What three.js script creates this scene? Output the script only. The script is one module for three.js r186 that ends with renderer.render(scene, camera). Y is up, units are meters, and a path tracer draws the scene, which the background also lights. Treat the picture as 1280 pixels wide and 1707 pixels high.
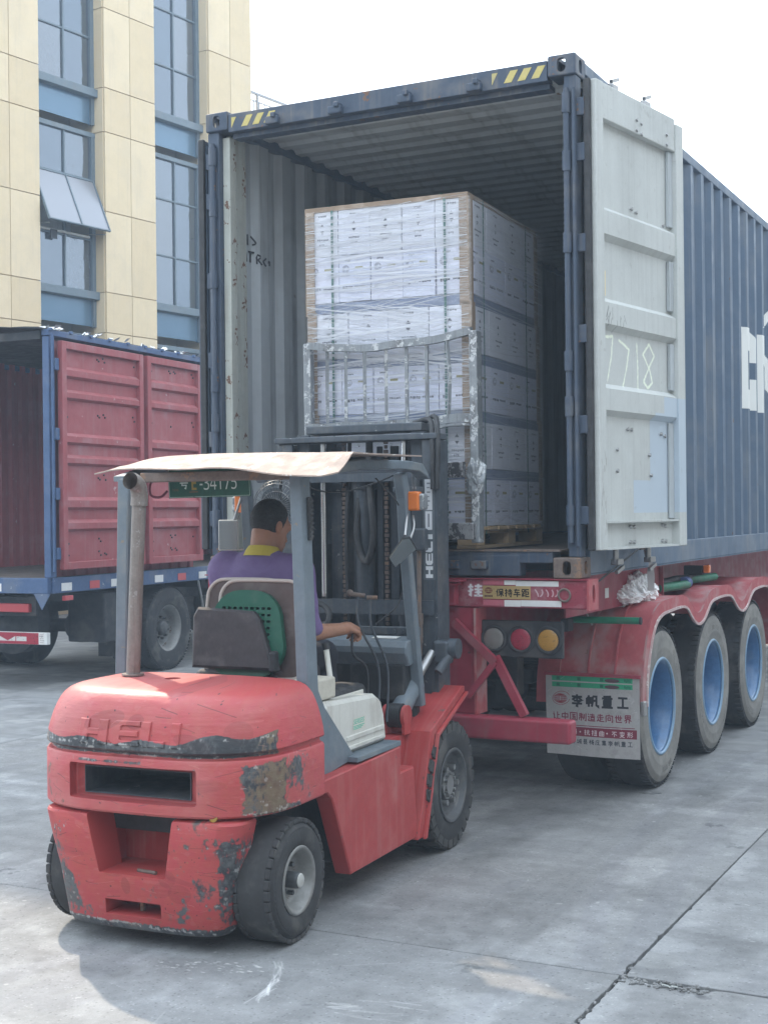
import * as THREE from 'three';
import { RoundedBoxGeometry } from 'three/addons/geometries/RoundedBoxGeometry.js';
import { mergeGeometries, toCreasedNormals } from 'three/addons/utils/BufferGeometryUtils.js';
import { Brush, Evaluator, SUBTRACTION } from 'three-bvh-csg';

// ---------- camera, sky, sun, exposure ----------
const scene = new THREE.Scene();
const camera = new THREE.PerspectiveCamera(40.83, 767 / 1024, 0.05, 600);
camera.rotation.order = 'YXZ';
camera.position.set(3.705, 1.779, 7.211);
camera.rotation.set(0.0002, 0.4736, -0.011);
scene.add(camera);

const SUN = new THREE.Vector3(-0.85, 1, -0.64).normalize();
{
  const w = 256, h = 128, d = new Float32Array(w * h * 4), v = new THREE.Vector3();
  for (let j = 0; j < h; j++) for (let i = 0; i < w; i++) {
    const el = ((j + 0.5) / h - 0.5) * Math.PI, az = ((i + 0.5) / w - 0.5) * Math.PI * 2;
    v.set(Math.cos(el) * Math.cos(az), Math.sin(el), Math.cos(el) * Math.sin(az));
    const up = Math.max(0, v.y), t = Math.pow(up, 0.55), glow = Math.pow(Math.max(0, v.dot(SUN)), 6) * 0.35;
    const o = (j * w + i) * 4;
    d[o] = 1.42 * (1 - t) + 1.04 * t + glow; d[o + 1] = 1.49 * (1 - t) + 1.20 * t + glow; d[o + 2] = 1.55 * (1 - t) + 1.38 * t + glow * 0.95; d[o + 3] = 1;
    if (v.y < 0) { d[o] = 0.5; d[o + 1] = 0.51; d[o + 2] = 0.52; }
  }
  const sky = new THREE.DataTexture(d, w, h, THREE.RGBAFormat, THREE.FloatType);
  sky.mapping = THREE.EquirectangularReflectionMapping; sky.magFilter = THREE.LinearFilter; sky.needsUpdate = true;
  scene.background = sky; scene.environment = sky;
}
const sun = new THREE.DirectionalLight(0xffeed6, 2.3);
sun.position.copy(SUN).multiplyScalar(60); sun.castShadow = true; sun.shadow.radius = 1.6;
sun.shadow.mapSize.set(2048, 2048);
Object.assign(sun.shadow.camera, { left: -30, right: 30, top: 30, bottom: -30, near: 1, far: 140 });
scene.add(sun, sun.target);
scene.fog = new THREE.FogExp2(0xc8dff6, 0.0052);

const renderer = new THREE.WebGLRenderer({ antialias: true });
renderer.toneMapping = THREE.LinearToneMapping;
renderer.toneMappingExposure = 2.05;
renderer.shadowMap.enabled = true;

// ---------- helpers ----------
let seed = 7;
const rnd = () => { seed = (seed * 1664525 + 1013904223) >>> 0; return seed / 4294967296; };
const rr = (a, b) => a + (b - a) * rnd();
const V = (x, y, z) => new THREE.Vector3(x, y, z);
const taken = new Map();
function numbered(n) { const k = taken.get(n) ?? 0; taken.set(n, k + 1); return k ? n + '_' + String(k).padStart(3, '0') : n; }
function clean(g) {
  if (g.index) g = g.toNonIndexed();
  for (const k of Object.keys(g.attributes)) if (!['position', 'normal', 'uv'].includes(k)) g.deleteAttribute(k);
  if (!g.attributes.normal) g.computeVertexNormals();
  if (!g.attributes.uv) g.setAttribute('uv', new THREE.BufferAttribute(new Float32Array(g.attributes.position.count * 2), 2));
  g.clearGroups();
  return g;
}
function boxUV(g, off = 0) {   // uv in metres from the dominant axis of each face
  const p = g.attributes.position, n = g.attributes.normal, uv = g.attributes.uv;
  for (let i = 0; i < p.count; i += 3) {
    let ax = 0, ay = 0, az = 0;
    for (let k = 0; k < 3; k++) { ax += n.getX(i + k); ay += n.getY(i + k); az += n.getZ(i + k); }
    ax = Math.abs(ax); ay = Math.abs(ay); az = Math.abs(az);
    for (let k = 0; k < 3; k++) {
      const x = p.getX(i + k), y = p.getY(i + k), z = p.getZ(i + k);
      if (ay >= ax && ay >= az) uv.setXY(i + k, x + off, z + off * 0.7);
      else if (ax >= az) uv.setXY(i + k, z + off, y + off * 0.7);
      else uv.setXY(i + k, x + off, y + off * 0.7);
    }
  }
  return g;
}
const place = (g, x = 0, y = 0, z = 0, rx = 0, ry = 0, rz = 0) => {
  const m = new THREE.Matrix4().makeRotationFromEuler(new THREE.Euler(rx, ry, rz)); m.setPosition(x, y, z); return g.applyMatrix4(m);
};
const bx = (w, h, d, x = 0, y = 0, z = 0, r = 0, rot = [0, 0, 0]) =>
  place(r ? new RoundedBoxGeometry(w, h, d, r > 0.012 ? 2 : 1, Math.min(r, w / 2.01, h / 2.01, d / 2.01)) : new THREE.BoxGeometry(w, h, d), x, y, z, ...rot);
// box from min / max corners
const bb = (x0, x1, y0, y1, z0, z1, r = 0) => bx(x1 - x0, y1 - y0, z1 - z0, (x0 + x1) / 2, (y0 + y1) / 2, (z0 + z1) / 2, r);
const cy = (r, h, x, y, z, axis = 'y', seg = 20, r2 = r) =>
  place(new THREE.CylinderGeometry(r2, r, h, seg), x, y, z, axis === 'z' ? Math.PI / 2 : 0, 0, axis === 'x' ? -Math.PI / 2 : 0);
function orient(g, a, b) {   // geometry along +y, centred -> from a to b
  const d = b.clone().sub(a), q = new THREE.Quaternion().setFromUnitVectors(V(0, 1, 0), d.clone().normalize());
  return g.applyMatrix4(new THREE.Matrix4().compose(a.clone().add(b).multiplyScalar(0.5), q, V(1, 1, 1)));
}
const rod = (a, b, r, seg = 12, r2 = r) => orient(new THREE.CylinderGeometry(r2, r, V(...b).distanceTo(V(...a)), seg), V(...a), V(...b));
function bar(a, b, w, h, r = 0) {   // rectangular bar; w sideways (horizontal), h the other way
  a = V(...a); b = V(...b);
  const d = b.clone().sub(a), l = d.length(); d.normalize();
  let s = d.clone().cross(V(0, 1, 0)); if (s.length() < 1e-3) s = V(1, 0, 0); s.normalize();
  const u = s.clone().cross(d);
  const g = r ? new RoundedBoxGeometry(w, h, l, 1, r) : new THREE.BoxGeometry(w, h, l);
  const m = new THREE.Matrix4().makeBasis(s, u, d.clone().negate()); m.setPosition(a.add(b).multiplyScalar(0.5));
  return g.applyMatrix4(m);
}
const tb = (pts, r, seg = 24, rs = 8, closed = false) => new THREE.TubeGeometry(new THREE.CatmullRomCurve3(pts.map((p) => V(...p)), closed, 'centripetal'), seg, r, rs, closed);
const shape = (pts) => new THREE.Shape(pts.map(([x, y]) => new THREE.Vector2(x, y)));
function ex(pts, depth, bevel = 0, holes = []) {   // extruded outline in XY, from z = 0 to depth
  const s = shape(pts); for (const h of holes) s.holes.push(new THREE.Path(h.map(([x, y]) => new THREE.Vector2(x, y))));
  const g = new THREE.ExtrudeGeometry(s, { depth: depth - 2 * bevel, bevelEnabled: bevel > 0, bevelThickness: bevel, bevelSize: bevel, bevelOffset: -bevel, bevelSegments: 1, curveSegments: 10 });
  return bevel ? g.translate(0, 0, bevel) : g;
}
// side outline given as [z, y] pairs, extruded across x from x0 to x1
const side = (pts, x0, x1, bevel = 0) => ex(pts.map(([z, y]) => [-z, y]), x1 - x0, bevel).applyMatrix4(new THREE.Matrix4().makeRotationY(Math.PI / 2)).translate(x0, 0, 0);
const la = (pts, seg = 40) => new THREE.LatheGeometry(pts.map(([r, y]) => new THREE.Vector2(r, y)), seg);
const onX = (g) => g.applyMatrix4(new THREE.Matrix4().makeRotationZ(-Math.PI / 2));   // lathe axis y -> +x
function fuse(geos, keepUV) { const list = (Array.isArray(geos) ? geos : [geos]).map(clean); const g = list.length > 1 ? mergeGeometries(list) : list[0]; return keepUV ? g : boxUV(g, keepUV === undefined ? rnd() * 3 : 0); }
function add(parent, name, mat, geos, keepUV) {
  const m = new THREE.Mesh(fuse(geos, keepUV), mat);
  m.name = parent === scene ? numbered(name) : name; m.castShadow = m.receiveShadow = true;
  parent.add(m); return m;
}
const each = (parent, name, mat, geos) => geos.map((g) => add(parent, name, mat, g));
const stuff = (o) => { o.userData.kind = 'stuff'; return o; };
function tag(o, label, category, group, kind) {
  if (label) o.userData.label = label; if (category) o.userData.category = category; if (group) o.userData.group = group; if (kind) o.userData.kind = kind; return o;
}
function thing(name, label, category, pos = [0, 0, 0], ry = 0, group) {
  const o = new THREE.Group(); o.name = numbered(name); o.position.set(...pos); o.rotation.y = ry; scene.add(o); return tag(o, label, category, group);
}
const sub = (parent, name, pos = [0, 0, 0], rot = [0, 0, 0]) => { const g = new THREE.Group(); g.name = name; g.position.set(...pos); g.rotation.set(...rot); parent.add(g); return g; };

function swapXZ(g) {   // mirror x <-> z, keeping faces outwards
  g = clean(g); const p = g.attributes.position;
  for (let k = 0; k < p.count; k += 3) { const t = [0, 1, 2].map((i) => [p.getZ(k + i), p.getY(k + i), p.getX(k + i)]); p.setXYZ(k, ...t[1]); p.setXYZ(k + 1, ...t[0]); p.setXYZ(k + 2, ...t[2]); }
  g.computeVertexNormals(); return g;
}
// ---------- noise and materials ----------
const NS = 512, fields = new Map();
function hash(x, y, s) { let h = Math.imul(x, 374761393) ^ Math.imul(y, 668265263) ^ Math.imul(s, 2246822519); h = Math.imul(h ^ (h >>> 13), 1274126177); return ((h ^ (h >>> 16)) >>> 0) / 4294967296; }
function field(fx, fy, oct, s) {   // tileable fbm, about 0..1
  const key = [fx, fy, oct, s].join(); if (fields.has(key)) return fields.get(key);
  const out = new Float32Array(NS * NS); let amp = 1, tot = 0;
  for (let o = 0; o < oct; o++) {
    const px = fx << o, py = fy << o;
    for (let j = 0; j < NS; j++) {
      const y = j / NS * py, y0 = Math.floor(y), ty = y - y0, wy = ty * ty * (3 - 2 * ty), ya = y0 % py, yb = (y0 + 1) % py;
      for (let i = 0; i < NS; i++) {
        const x = i / NS * px, x0 = Math.floor(x), tx = x - x0, wx = tx * tx * (3 - 2 * tx), xa = x0 % px, xb = (x0 + 1) % px;
        const a = hash(xa, ya, s + o), b = hash(xb, ya, s + o), c = hash(xa, yb, s + o), d = hash(xb, yb, s + o);
        out[j * NS + i] += amp * (a + (b - a) * wx + (c - a) * wy + (a - b - c + d) * wx * wy);
      }
    }
    tot += amp; amp *= 0.55;
  }
  for (let i = 0; i < out.length; i++) out[i] /= tot;
  fields.set(key, out); return out;
}
const fine = field(64, 64, 3, 1), mid = field(12, 12, 5, 11), big = field(3, 3, 5, 21), streakV = field(48, 3, 3, 31), streakH = field(3, 48, 3, 41), speck = field(128, 128, 1, 51), mid2 = field(9, 9, 5, 61);
const at2 = (f, x, y) => f[(((y | 0) % NS + NS) % NS) * NS + (((x | 0) % NS + NS) % NS)];
const st = (a, b, x) => { x = Math.min(1, Math.max(0, (x - a) / (b - a))); return x * x * (3 - 2 * x); };
const enc = (l) => 255 * (l <= 0.0031308 ? 12.92 * l : 1.055 * Math.pow(Math.max(l, 0), 1 / 2.4) - 0.055);
const mixc = (a, b, t) => [a[0] + (b[0] - a[0]) * t, a[1] + (b[1] - a[1]) * t, a[2] + (b[2] - a[2]) * t];
function wrapTex(t, rep) { t.wrapS = t.wrapT = THREE.RepeatWrapping; t.magFilter = THREE.LinearFilter; t.minFilter = THREE.LinearFilter; if (rep) t.repeat.set(rep, rep); t.needsUpdate = true; return t; }
function dataTex(w, h, f, rep) {   // f(x, y) -> linear rgb
  const d = new Uint8Array(w * h * 4);
  for (let y = 0; y < h; y++) for (let x = 0; x < w; x++) { const c = f(x, y), o = (y * w + x) * 4; d[o] = enc(Math.min(1, c[0])); d[o + 1] = enc(Math.min(1, c[1])); d[o + 2] = enc(Math.min(1, c[2])); d[o + 3] = 255; }
  const t = new THREE.DataTexture(d, w, h, THREE.RGBAFormat); t.colorSpace = THREE.SRGBColorSpace; return wrapTex(t, rep);
}
function grayTex(w, h, f, rep) {
  const d = new Uint8Array(w * h * 4);
  for (let y = 0; y < h; y++) for (let x = 0; x < w; x++) { const c = Math.max(0, Math.min(255, f(x, y) * 255)), o = (y * w + x) * 4; d[o] = d[o + 1] = d[o + 2] = c; d[o + 3] = 255; }
  return wrapTex(new THREE.DataTexture(d, w, h, THREE.RGBAFormat), rep);
}
const bumpFine = grayTex(NS, NS, (x, y) => 0.5 * at2(fine, x, y) + 0.5 * at2(mid, x, y), 1);
const bumpPlain = grayTex(NS, NS, (x, y) => at2(mid2, x, y), 1);
const roughVar = grayTex(NS, NS, (x, y) => 0.75 + 0.5 * (at2(mid, x, y) - 0.5), 1);
const withRep = (t, r) => { const c = t.clone(); c.repeat.set(r, r); c.needsUpdate = true; return c; };
// worn surface: base colour, wear colour in patches, dirt streaks; size = metres per tile
function worn(c, o = {}) {
  const { v = 0.12, wear = null, wearAt = 0.66, dirt = [0.16, 0.15, 0.14], dirtAmt = 0.25, streak = null, size = 1.6, rough = 0.6, metal = 0, bump = 0.0006, coat = 0, px = 512, shift = 0, extra = {} } = o;
  const k = NS / px;
  const map = dataTex(px, px, (x0, y0) => {
    const x = x0 * k + shift * 97, y = y0 * k + shift * 53;
    const n = at2(mid, x, y), f = at2(fine, x, y), b = at2(big, x, y);
    let col = c.map((q) => q * (1 + v * (n - 0.5) * 2 + v * 0.6 * (f - 0.5) * 2 + v * (b - 0.5)));
    let d = st(0.5, 0.75, b * 0.6 + n * 0.4) * dirtAmt;
    if (streak) d += streak * st(0.52, 0.75, at2(streakV, x, y)) * (0.4 + b);
    col = mixc(col, dirt, Math.min(0.85, d));
    if (wear) { const wv = at2(mid2, x, y) * 0.7 + f * 0.3; col = mixc(col, wear, st(wearAt, wearAt + 0.03, wv)); }
    return col;
  }, 1 / size);
  const m = new THREE.MeshPhysicalMaterial({ map, roughness: rough, metalness: metal, bumpMap: withRep(bumpFine, 1 / size), bumpScale: bump, clearcoat: coat, clearcoatRoughness: 0.3, ...extra });
  if (rough < 0.9) { m.roughnessMap = withRep(roughVar, 1.3 / size); m.roughness = Math.min(1, rough * 1.3); }
  return m;
}
const flat = (r, g, b, rough = 0.6, metal = 0, x = {}) => { const m = new THREE.MeshPhysicalMaterial({ roughness: rough, metalness: metal, ...x }); m.color.setRGB(r, g, b); return m; };
function canvasTex(w, h, draw) { const c = document.createElement('canvas'); c.width = w; c.height = h; draw(c.getContext('2d'), w, h); const t = new THREE.CanvasTexture(c); t.colorSpace = THREE.SRGBColorSpace; t.magFilter = THREE.LinearFilter; return t; }
function grime(g, w, h, n, col, a, s) { for (let i = 0; i < n; i++) { g.fillStyle = `rgba(${col},${a * rnd()})`; g.beginPath(); g.ellipse(rnd() * w, rnd() * h, s * rnd() + 0.5, s * rnd() * 0.6 + 0.5, rnd() * 3, 0, 7); g.fill(); } }
// strokes of the hand-drawn signs, on a 10 x 10 grid, y down
const ZI = {
  扌: '1,3 4,3|2.5,1 2.5,9 1.5,8.3|1,6.2 4,5',
  挂: '扌|5,2.5 9.5,2.5|7.2,1 7.2,4.8|4.8,4.8 9.8,4.8|5,6.8 9.5,6.8|7.2,5 7.2,9.2|4.6,9.2 10,9.2',
  保: '3,1 1,5|2.2,3.5 2.2,9.5|4.5,1.5 8.5,1.5 8.5,4 4.5,4 4.5,1.5|3.8,5.5 9.6,5.5|6.5,4 6.5,9.8|6.3,5.7 3.8,8.8|6.7,5.7 9.6,8.8',
  持: '扌|5,2.5 9.3,2.5|7.2,1 7.2,4.3|4.6,4.3 9.8,4.3|4.6,6.3 9.8,6.3|8.2,5 8.2,9.5 7,9|5.6,7.2 6.4,8.3',
  车: '2,2.2 8.5,2.2|4.5,.8 3,5 8.5,5|1,7.2 9.5,7.2|5.7,3.8 5.7,9.8',
  距: '1.2,1.5 4.2,1.5 4.2,4 1.2,4 1.2,1.5|2.8,4 2.8,8.5|2.8,6 4.4,6|1.4,5.5 1.4,8.8|1,9 4.6,8.2|9.5,1.5 5.6,1.5 5.6,9 9.7,9|5.6,4 8.8,4 8.8,6.5 5.6,6.5',
  李: '1,2.5 9,2.5|5,.8 5,5|4.8,2.6 1.2,5|5.2,2.6 8.8,5|2.5,5.6 7.5,5.6 5.2,6.8|5.2,6.8 5.2,9.6 4,9.2|1,7.6 9,7.6',
  帆: '1,3 1,7.8|1,3 4,3 4,7.4|2.5,1 2.5,9.6|5.6,1.8 5.6,6 4.8,9.4|5.6,1.8 8.4,1.8 8.4,8.2 9.8,9.2 9.8,8|6.6,4.2 7.4,5.6',
  重: '2,1.6 8,1.2|1,2.8 9,2.8|2.4,4 7.6,4 7.6,6.6 2.4,6.6 2.4,4|2.4,5.3 7.6,5.3|5,1.4 5,9.4|1.8,8 8.2,8|.8,9.4 9.2,9.4',
  工: '1.5,2 8.5,2|5,2 5,9|.8,9 9.2,9',
  让: '1.5,1.5 2.5,2.5|1,4 2.6,4 2.6,8.8 3.8,7.8|6.5,1 6.5,9|6.5,4.5 9,4.5|4.2,9 9.8,9',
  中: '1.5,3 8.5,3 8.5,6.8 1.5,6.8 1.5,3|5,.8 5,9.8',
  国: '1,1 9,1 9,9.4 1,9.4 1,1|2.8,3 7.2,3|2.8,5.2 7.2,5.2|2.5,7.6 7.5,7.6|5,3 5,7.6|6.2,6 6.9,6.9',
  制: '2.2,1 1.2,3|1.8,2.4 6,2.4|.8,4.2 6.4,4.2|3.6,.8 3.6,9.8|1.3,5.8 1.3,8.8|1.3,5.8 5.9,5.8 5.9,8.4|7.4,2 7.4,7.2|9.3,1 9.3,9.5 8,9',
  造: '1.2,1.2 2.2,2.4|.8,4.4 2.2,4.4 2.2,7.6 1,8.8|1,8.6 3.4,9.2 9.8,9.2|4.6,1.2 4,2.8|4.2,2.4 9,2.4|6.6,.8 6.6,4.3|3.6,4.3 9.6,4.3|4.6,5.4 8.6,5.4 8.6,7.8 4.6,7.8 4.6,5.4',
  走: '2,2.2 8,2.2|5,.8 5,8.4|1,4.4 9,4.4|5,6.4 8,6.4|3,5.6 2.6,7.4 1,9.4|2.6,7.6 4.6,9 9.6,9.2',
  向: '5,.8 4.2,2.2|1.2,2.4 8.8,2.4 8.8,9.4 7.6,9|1.2,2.4 1.2,9.6|3.4,4.6 6.6,4.6 6.6,7.4 3.4,7.4 3.4,4.6',
  世: '.8,4 9.4,4|2.6,1.4 2.6,9 9,9|5,1.2 5,6.6|7.4,1.2 7.4,6.6 5,6.6',
  界: '2.2,1 7.8,1 7.8,4.6 2.2,4.6 2.2,1|2.2,2.8 7.8,2.8|5,1 5,4.6|5,4.8 1,7.4|5,4.8 9,7.4|3.8,6.4 3.4,8.4 2.4,9.8|6.4,6.4 6.4,9.8',
  强: '1,1.4 4,1.4 4,3.6 1.2,3.6 1.2,5.8 4,5.8 3.8,9.2 2.6,8.8|5.6,1.2 8.8,1.2 8.8,3.2 5.6,3.2 5.6,1.2|5.2,4.6 9.2,4.6 9.2,7 5.2,7 5.2,4.6|7.2,3.4 7.2,9|4.6,9.2 9.6,8.8',
  抗: '扌|7,.8 7.4,2|4.8,2.8 9.8,2.8|6,4.6 6,7 4.8,9.4|6,4.6 8.4,4.6 8.4,8.8 9.8,8.8 9.8,7.8',
  扭: '扌|5.2,1.8 9,1.8 8.6,9|6.6,1.8 6.2,9|5.2,5.2 8.8,5.2|4.6,9.2 9.8,9.2',
  曲: '1.4,3 8.6,3 8.6,9.2 1.4,9.2 1.4,3|1.4,6 8.6,6|3.8,1 3.8,9.2|6.2,1 6.2,9.2',
  不: '1,1.8 9,1.8|5.6,2 1.2,6.4|5,4 5,9.6|6,4.6 9,7',
  变: '5,.6 5,1.8|1,2.2 9,2.2|4,2.2 4,5|6,2.2 6,5|2.2,3.2 1.4,4.6|7.8,3.2 8.8,4.6|2,6 7.6,6 4.4,8.6 1,9.6|3,6.8 6,9 9.2,9.6',
  形: '1,1.8 5.8,1.8|.8,4.8 6,4.8|2.4,1.8 2.4,6 1.2,9.4|4.6,1.8 4.6,9.4|9,1 6.8,3.2|9.3,3.8 6.6,6.4|9.6,6.6 6.4,9.6',
  粤: '5,.4 4.6,1.2|2.2,1.4 7.8,1.4 7.8,5 2.2,5 2.2,1.4|3,3.2 7,3.2|5,1.6 5,4.8|3.6,2 4.2,2.8|6.4,2 5.8,2.8|1,6 9,6|3.4,6 3,7.4 7.2,7.4 6.6,9.4 5.2,9',
  鄄: '1,1.4 6,1.4|2,3 5.4,3 5.4,5 2,5 2,3|3.2,1.4 3.2,5|4.4,1.4 4.4,5|3.6,5 3.6,9|1.4,7 5.6,7|1,9 6,9|7.2,1 7.2,9.8|7.2,1.2 9.4,1.2 8.2,4 9.4,6 8,7.4',
  城: '1,3.6 3.4,3.6|2.2,1.4 2.2,8|.8,8.4 3.6,7.4|4.4,3 9.6,3|4.8,3 4.6,7 3.8,9.4|5,5.4 6.6,5.4 6.4,8|7.4,1 8,6 9.6,9.4|9.2,4.8 7,9.4|8.4,1.2 9.2,2',
  县: '2.6,1 7.4,1 7.4,6 2.6,6 2.6,1|2.6,2.7 7.4,2.7|2.6,4.4 7.4,4.4|1,6 9,6|5,6.2 2.6,9 7.4,8.6|6.6,7.4 8.2,9.6',
  杨: '.8,3.4 4.4,3.4|2.6,1 2.6,9.6|2.6,3.6 .8,7|2.6,3.8 4.2,6|5,1.6 8.4,1.6 5.4,4.4 9.2,4.4 8.8,9.2 7.6,8.8|7,4.6 4.8,8|8.2,4.8 6,9.2',
  庄: '5,.8 5.4,1.8|1.6,2.2 9,2.2|1.8,2.2 1.6,7 .8,9.6|3.4,5.4 8.4,5.4|5.8,3.4 5.8,9|2.8,9 9.2,9',
  集: '3.4,.8 1.4,3.6|2.6,2 2.6,6|5.6,.8 6,1.6|2.6,2 8.4,2|2.6,3.3 8,3.3|2.6,4.6 8,4.6|2.6,6 8.6,6|5.4,2 5.4,9.8|1,7.4 9,7.4|5.2,7.5 2,9.6|5.6,7.5 8.8,9.6',
};
function zi(g, ch, x, y, s, lw, sx = 1) {   // draw one sign with its top left corner at x, y
  g.lineWidth = lw; g.lineCap = 'butt'; g.lineJoin = 'miter';
  for (const part of ZI[ch].split('|')) {
    if (ZI[part]) { zi(g, part, x, y, s, lw, sx); continue; }
    g.beginPath(); part.split(' ').forEach((q, i) => { const [a, b] = q.split(',').map(Number); g[i ? 'lineTo' : 'moveTo'](x + a * s * sx / 10, y + b * s / 10); }); g.stroke();
  }
}
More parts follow.
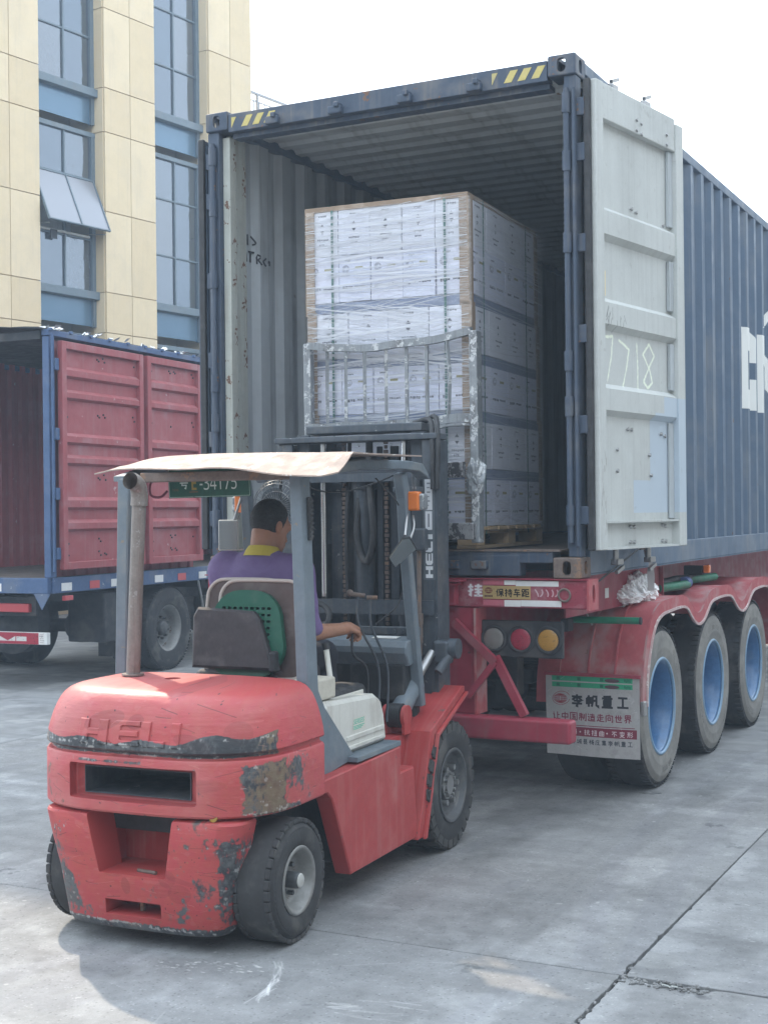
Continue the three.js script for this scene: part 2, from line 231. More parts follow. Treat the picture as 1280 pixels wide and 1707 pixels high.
const M = {
  stone: [0, 1, 2].map((i) => worn([[0.67, 0.54, 0.345], [0.695, 0.565, 0.37], [0.64, 0.51, 0.32]][i], { v: 0.05, dirt: [0.42, 0.36, 0.27], dirtAmt: 0.22, streak: 0.1, size: 2.2, rough: 0.7, bump: 0.0004, shift: i })),
  frame: worn([0.12, 0.16, 0.19], { size: 1.2, rough: 0.45, dirtAmt: 0.35 }),
  panes: [0, 1, 2, 3].map((i) => { const m = flat(...[[0.145, 0.172, 0.205], [0.165, 0.19, 0.22], [0.135, 0.165, 0.20], [0.18, 0.2, 0.225]][i], 0.05 + i * 0.02, 0.72); m.bumpMap = withRep(bumpPlain, 0.35 + i * 0.1); m.bumpScale = 0.004; return m; }),
  spandrel: flat(0.10, 0.175, 0.25, 0.2, 0.3),
  dark: flat(0.015, 0.017, 0.02, 0.8),
  cBlue: worn([0.09, 0.135, 0.2], { v: 0.1, dirt: [0.2, 0.21, 0.22], dirtAmt: 0.35, streak: 0.25, wear: [0.12, 0.07, 0.05], wearAt: 0.76, size: 2, rough: 0.55 }),
  cFrame: worn([0.05, 0.072, 0.11], { v: 0.14, dirt: [0.17, 0.16, 0.15], dirtAmt: 0.5, streak: 0.3, wear: [0.16, 0.085, 0.05], wearAt: 0.70, size: 1.2, rough: 0.6 }),
  cIn: worn([0.48, 0.515, 0.53], { v: 0.06, dirt: [0.22, 0.22, 0.22], dirtAmt: 0.35, streak: 0.3, wear: [0.2, 0.15, 0.12], wearAt: 0.765, size: 2.2, rough: 0.65 }),
  cPost: worn([0.42, 0.44, 0.40], { v: 0.1, dirt: [0.25, 0.21, 0.17], dirtAmt: 0.4, streak: 0.3, wear: [0.16, 0.09, 0.06], wearAt: 0.68, size: 1.1, rough: 0.65 }),
  rust: worn([0.17, 0.13, 0.11], { v: 0.3, dirt: [0.09, 0.08, 0.08], dirtAmt: 0.5, wear: [0.24, 0.15, 0.1], wearAt: 0.62, size: 0.6, rough: 0.8 }),
  pipe: worn([0.25, 0.22, 0.2], { v: 0.2, dirt: [0.16, 0.11, 0.09], dirtAmt: 0.6, streak: 0.3, wear: [0.32, 0.3, 0.28], wearAt: 0.64, size: 0.5, rough: 0.5, metal: 0.3 }),
  flangeHighlight: worn([0.2, 0.33, 0.47], { v: 0.15, dirt: [0.25, 0.27, 0.28], dirtAmt: 0.5, size: 0.4, rough: 0.4 }),  // dusty blue made lighter to carry the rim edge highlight
  planks: worn([0.12, 0.10, 0.085], { v: 0.2, size: 1.2, rough: 0.8, streak: 0.3 }),
  tRed: worn([0.31, 0.036, 0.06], { v: 0.14, dirt: [0.2, 0.13, 0.13], dirtAmt: 0.45, streak: 0.2, wear: [0.12, 0.05, 0.05], wearAt: 0.74, size: 1.5, rough: 0.55 }),
  bead: worn([0.5, 0.37, 0.36], { v: 0.15, dirt: [0.42, 0.2, 0.2], dirtAmt: 0.6, wear: [0.62, 0.58, 0.55], wearAt: 0.6, size: 0.5, rough: 0.7 }),
  tRedDust: worn([0.42, 0.09, 0.10], { v: 0.14, dirt: [0.4, 0.34, 0.32], dirtAmt: 0.6, wear: [0.3, 0.16, 0.14], wearAt: 0.72, size: 1.1, rough: 0.7 }),
  boxRed: worn([0.33, 0.072, 0.078], { v: 0.1, dirt: [0.33, 0.2, 0.2], dirtAmt: 0.4, streak: 0.2, wear: [0.45, 0.3, 0.29], wearAt: 0.745, size: 1.7, rough: 0.6 }),
  boxBlue: worn([0.058, 0.105, 0.21], { v: 0.16, dirt: [0.16, 0.17, 0.19], dirtAmt: 0.5, wear: [0.3, 0.32, 0.36], wearAt: 0.72, size: 1.1, rough: 0.6 }),
  chassis: worn([0.035, 0.037, 0.042], { v: 0.3, dirt: [0.12, 0.11, 0.1], dirtAmt: 0.5, size: 1, rough: 0.85 }),
  rubber: worn([0.045, 0.045, 0.047], { v: 0.2, dirt: [0.13, 0.125, 0.115], dirtAmt: 0.7, size: 0.7, rough: 0.9, bump: 0.001 }),
  rubberDust: worn([0.22, 0.212, 0.196], { v: 0.16, dirt: [0.3, 0.29, 0.265], dirtAmt: 0.7, size: 0.8, rough: 0.95, bump: 0.001 }),
  tread: worn([0.06, 0.06, 0.06], { v: 0.2, dirt: [0.1, 0.095, 0.09], dirtAmt: 0.6, size: 0.6, rough: 0.95, bump: 0.001 }),
  rimBlue: worn([0.05, 0.155, 0.33], { v: 0.18, dirt: [0.14, 0.2, 0.27], dirtAmt: 0.5, size: 0.45, rough: 0.35, coat: 0.3 }),
  rimGrey: worn([0.26, 0.26, 0.25], { v: 0.15, dirt: [0.12, 0.1, 0.09], dirtAmt: 0.5, wear: [0.14, 0.08, 0.06], wearAt: 0.7, size: 0.5, rough: 0.5, metal: 0.3 }),
  rimDark: worn([0.1, 0.105, 0.11], { v: 0.2, dirt: [0.2, 0.19, 0.18], dirtAmt: 0.5, size: 0.5, rough: 0.6, metal: 0.3 }),
  fRed: worn([0.42, 0.055, 0.054], { v: 0.1, dirt: [0.45, 0.2, 0.18], dirtAmt: 0.4, streak: 0.25, wear: [0.17, 0.1, 0.09], wearAt: 0.765, size: 1.3, rough: 0.5, bump: 0.0008 }),
  fGrey: worn([0.15, 0.185, 0.215], { v: 0.12, dirt: [0.26, 0.25, 0.22], dirtAmt: 0.4, wear: [0.25, 0.2, 0.15], wearAt: 0.74, size: 0.9, rough: 0.55 }),
  mast: worn([0.075, 0.09, 0.108], { v: 0.2, dirt: [0.16, 0.15, 0.14], dirtAmt: 0.5, streak: 0.25, wear: [0.26, 0.26, 0.26], wearAt: 0.73, size: 0.8, rough: 0.55, metal: 0.2 }),
  backrest: worn([0.27, 0.29, 0.305], { v: 0.2, dirt: [0.11, 0.1, 0.1], dirtAmt: 0.5, streak: 0.3, wear: [0.55, 0.56, 0.57], wearAt: 0.6, size: 0.45, rough: 0.5, metal: 0.3 }),
  scraped: worn([0.35, 0.35, 0.36], { v: 0.3, dirt: [0.12, 0.12, 0.12], dirtAmt: 0.8, wear: [0.08, 0.08, 0.085], wearAt: 0.5, size: 0.4, rough: 0.45, metal: 0.5 }),
  chrome: flat(0.72, 0.73, 0.74, 0.16, 1),
  steel: flat(0.42, 0.42, 0.42, 0.4, 0.9),
  blackP: worn([0.03, 0.031, 0.034], { v: 0.25, dirt: [0.12, 0.115, 0.11], dirtAmt: 0.5, size: 0.7, rough: 0.6 }),
  seatP: worn([0.05, 0.043, 0.047], { v: 0.2, dirt: [0.13, 0.12, 0.12], dirtAmt: 0.6, size: 0.6, rough: 0.6 }),
  whiteP: worn([0.66, 0.655, 0.6], { v: 0.05, dirt: [0.4, 0.37, 0.32], dirtAmt: 0.45, streak: 0.2, wear: [0.33, 0.3, 0.26], wearAt: 0.76, size: 0.8, rough: 0.45 }),
  orange: flat(0.78, 0.2, 0.03, 0.25, 0, { clearcoat: 0.6 }),
  lensW: flat(0.5, 0.5, 0.47, 0.3, 0.2, { clearcoat: 0.5 }),
  lensR: flat(0.5, 0.05, 0.06, 0.3, 0, { clearcoat: 0.5 }),
  brown: worn([0.105, 0.075, 0.07], { v: 0.12, dirt: [0.2, 0.17, 0.16], dirtAmt: 0.4, size: 0.6, rough: 0.7 }),
  piping: flat(0.5, 0.44, 0.4, 0.6),
  greenP: worn([0.012, 0.105, 0.065], { v: 0.1, dirt: [0.1, 0.14, 0.12], dirtAmt: 0.3, size: 0.5, rough: 0.4 }),
  greenPipe: worn([0.015, 0.2, 0.11], { v: 0.15, dirt: [0.1, 0.1, 0.1], dirtAmt: 0.5, size: 0.5, rough: 0.5 }),
  skin: worn([0.36, 0.18, 0.112], { v: 0.12, dirt: [0.3, 0.12, 0.08], dirtAmt: 0.25, size: 0.22, rough: 0.55, bump: 0.0006 }), hair: worn([0.012, 0.012, 0.013], { v: 0.4, dirt: [0.03, 0.028, 0.026], dirtAmt: 0.5, streak: 0.4, size: 0.12, rough: 0.7, bump: 0.003 }),
  purple: worn([0.15, 0.1, 0.235], { v: 0.08, dirtAmt: 0.05, size: 0.4, rough: 0.85, bump: 0.0012 }),
  yellow: worn([0.5, 0.4, 0.06], { v: 0.08, dirtAmt: 0.05, size: 0.3, rough: 0.85 }),
  trousers: flat(0.035, 0.037, 0.05, 0.9),
  board: worn([0.29, 0.215, 0.155], { v: 0.1, dirt: [0.5, 0.42, 0.34], dirtAmt: 0.4, size: 0.5, rough: 0.8 }),
  wood: [0, 1].map((i) => worn([[0.46, 0.33, 0.2], [0.36, 0.26, 0.16]][i], { v: 0.14, dirt: [0.22, 0.17, 0.12], dirtAmt: 0.4, streak: 0.25, size: 0.6, rough: 0.8, shift: i })),
  strap: flat(0.02, 0.12, 0.1, 0.5),
  divider: worn([0.2, 0.245, 0.36], { v: 0.2, size: 0.5, rough: 0.5, dirtAmt: 0.2 }),
  white: worn([0.72, 0.72, 0.7], { v: 0.06, dirt: [0.4, 0.38, 0.35], dirtAmt: 0.35, size: 0.8, rough: 0.6 }),
  bag: flat(0.88, 0.88, 0.88, 0.4),
  mirror: flat(0.3, 0.33, 0.34, 0.12, 0.9),
  sheet: worn([0.35, 0.275, 0.235], { v: 0.1, dirt: [0.38, 0.28, 0.23], dirtAmt: 0.6, streak: 0.3, wear: [0.56, 0.53, 0.5], wearAt: 0.66, size: 0.7, rough: 0.75, bump: 0.0025 }),
};
// ---------- ground: cast concrete slabs with open joints ----------
const concrete = (x, y, k = 0) => {
  const n = at2(mid, x + k, y), f = at2(fine, x, y + k), b = at2(big, x + k, y + k), h = at2(streakH, x + k, y), p = at2(mid2, x * 2, y * 2 + k);
  const l = 0.238 * (1 + 0.24 * (b - 0.5) + 0.3 * (n - 0.5) + 0.34 * (f - 0.5) + 0.3 * (h - 0.5) + 0.3 * st(0.56, 0.74, p) - 0.22 * st(0.56, 0.8, at2(mid, y + 77, x + k)));
  const w = (at2(big, y, x + 91 + k) - 0.5) * 0.05;
  return [l * (0.99 + w), l * 1.0, l * (1.0 - w * 1.2)];
};
const bumpConc = withRep(bumpFine, 1 / 1.1);
const concMats = [0, 1, 2].map((i) => new THREE.MeshPhysicalMaterial({ map: dataTex(512, 512, (x, y) => concrete(x, y, i * 131), 1 / 5.6), roughness: 0.82, bumpMap: bumpConc, bumpScale: 0.002 }));
const ground = add(scene, 'ground', concMats[1], place(new THREE.PlaneGeometry(420, 420), 0, -0.034, -60, -Math.PI / 2));
tag(ground, 'grey concrete yard', null, null, 'structure');
const SX = [-33.9, -27.9, -21.9, -15.9, -9.9, -3.9, 2.1, 8.1, 14.1], SZ = [-43.6, -38.5, -33.43, -28.35, -23.27, -18.19, -13.11, -8.03, -2.95, 2.13, 7.21, 12.3];
// the two slabs under the forklift carry tyre scuffs and scratches of their own
function nearMat(x0, x1, z0, z1, marks) {
  const W = 1536, H = 1300, t = canvasTex(W, H, (g) => {
    const im = g.createImageData(W, H);
    for (let y = 0; y < H; y++) for (let x = 0; x < W; x++) {
      const mx = x / W * 6, mz = y / H * 5.08, c = concrete(mx * 91, mz * 91, x0 * 10 + z0 * 3), f2 = at2(fine, x * 1.6, y * 1.6), g2 = hash(x, y, 5) - 0.5, ag = hash(x >> 1, y >> 1, 9), s = 1 + 0.2 * (f2 - 0.5) + 0.16 * g2 + (ag > 0.985 ? 0.3 : ag < 0.02 ? -0.3 : 0), o = (y * W + x) * 4;
      im.data[o] = enc(c[0] * s); im.data[o + 1] = enc(c[1] * s); im.data[o + 2] = enc(c[2] * s); im.data[o + 3] = 255;
    }
    g.putImageData(im, 0, 0);
    const X = (x) => (x - x0) / (x1 - x0) * W, Y = (z) => (z - z0) / (z1 - z0) * H;
    for (let i = 0; i < 60; i++) {   // faint tyre marks along the yard
      g.strokeStyle = `rgba(40,42,46,${0.05 * rnd()})`; g.lineWidth = 20 + 40 * rnd(); const a = rr(x0, x1), b = a + rr(-0.5, 0.5);
      g.beginPath(); g.moveTo(X(a), 0); g.quadraticCurveTo(X((a + b) / 2 + rr(-0.6, 0.6)), H / 2, X(b), H); g.stroke();
    }
    grime(g, W, H, 500, '50,52,56', 0.25, 5); grime(g, W, H, 350, '220,220,216', 0.35, 4); grime(g, W, H, 60, '60,62,66', 0.1, 60); grime(g, W, H, 60, '190,190,188', 0.1, 50);
    for (let i = 0; i < 70; i++) { g.strokeStyle = `rgba(225,225,222,${0.25 * rnd()})`; g.lineWidth = 1 + rnd() * 1.5; const a = rnd() * W, b = rnd() * H, l = rr(8, 60), th = rr(0, 3); g.beginPath(); g.moveTo(a, b); g.lineTo(a + l * Math.cos(th), b + l * Math.sin(th)); g.stroke(); }
    for (let i = 0; i < 26; i++) { g.fillStyle = `rgba(34,36,40,${0.08 + 0.2 * rnd()})`; const ox = rnd() * W, oy = rnd() * H; for (let q = 0; q < 7; q++) { g.beginPath(); g.ellipse(ox + rr(-16, 16), oy + rr(-12, 12), rr(1, 9), rr(1, 7), rnd() * 3, 0, 7); g.fill(); } }
    marks?.(g, X, Y);
  });
  t.wrapS = t.wrapT = THREE.ClampToEdgeWrapping;
  return new THREE.MeshPhysicalMaterial({ map: t, roughness: 0.82, bumpMap: grayTex(NS, NS, (x, y) => 0.6 * at2(fine, x, y) + 0.4 * at2(streakH, x, y), 5), bumpScale: 0.0018 });
}
const chalk = (g, X, Y) => {   // the white curved scrape behind the rear wheel, and crumbs of paint
  for (let k = 0; k < 40; k++) {
    g.strokeStyle = `rgba(225,226,224,${0.08 + 0.3 * rnd()})`; g.lineWidth = 0.8 + rnd() * 1.6; const o = () => rr(-0.025, 0.025), t0 = rnd() * 0.6, t1 = t0 + rr(0.08, 0.3);
    const q = (t) => { const u = 1 - t; return [u * u * 0.80 + 2 * u * t * 1.0 + t * t * 0.98, u * u * 2.52 + 2 * u * t * 2.72 + t * t * 3.18]; };
    const [ax, az] = q(t0), [bx2, bz] = q((t0 + t1) / 2), [cx, cz] = q(t1); g.beginPath(); g.moveTo(X(ax + o()), Y(az + o())); g.quadraticCurveTo(X(bx2 + o()), Y(bz + o()), X(cx + o()), Y(cz + o())); g.stroke();
  }
  for (let k = 0; k < 60; k++) { g.fillStyle = `rgba(232,232,228,${0.15 + 0.45 * rnd()})`; const t = rnd(), x = 0.42 + t * 0.36 + rr(-0.06, 0.06), z = 2.78 - t * 0.12 + rr(-0.07, 0.07); g.fillRect(X(x), Y(z), 1 + 5 * rnd(), 1 + 2 * rnd()); }
  for (let k = 0; k < 26; k++) { g.strokeStyle = `rgba(225,225,222,${0.05 + 0.2 * rnd()})`; g.lineWidth = 1 + rnd() * 2; const x = rr(1.2, 1.5), z = rr(2.75, 2.95); g.beginPath(); g.moveTo(X(x), Y(z)); g.lineTo(X(x + rr(0.02, 0.14)), Y(z - rr(0, 0.05))); g.stroke(); }
};
const matA = nearMat(-3.9, 2.1, 2.13, 7.21, chalk), matB = nearMat(-3.9, 2.1, -2.95, 2.13), matC = nearMat(2.1, 8.1, -2.95, 2.13), matD = nearMat(2.1, 8.1, 2.13, 7.21);
for (let i = 0; i + 1 < SX.length; i++) for (let j = 0; j + 1 < SZ.length; j++) {
  const x0 = SX[i], x1 = SX[i + 1], z0 = SZ[j], z1 = SZ[j + 1], near = j >= 7 && (i === 5 || i === 6), pts = [], n = near ? 150 : 6;
  const gap = (fx, fz) => {   // the broken joint by the crossing opens wider
    let w = 0.0034 + (near ? 0.0018 * rnd() : 0);
    if (near && Math.abs(fx - 2.1) < 0.01 && fz > 0.6) w += 0.001 + 0.006 * rnd() * st(0.6, 2.4, fz) + (rnd() < 0.08 ? 0.008 : 0);
    if (near && Math.abs(fz - 2.13) < 0.01 && fx > 2.1) w += 0.004 + 0.003 * rnd();
    return w;
  };
  const corner = (fx, fz) => near && fx < 2.1 + 0.4 && fx > 2.1 && fz > 2.13 && fz < 2.3 ? 0.05 * rnd() : 0;
  for (let k = 0; k < n; k++) { const x = x0 + (x1 - x0) * k / n; pts.push([x, -(z0 + gap(x, z0) + (z0 === 2.13 ? corner(x, 2.14) : 0))]); }
  for (let k = 0; k < n; k++) { const z = z0 + (z1 - z0) * k / n; pts.push([x1 - gap(x1, z), -z]); }
  for (let k = 0; k < n; k++) { const x = x1 - (x1 - x0) * k / n; pts.push([x, -(z1 - gap(x, z1))]); }
  for (let k = 0; k < n; k++) { const z = z1 - (z1 - z0) * k / n; pts.push([x0 + gap(x0, z), -z]); }
  const own = { '5,9': matA, '5,8': matB, '6,8': matC, '6,9': matD }[i + ',' + j];
  const g = clean(ex(pts, 0.03, 0.002).applyMatrix4(new THREE.Matrix4().makeRotationX(-Math.PI / 2)).translate(0, -0.03 + rr(-0.0012, 0), 0));
  if (own) { const p = g.attributes.position, uv = g.attributes.uv; for (let k = 0; k < p.count; k++) uv.setXY(k, (p.getX(k) - x0) / 6, 1 - (p.getZ(k) - z0) / (z1 - z0)); }
  else boxUV(g, i * 1.7 + j * 0.9);
  add(ground, 'paving_slab', own ?? concMats[(i * 2 + j) % 3], g, true);
}
{ // crumbled concrete in the broken joint crossing
  const list = [];
  for (let k = 0; k < 170; k++) {
    const t = rnd(), r = rr(0.003, 0.013), g = new THREE.IcosahedronGeometry(r, 0); const p = g.attributes.position;
    for (let q = 0; q < p.count; q++) p.setY(q, p.getY(q) * 0.55);
    const alongX = t < 0.5; list.push(place(g, alongX ? 2.1 + Math.abs(rr(0, 0.34)) : 2.1 + rr(-0.02, 0.03), alongX ? 0.002 : -0.008, alongX ? 2.14 + rr(-0.005, 0.075) : 2.13 + rr(-0.2, 0.75), rnd() * 3, rnd() * 3, 0));
  }
  tag(add(scene, 'rubble', concMats[0], list), 'crumbled concrete at the crossing of two joints', 'rubble', null, 'stuff');
}
const litter = [[2.3, 2.19, 0.06, 'dull plastic scrap lying in the broken joint crossing', flat(0.34, 0.36, 0.34, 0.4)], [-1.1, 1.0, 0.05, 'small white paper scrap left of the forklift', M.white], [-2.4, -2.6, 0.12, 'white scrap lying far left near the truck', M.white]];
for (const [x, z, s, label, m] of litter) {
  const g = new THREE.PlaneGeometry(s, s * 0.4, 5, 3), p = g.attributes.position; for (let k = 0; k < p.count; k++) p.setXYZ(k, p.getX(k) + rr(-0.1, 0.1) * s, p.getY(k) + rr(-0.1, 0.1) * s, rr(0, 0.12) * s);
  tag(add(scene, 'litter_scrap', m, place(g, x, 0.004, z, -Math.PI / 2, 0, rr(0, 3))), label, 'scrap', 'litter on the yard');
}
// ---------- office building on the left, stone pillars and window bays ----------
{
  const RY = Math.PI / 2 - 0.1239, H = 14.0;
  const b = thing('office_building', 'cream stone clad office building with blue window bays', 'building', [-11.94, 0, -11.41], RY);
  const joints = [0, 1.42, 2.14, 3.57, 5.03, 5.75, 7.19, 8.61, 9.4, 10.82, 12.25, 13.0, H], PW = 1.29, PITCH = 2.8, DEP = 0.3;
  const pg = {};   // shared panel geometries
  const panelGeo = (w, h, d) => pg[[w, h, d].map((q) => q.toFixed(3)).join()] ??= boxUV(clean(bx(w, h, d, 0, 0, 0, 0.004)), rnd() * 4);
  for (let k = -2; k <= 1; k++) {
    const s0 = 0.94 + k * PITCH, s1 = s0 + PW;
    add(b, 'pillar_core', M.stone[2], bb(s0 + 0.02, s1 - 0.02, 0, H, -0.9, -0.02));
    for (let r = 0; r + 1 < joints.length; r++) {
      const y0 = joints[r] + 0.007, y1 = joints[r + 1] - 0.007, yc = (y0 + y1) / 2;
      for (const c of [0, 1]) {
        const w = PW / 2 - 0.012, m = new THREE.Mesh(panelGeo(w, y1 - y0, 0.03), M.stone[(k + 9 + r * 2 + c) % 3]); m.name = 'stone_panel';
        m.position.set(s0 + PW / 4 + c * PW / 2, yc, 0); m.castShadow = m.receiveShadow = true; b.add(m);
      }
      for (const sd of k === 1 ? [0, 1] : [0]) {
        const m = new THREE.Mesh(panelGeo(0.03, y1 - y0, sd ? 0.9 : DEP - 0.02), M.stone[(k + 9 + r) % 3]); m.name = 'stone_panel';
        m.position.set(sd ? s1 : s0, yc, sd ? -0.47 : -DEP / 2 - 0.01); m.castShadow = m.receiveShadow = true; b.add(m);
      }
    }
    if (k === -2) continue;
    // window bay to the left of this pillar
    const w0 = s0 - PITCH + PW, w1 = s0, wc = (w0 + w1) / 2 + 0.03, zg = -0.27;
    const fr = 0.05;
    for (let f = 0; f < 4; f++) {
      const base = 1.43 + f * 3.61 + 0.72, top = Math.min(base + 2.8, H - 0.3), t1 = base + 0.93, t2 = base + 2.0, sp0 = base - 0.66;
      const win = sub(b, 'window');
      add(win, 'frame', M.frame, [
        bb(w0, w0 + fr, base, top, zg - 0.03, zg + 0.05), bb(w1 - fr - 0.05, w1, base, top, zg - 0.03, zg + 0.05), bb(wc - 0.016, wc + 0.016, base, top, zg - 0.02, zg + 0.035),
        bb(w0 + fr, w1 - fr, t1 - 0.014, t1 + 0.014, zg - 0.02, zg + 0.03), bb(w0 + fr, w1 - fr, t2 - 0.014, t2 + 0.014, zg - 0.02, zg + 0.03), bb(w0, w1, top - 0.04, top + 0.04, zg - 0.03, zg + 0.06)]);
      add(win, 'sill', M.frame, bb(w0, w1, base - 0.14, base, zg - 0.04, zg + 0.14, 0.008));
      const open = k === 0 && f === 1;
      for (const [a, c, i] of [[base, t1 - 0.014, 0], [t1 + 0.014, t2 - 0.014, 1], [t2 + 0.014, top - 0.04, 2]]) for (const [u0, u1] of [[w0 + fr, wc - 0.016], [wc + 0.016, w1 - fr - 0.05]]) {
        if (open && i === 1) continue;
        const p = add(win, 'pane', M.panes[(i * 2 + f * 3 + (u0 > wc ? 1 : 0) + k + 9) % 4], bb(u0 + 0.003, u1 - 0.003, a + 0.003, c - 0.003, zg - 0.006, zg + 0.002));
        p.rotation.y = 0;
      }
      if (open) {   // awning sash pushed out at the bottom
        add(win, 'room_wall', M.whiteP, [bb(w0 - 0.3, w1 + 0.3, base - 0.3, top + 0.3, zg - 0.66, zg - 0.62)]);
        const sash = sub(win, 'open_sash', [0, t2 - 0.02, zg + 0.04], [-0.42, 0, 0]), hgt = t2 - t1 - 0.03;
        each(win, 'sash_stay', M.steel, [rod([w0 + 0.08, t1 + 0.1, zg], [w0 + 0.09, t1 + 0.05, zg + 0.4], 0.008), rod([w1 - 0.12, t1 + 0.1, zg], [w1 - 0.12, t1 + 0.05, zg + 0.4], 0.008)]);
        sash.removeFromParent();
        const mk = (name, m, g) => { const me = add(win, name, m, g); me.position.copy(sash.position); me.rotation.copy(sash.rotation); return me; };
        mk('open_sash_frame', M.frame, [bb(w0 + 0.03, w0 + 0.055, -hgt, 0, -0.02, 0.02), bb(w1 - 0.085, w1 - 0.06, -hgt, 0, -0.02, 0.02), bb(wc - 0.014, wc + 0.014, -hgt, 0, -0.02, 0.02), bb(w0 + 0.05, w1 - 0.08, -0.025, 0, -0.02, 0.02), bb(w0 + 0.05, w1 - 0.08, -hgt, -hgt + 0.02, -0.02, 0.02)]);
        const pm = flat(0.27, 0.28, 0.31, 0.3, 0.35);
        mk('pane', pm, bb(w0 + 0.055, wc - 0.014, -hgt + 0.02, -0.025, -0.006, 0.006)); mk('pane', pm, bb(wc + 0.014, w1 - 0.085, -hgt + 0.02, -0.025, -0.006, 0.006));
        add(win, 'latch_rail', M.whiteP, bb(w0 + 0.1, w1 - 0.16, t1 + 0.02, t1 + 0.055, zg + 0.03, zg + 0.06));
        add(win, 'latch', M.blackP, bb(w0 + 0.42, w0 + 0.56, t1 - 0.12, t1 + 0.04, zg + 0.05, zg + 0.08));
      }
      if (sp0 > 0) {
        add(win, 'spandrel_panel', M.spandrel, bb(w0 + fr, w1 - fr - 0.04, sp0 + 0.05, base - 0.143, zg - 0.01, zg));
        each(win, 'spandrel_frame', M.frame, [bb(w0, w0 + fr, sp0 + 0.04, base - 0.142, zg - 0.03, zg + 0.05), bb(w1 - fr - 0.04, w1, sp0 + 0.04, base - 0.142, zg - 0.03, zg + 0.05)]);
      }
    }
  }
  add(b, 'wall', M.stone[2], bb(-4.63, 4.93, 0, H, -12, -0.95));
  add(b, 'parapet', M.stone[0], bb(-4.7, 5.0, H + 0.003, H + 0.15, -12.1, 0.03, 0.02));
  // lower roof behind with a white railing
  const a = thing('annex_building', 'lower cream annex with white roof railing behind the container', 'building', [-11.94, 0, -11.41], RY);
  add(a, 'wall', M.stone[1], bb(5.02, 15, 0, 10.05, -12, -2));
  const wr = flat(0.32, 0.33, 0.35, 0.6), posts = [];
  add(a, 'railing_rail', wr, [bb(5.1, 15, 11.28, 11.33, -2.07, -2.02), bb(5.1, 15, 11.12, 11.145, -2.06, -2.035), bb(5.1, 15, 10.2, 10.23, -2.06, -2.035)]);
  for (let x = 5.2; x < 15; x += 1.25) add(a, 'railing_post', wr, bb(x, x + 0.05, 10.053, 11.28, -2.07, -2.02));
  for (let x = 5.32; x < 15; x += 0.19) posts.push(bb(x, x + 0.018, 10.23, 11.12, -2.056, -2.038));
  for (const g of posts) add(a, 'baluster', wr, g);
}

// ---------- unseen warehouses added right, behind and far off to shade the yard ----------
{
  const clad = worn([0.26, 0.27, 0.27], { size: 4, streak: 0.3 }), mk = (label, x0, x1, z0, z1, h, face) => {
    const w = thing('added_warehouse', label, 'building');
    add(w, 'wall', clad, bb(x0, x1, 0, h, z0, z1)); add(w, 'roof', M.chassis, bb(x0 - 0.4, x1 + 0.4, h + 0.003, h + 0.35, z0 - 0.4, z1 + 0.4, 0.05));
    const n = Math.floor((face === 'x' ? z1 - z0 : x1 - x0) / 8);
    for (let k = 0; k < n; k++) { const c = (face === 'x' ? z0 : x0) + 4 + k * 8; add(w, 'roller_door', M.rimDark, face === 'x' ? bb(x0 - 0.06, x0 - 0.003, 0, 4.2, c - 2, c + 2) : bb(c - 2, c + 2, 0, 4.2, z0 - 0.06, z0 - 0.003)); }
  };
  mk('long grey block added unseen along the right of the yard to cut low sky light', 12, 30, -60, 14, 9, 'x');
  mk('far grey block added to close the yard beyond the container', -40, 45, -110, -92, 9, 'x');
  mk('grey block added unseen behind the camera to cut low sky light', -26, 30, 19, 34, 8, 'z');
}
// ---------- red box truck with its doors folded back ----------
function tyreProfile(R, r, w, crown = 0.02) {   // half tyre outline [radius, across], closed ring
  return [[r, -w * 0.36], [r + 0.01, -w * 0.42], [r + (R - r) * 0.35, -w * 0.5], [r + (R - r) * 0.72, -w * 0.5], [R - crown * 1.4, -w * 0.45], [R - crown * 0.5, -w * 0.40], [R - 0.004, -w * 0.30], [R, 0], [R - 0.004, w * 0.30], [R - crown * 0.5, w * 0.40], [R - crown * 1.4, w * 0.45], [r + (R - r) * 0.72, w * 0.5], [r + (R - r) * 0.66, w * 0.508], [r + (R - r) * 0.62, w * 0.5], [r + (R - r) * 0.42, w * 0.503], [r + (R - r) * 0.38, w * 0.512], [r + (R - r) * 0.34, w * 0.5], [r + 0.024, w * 0.46], [r + 0.018, w * 0.47], [r + 0.01, w * 0.43], [r, w * 0.36]];
}
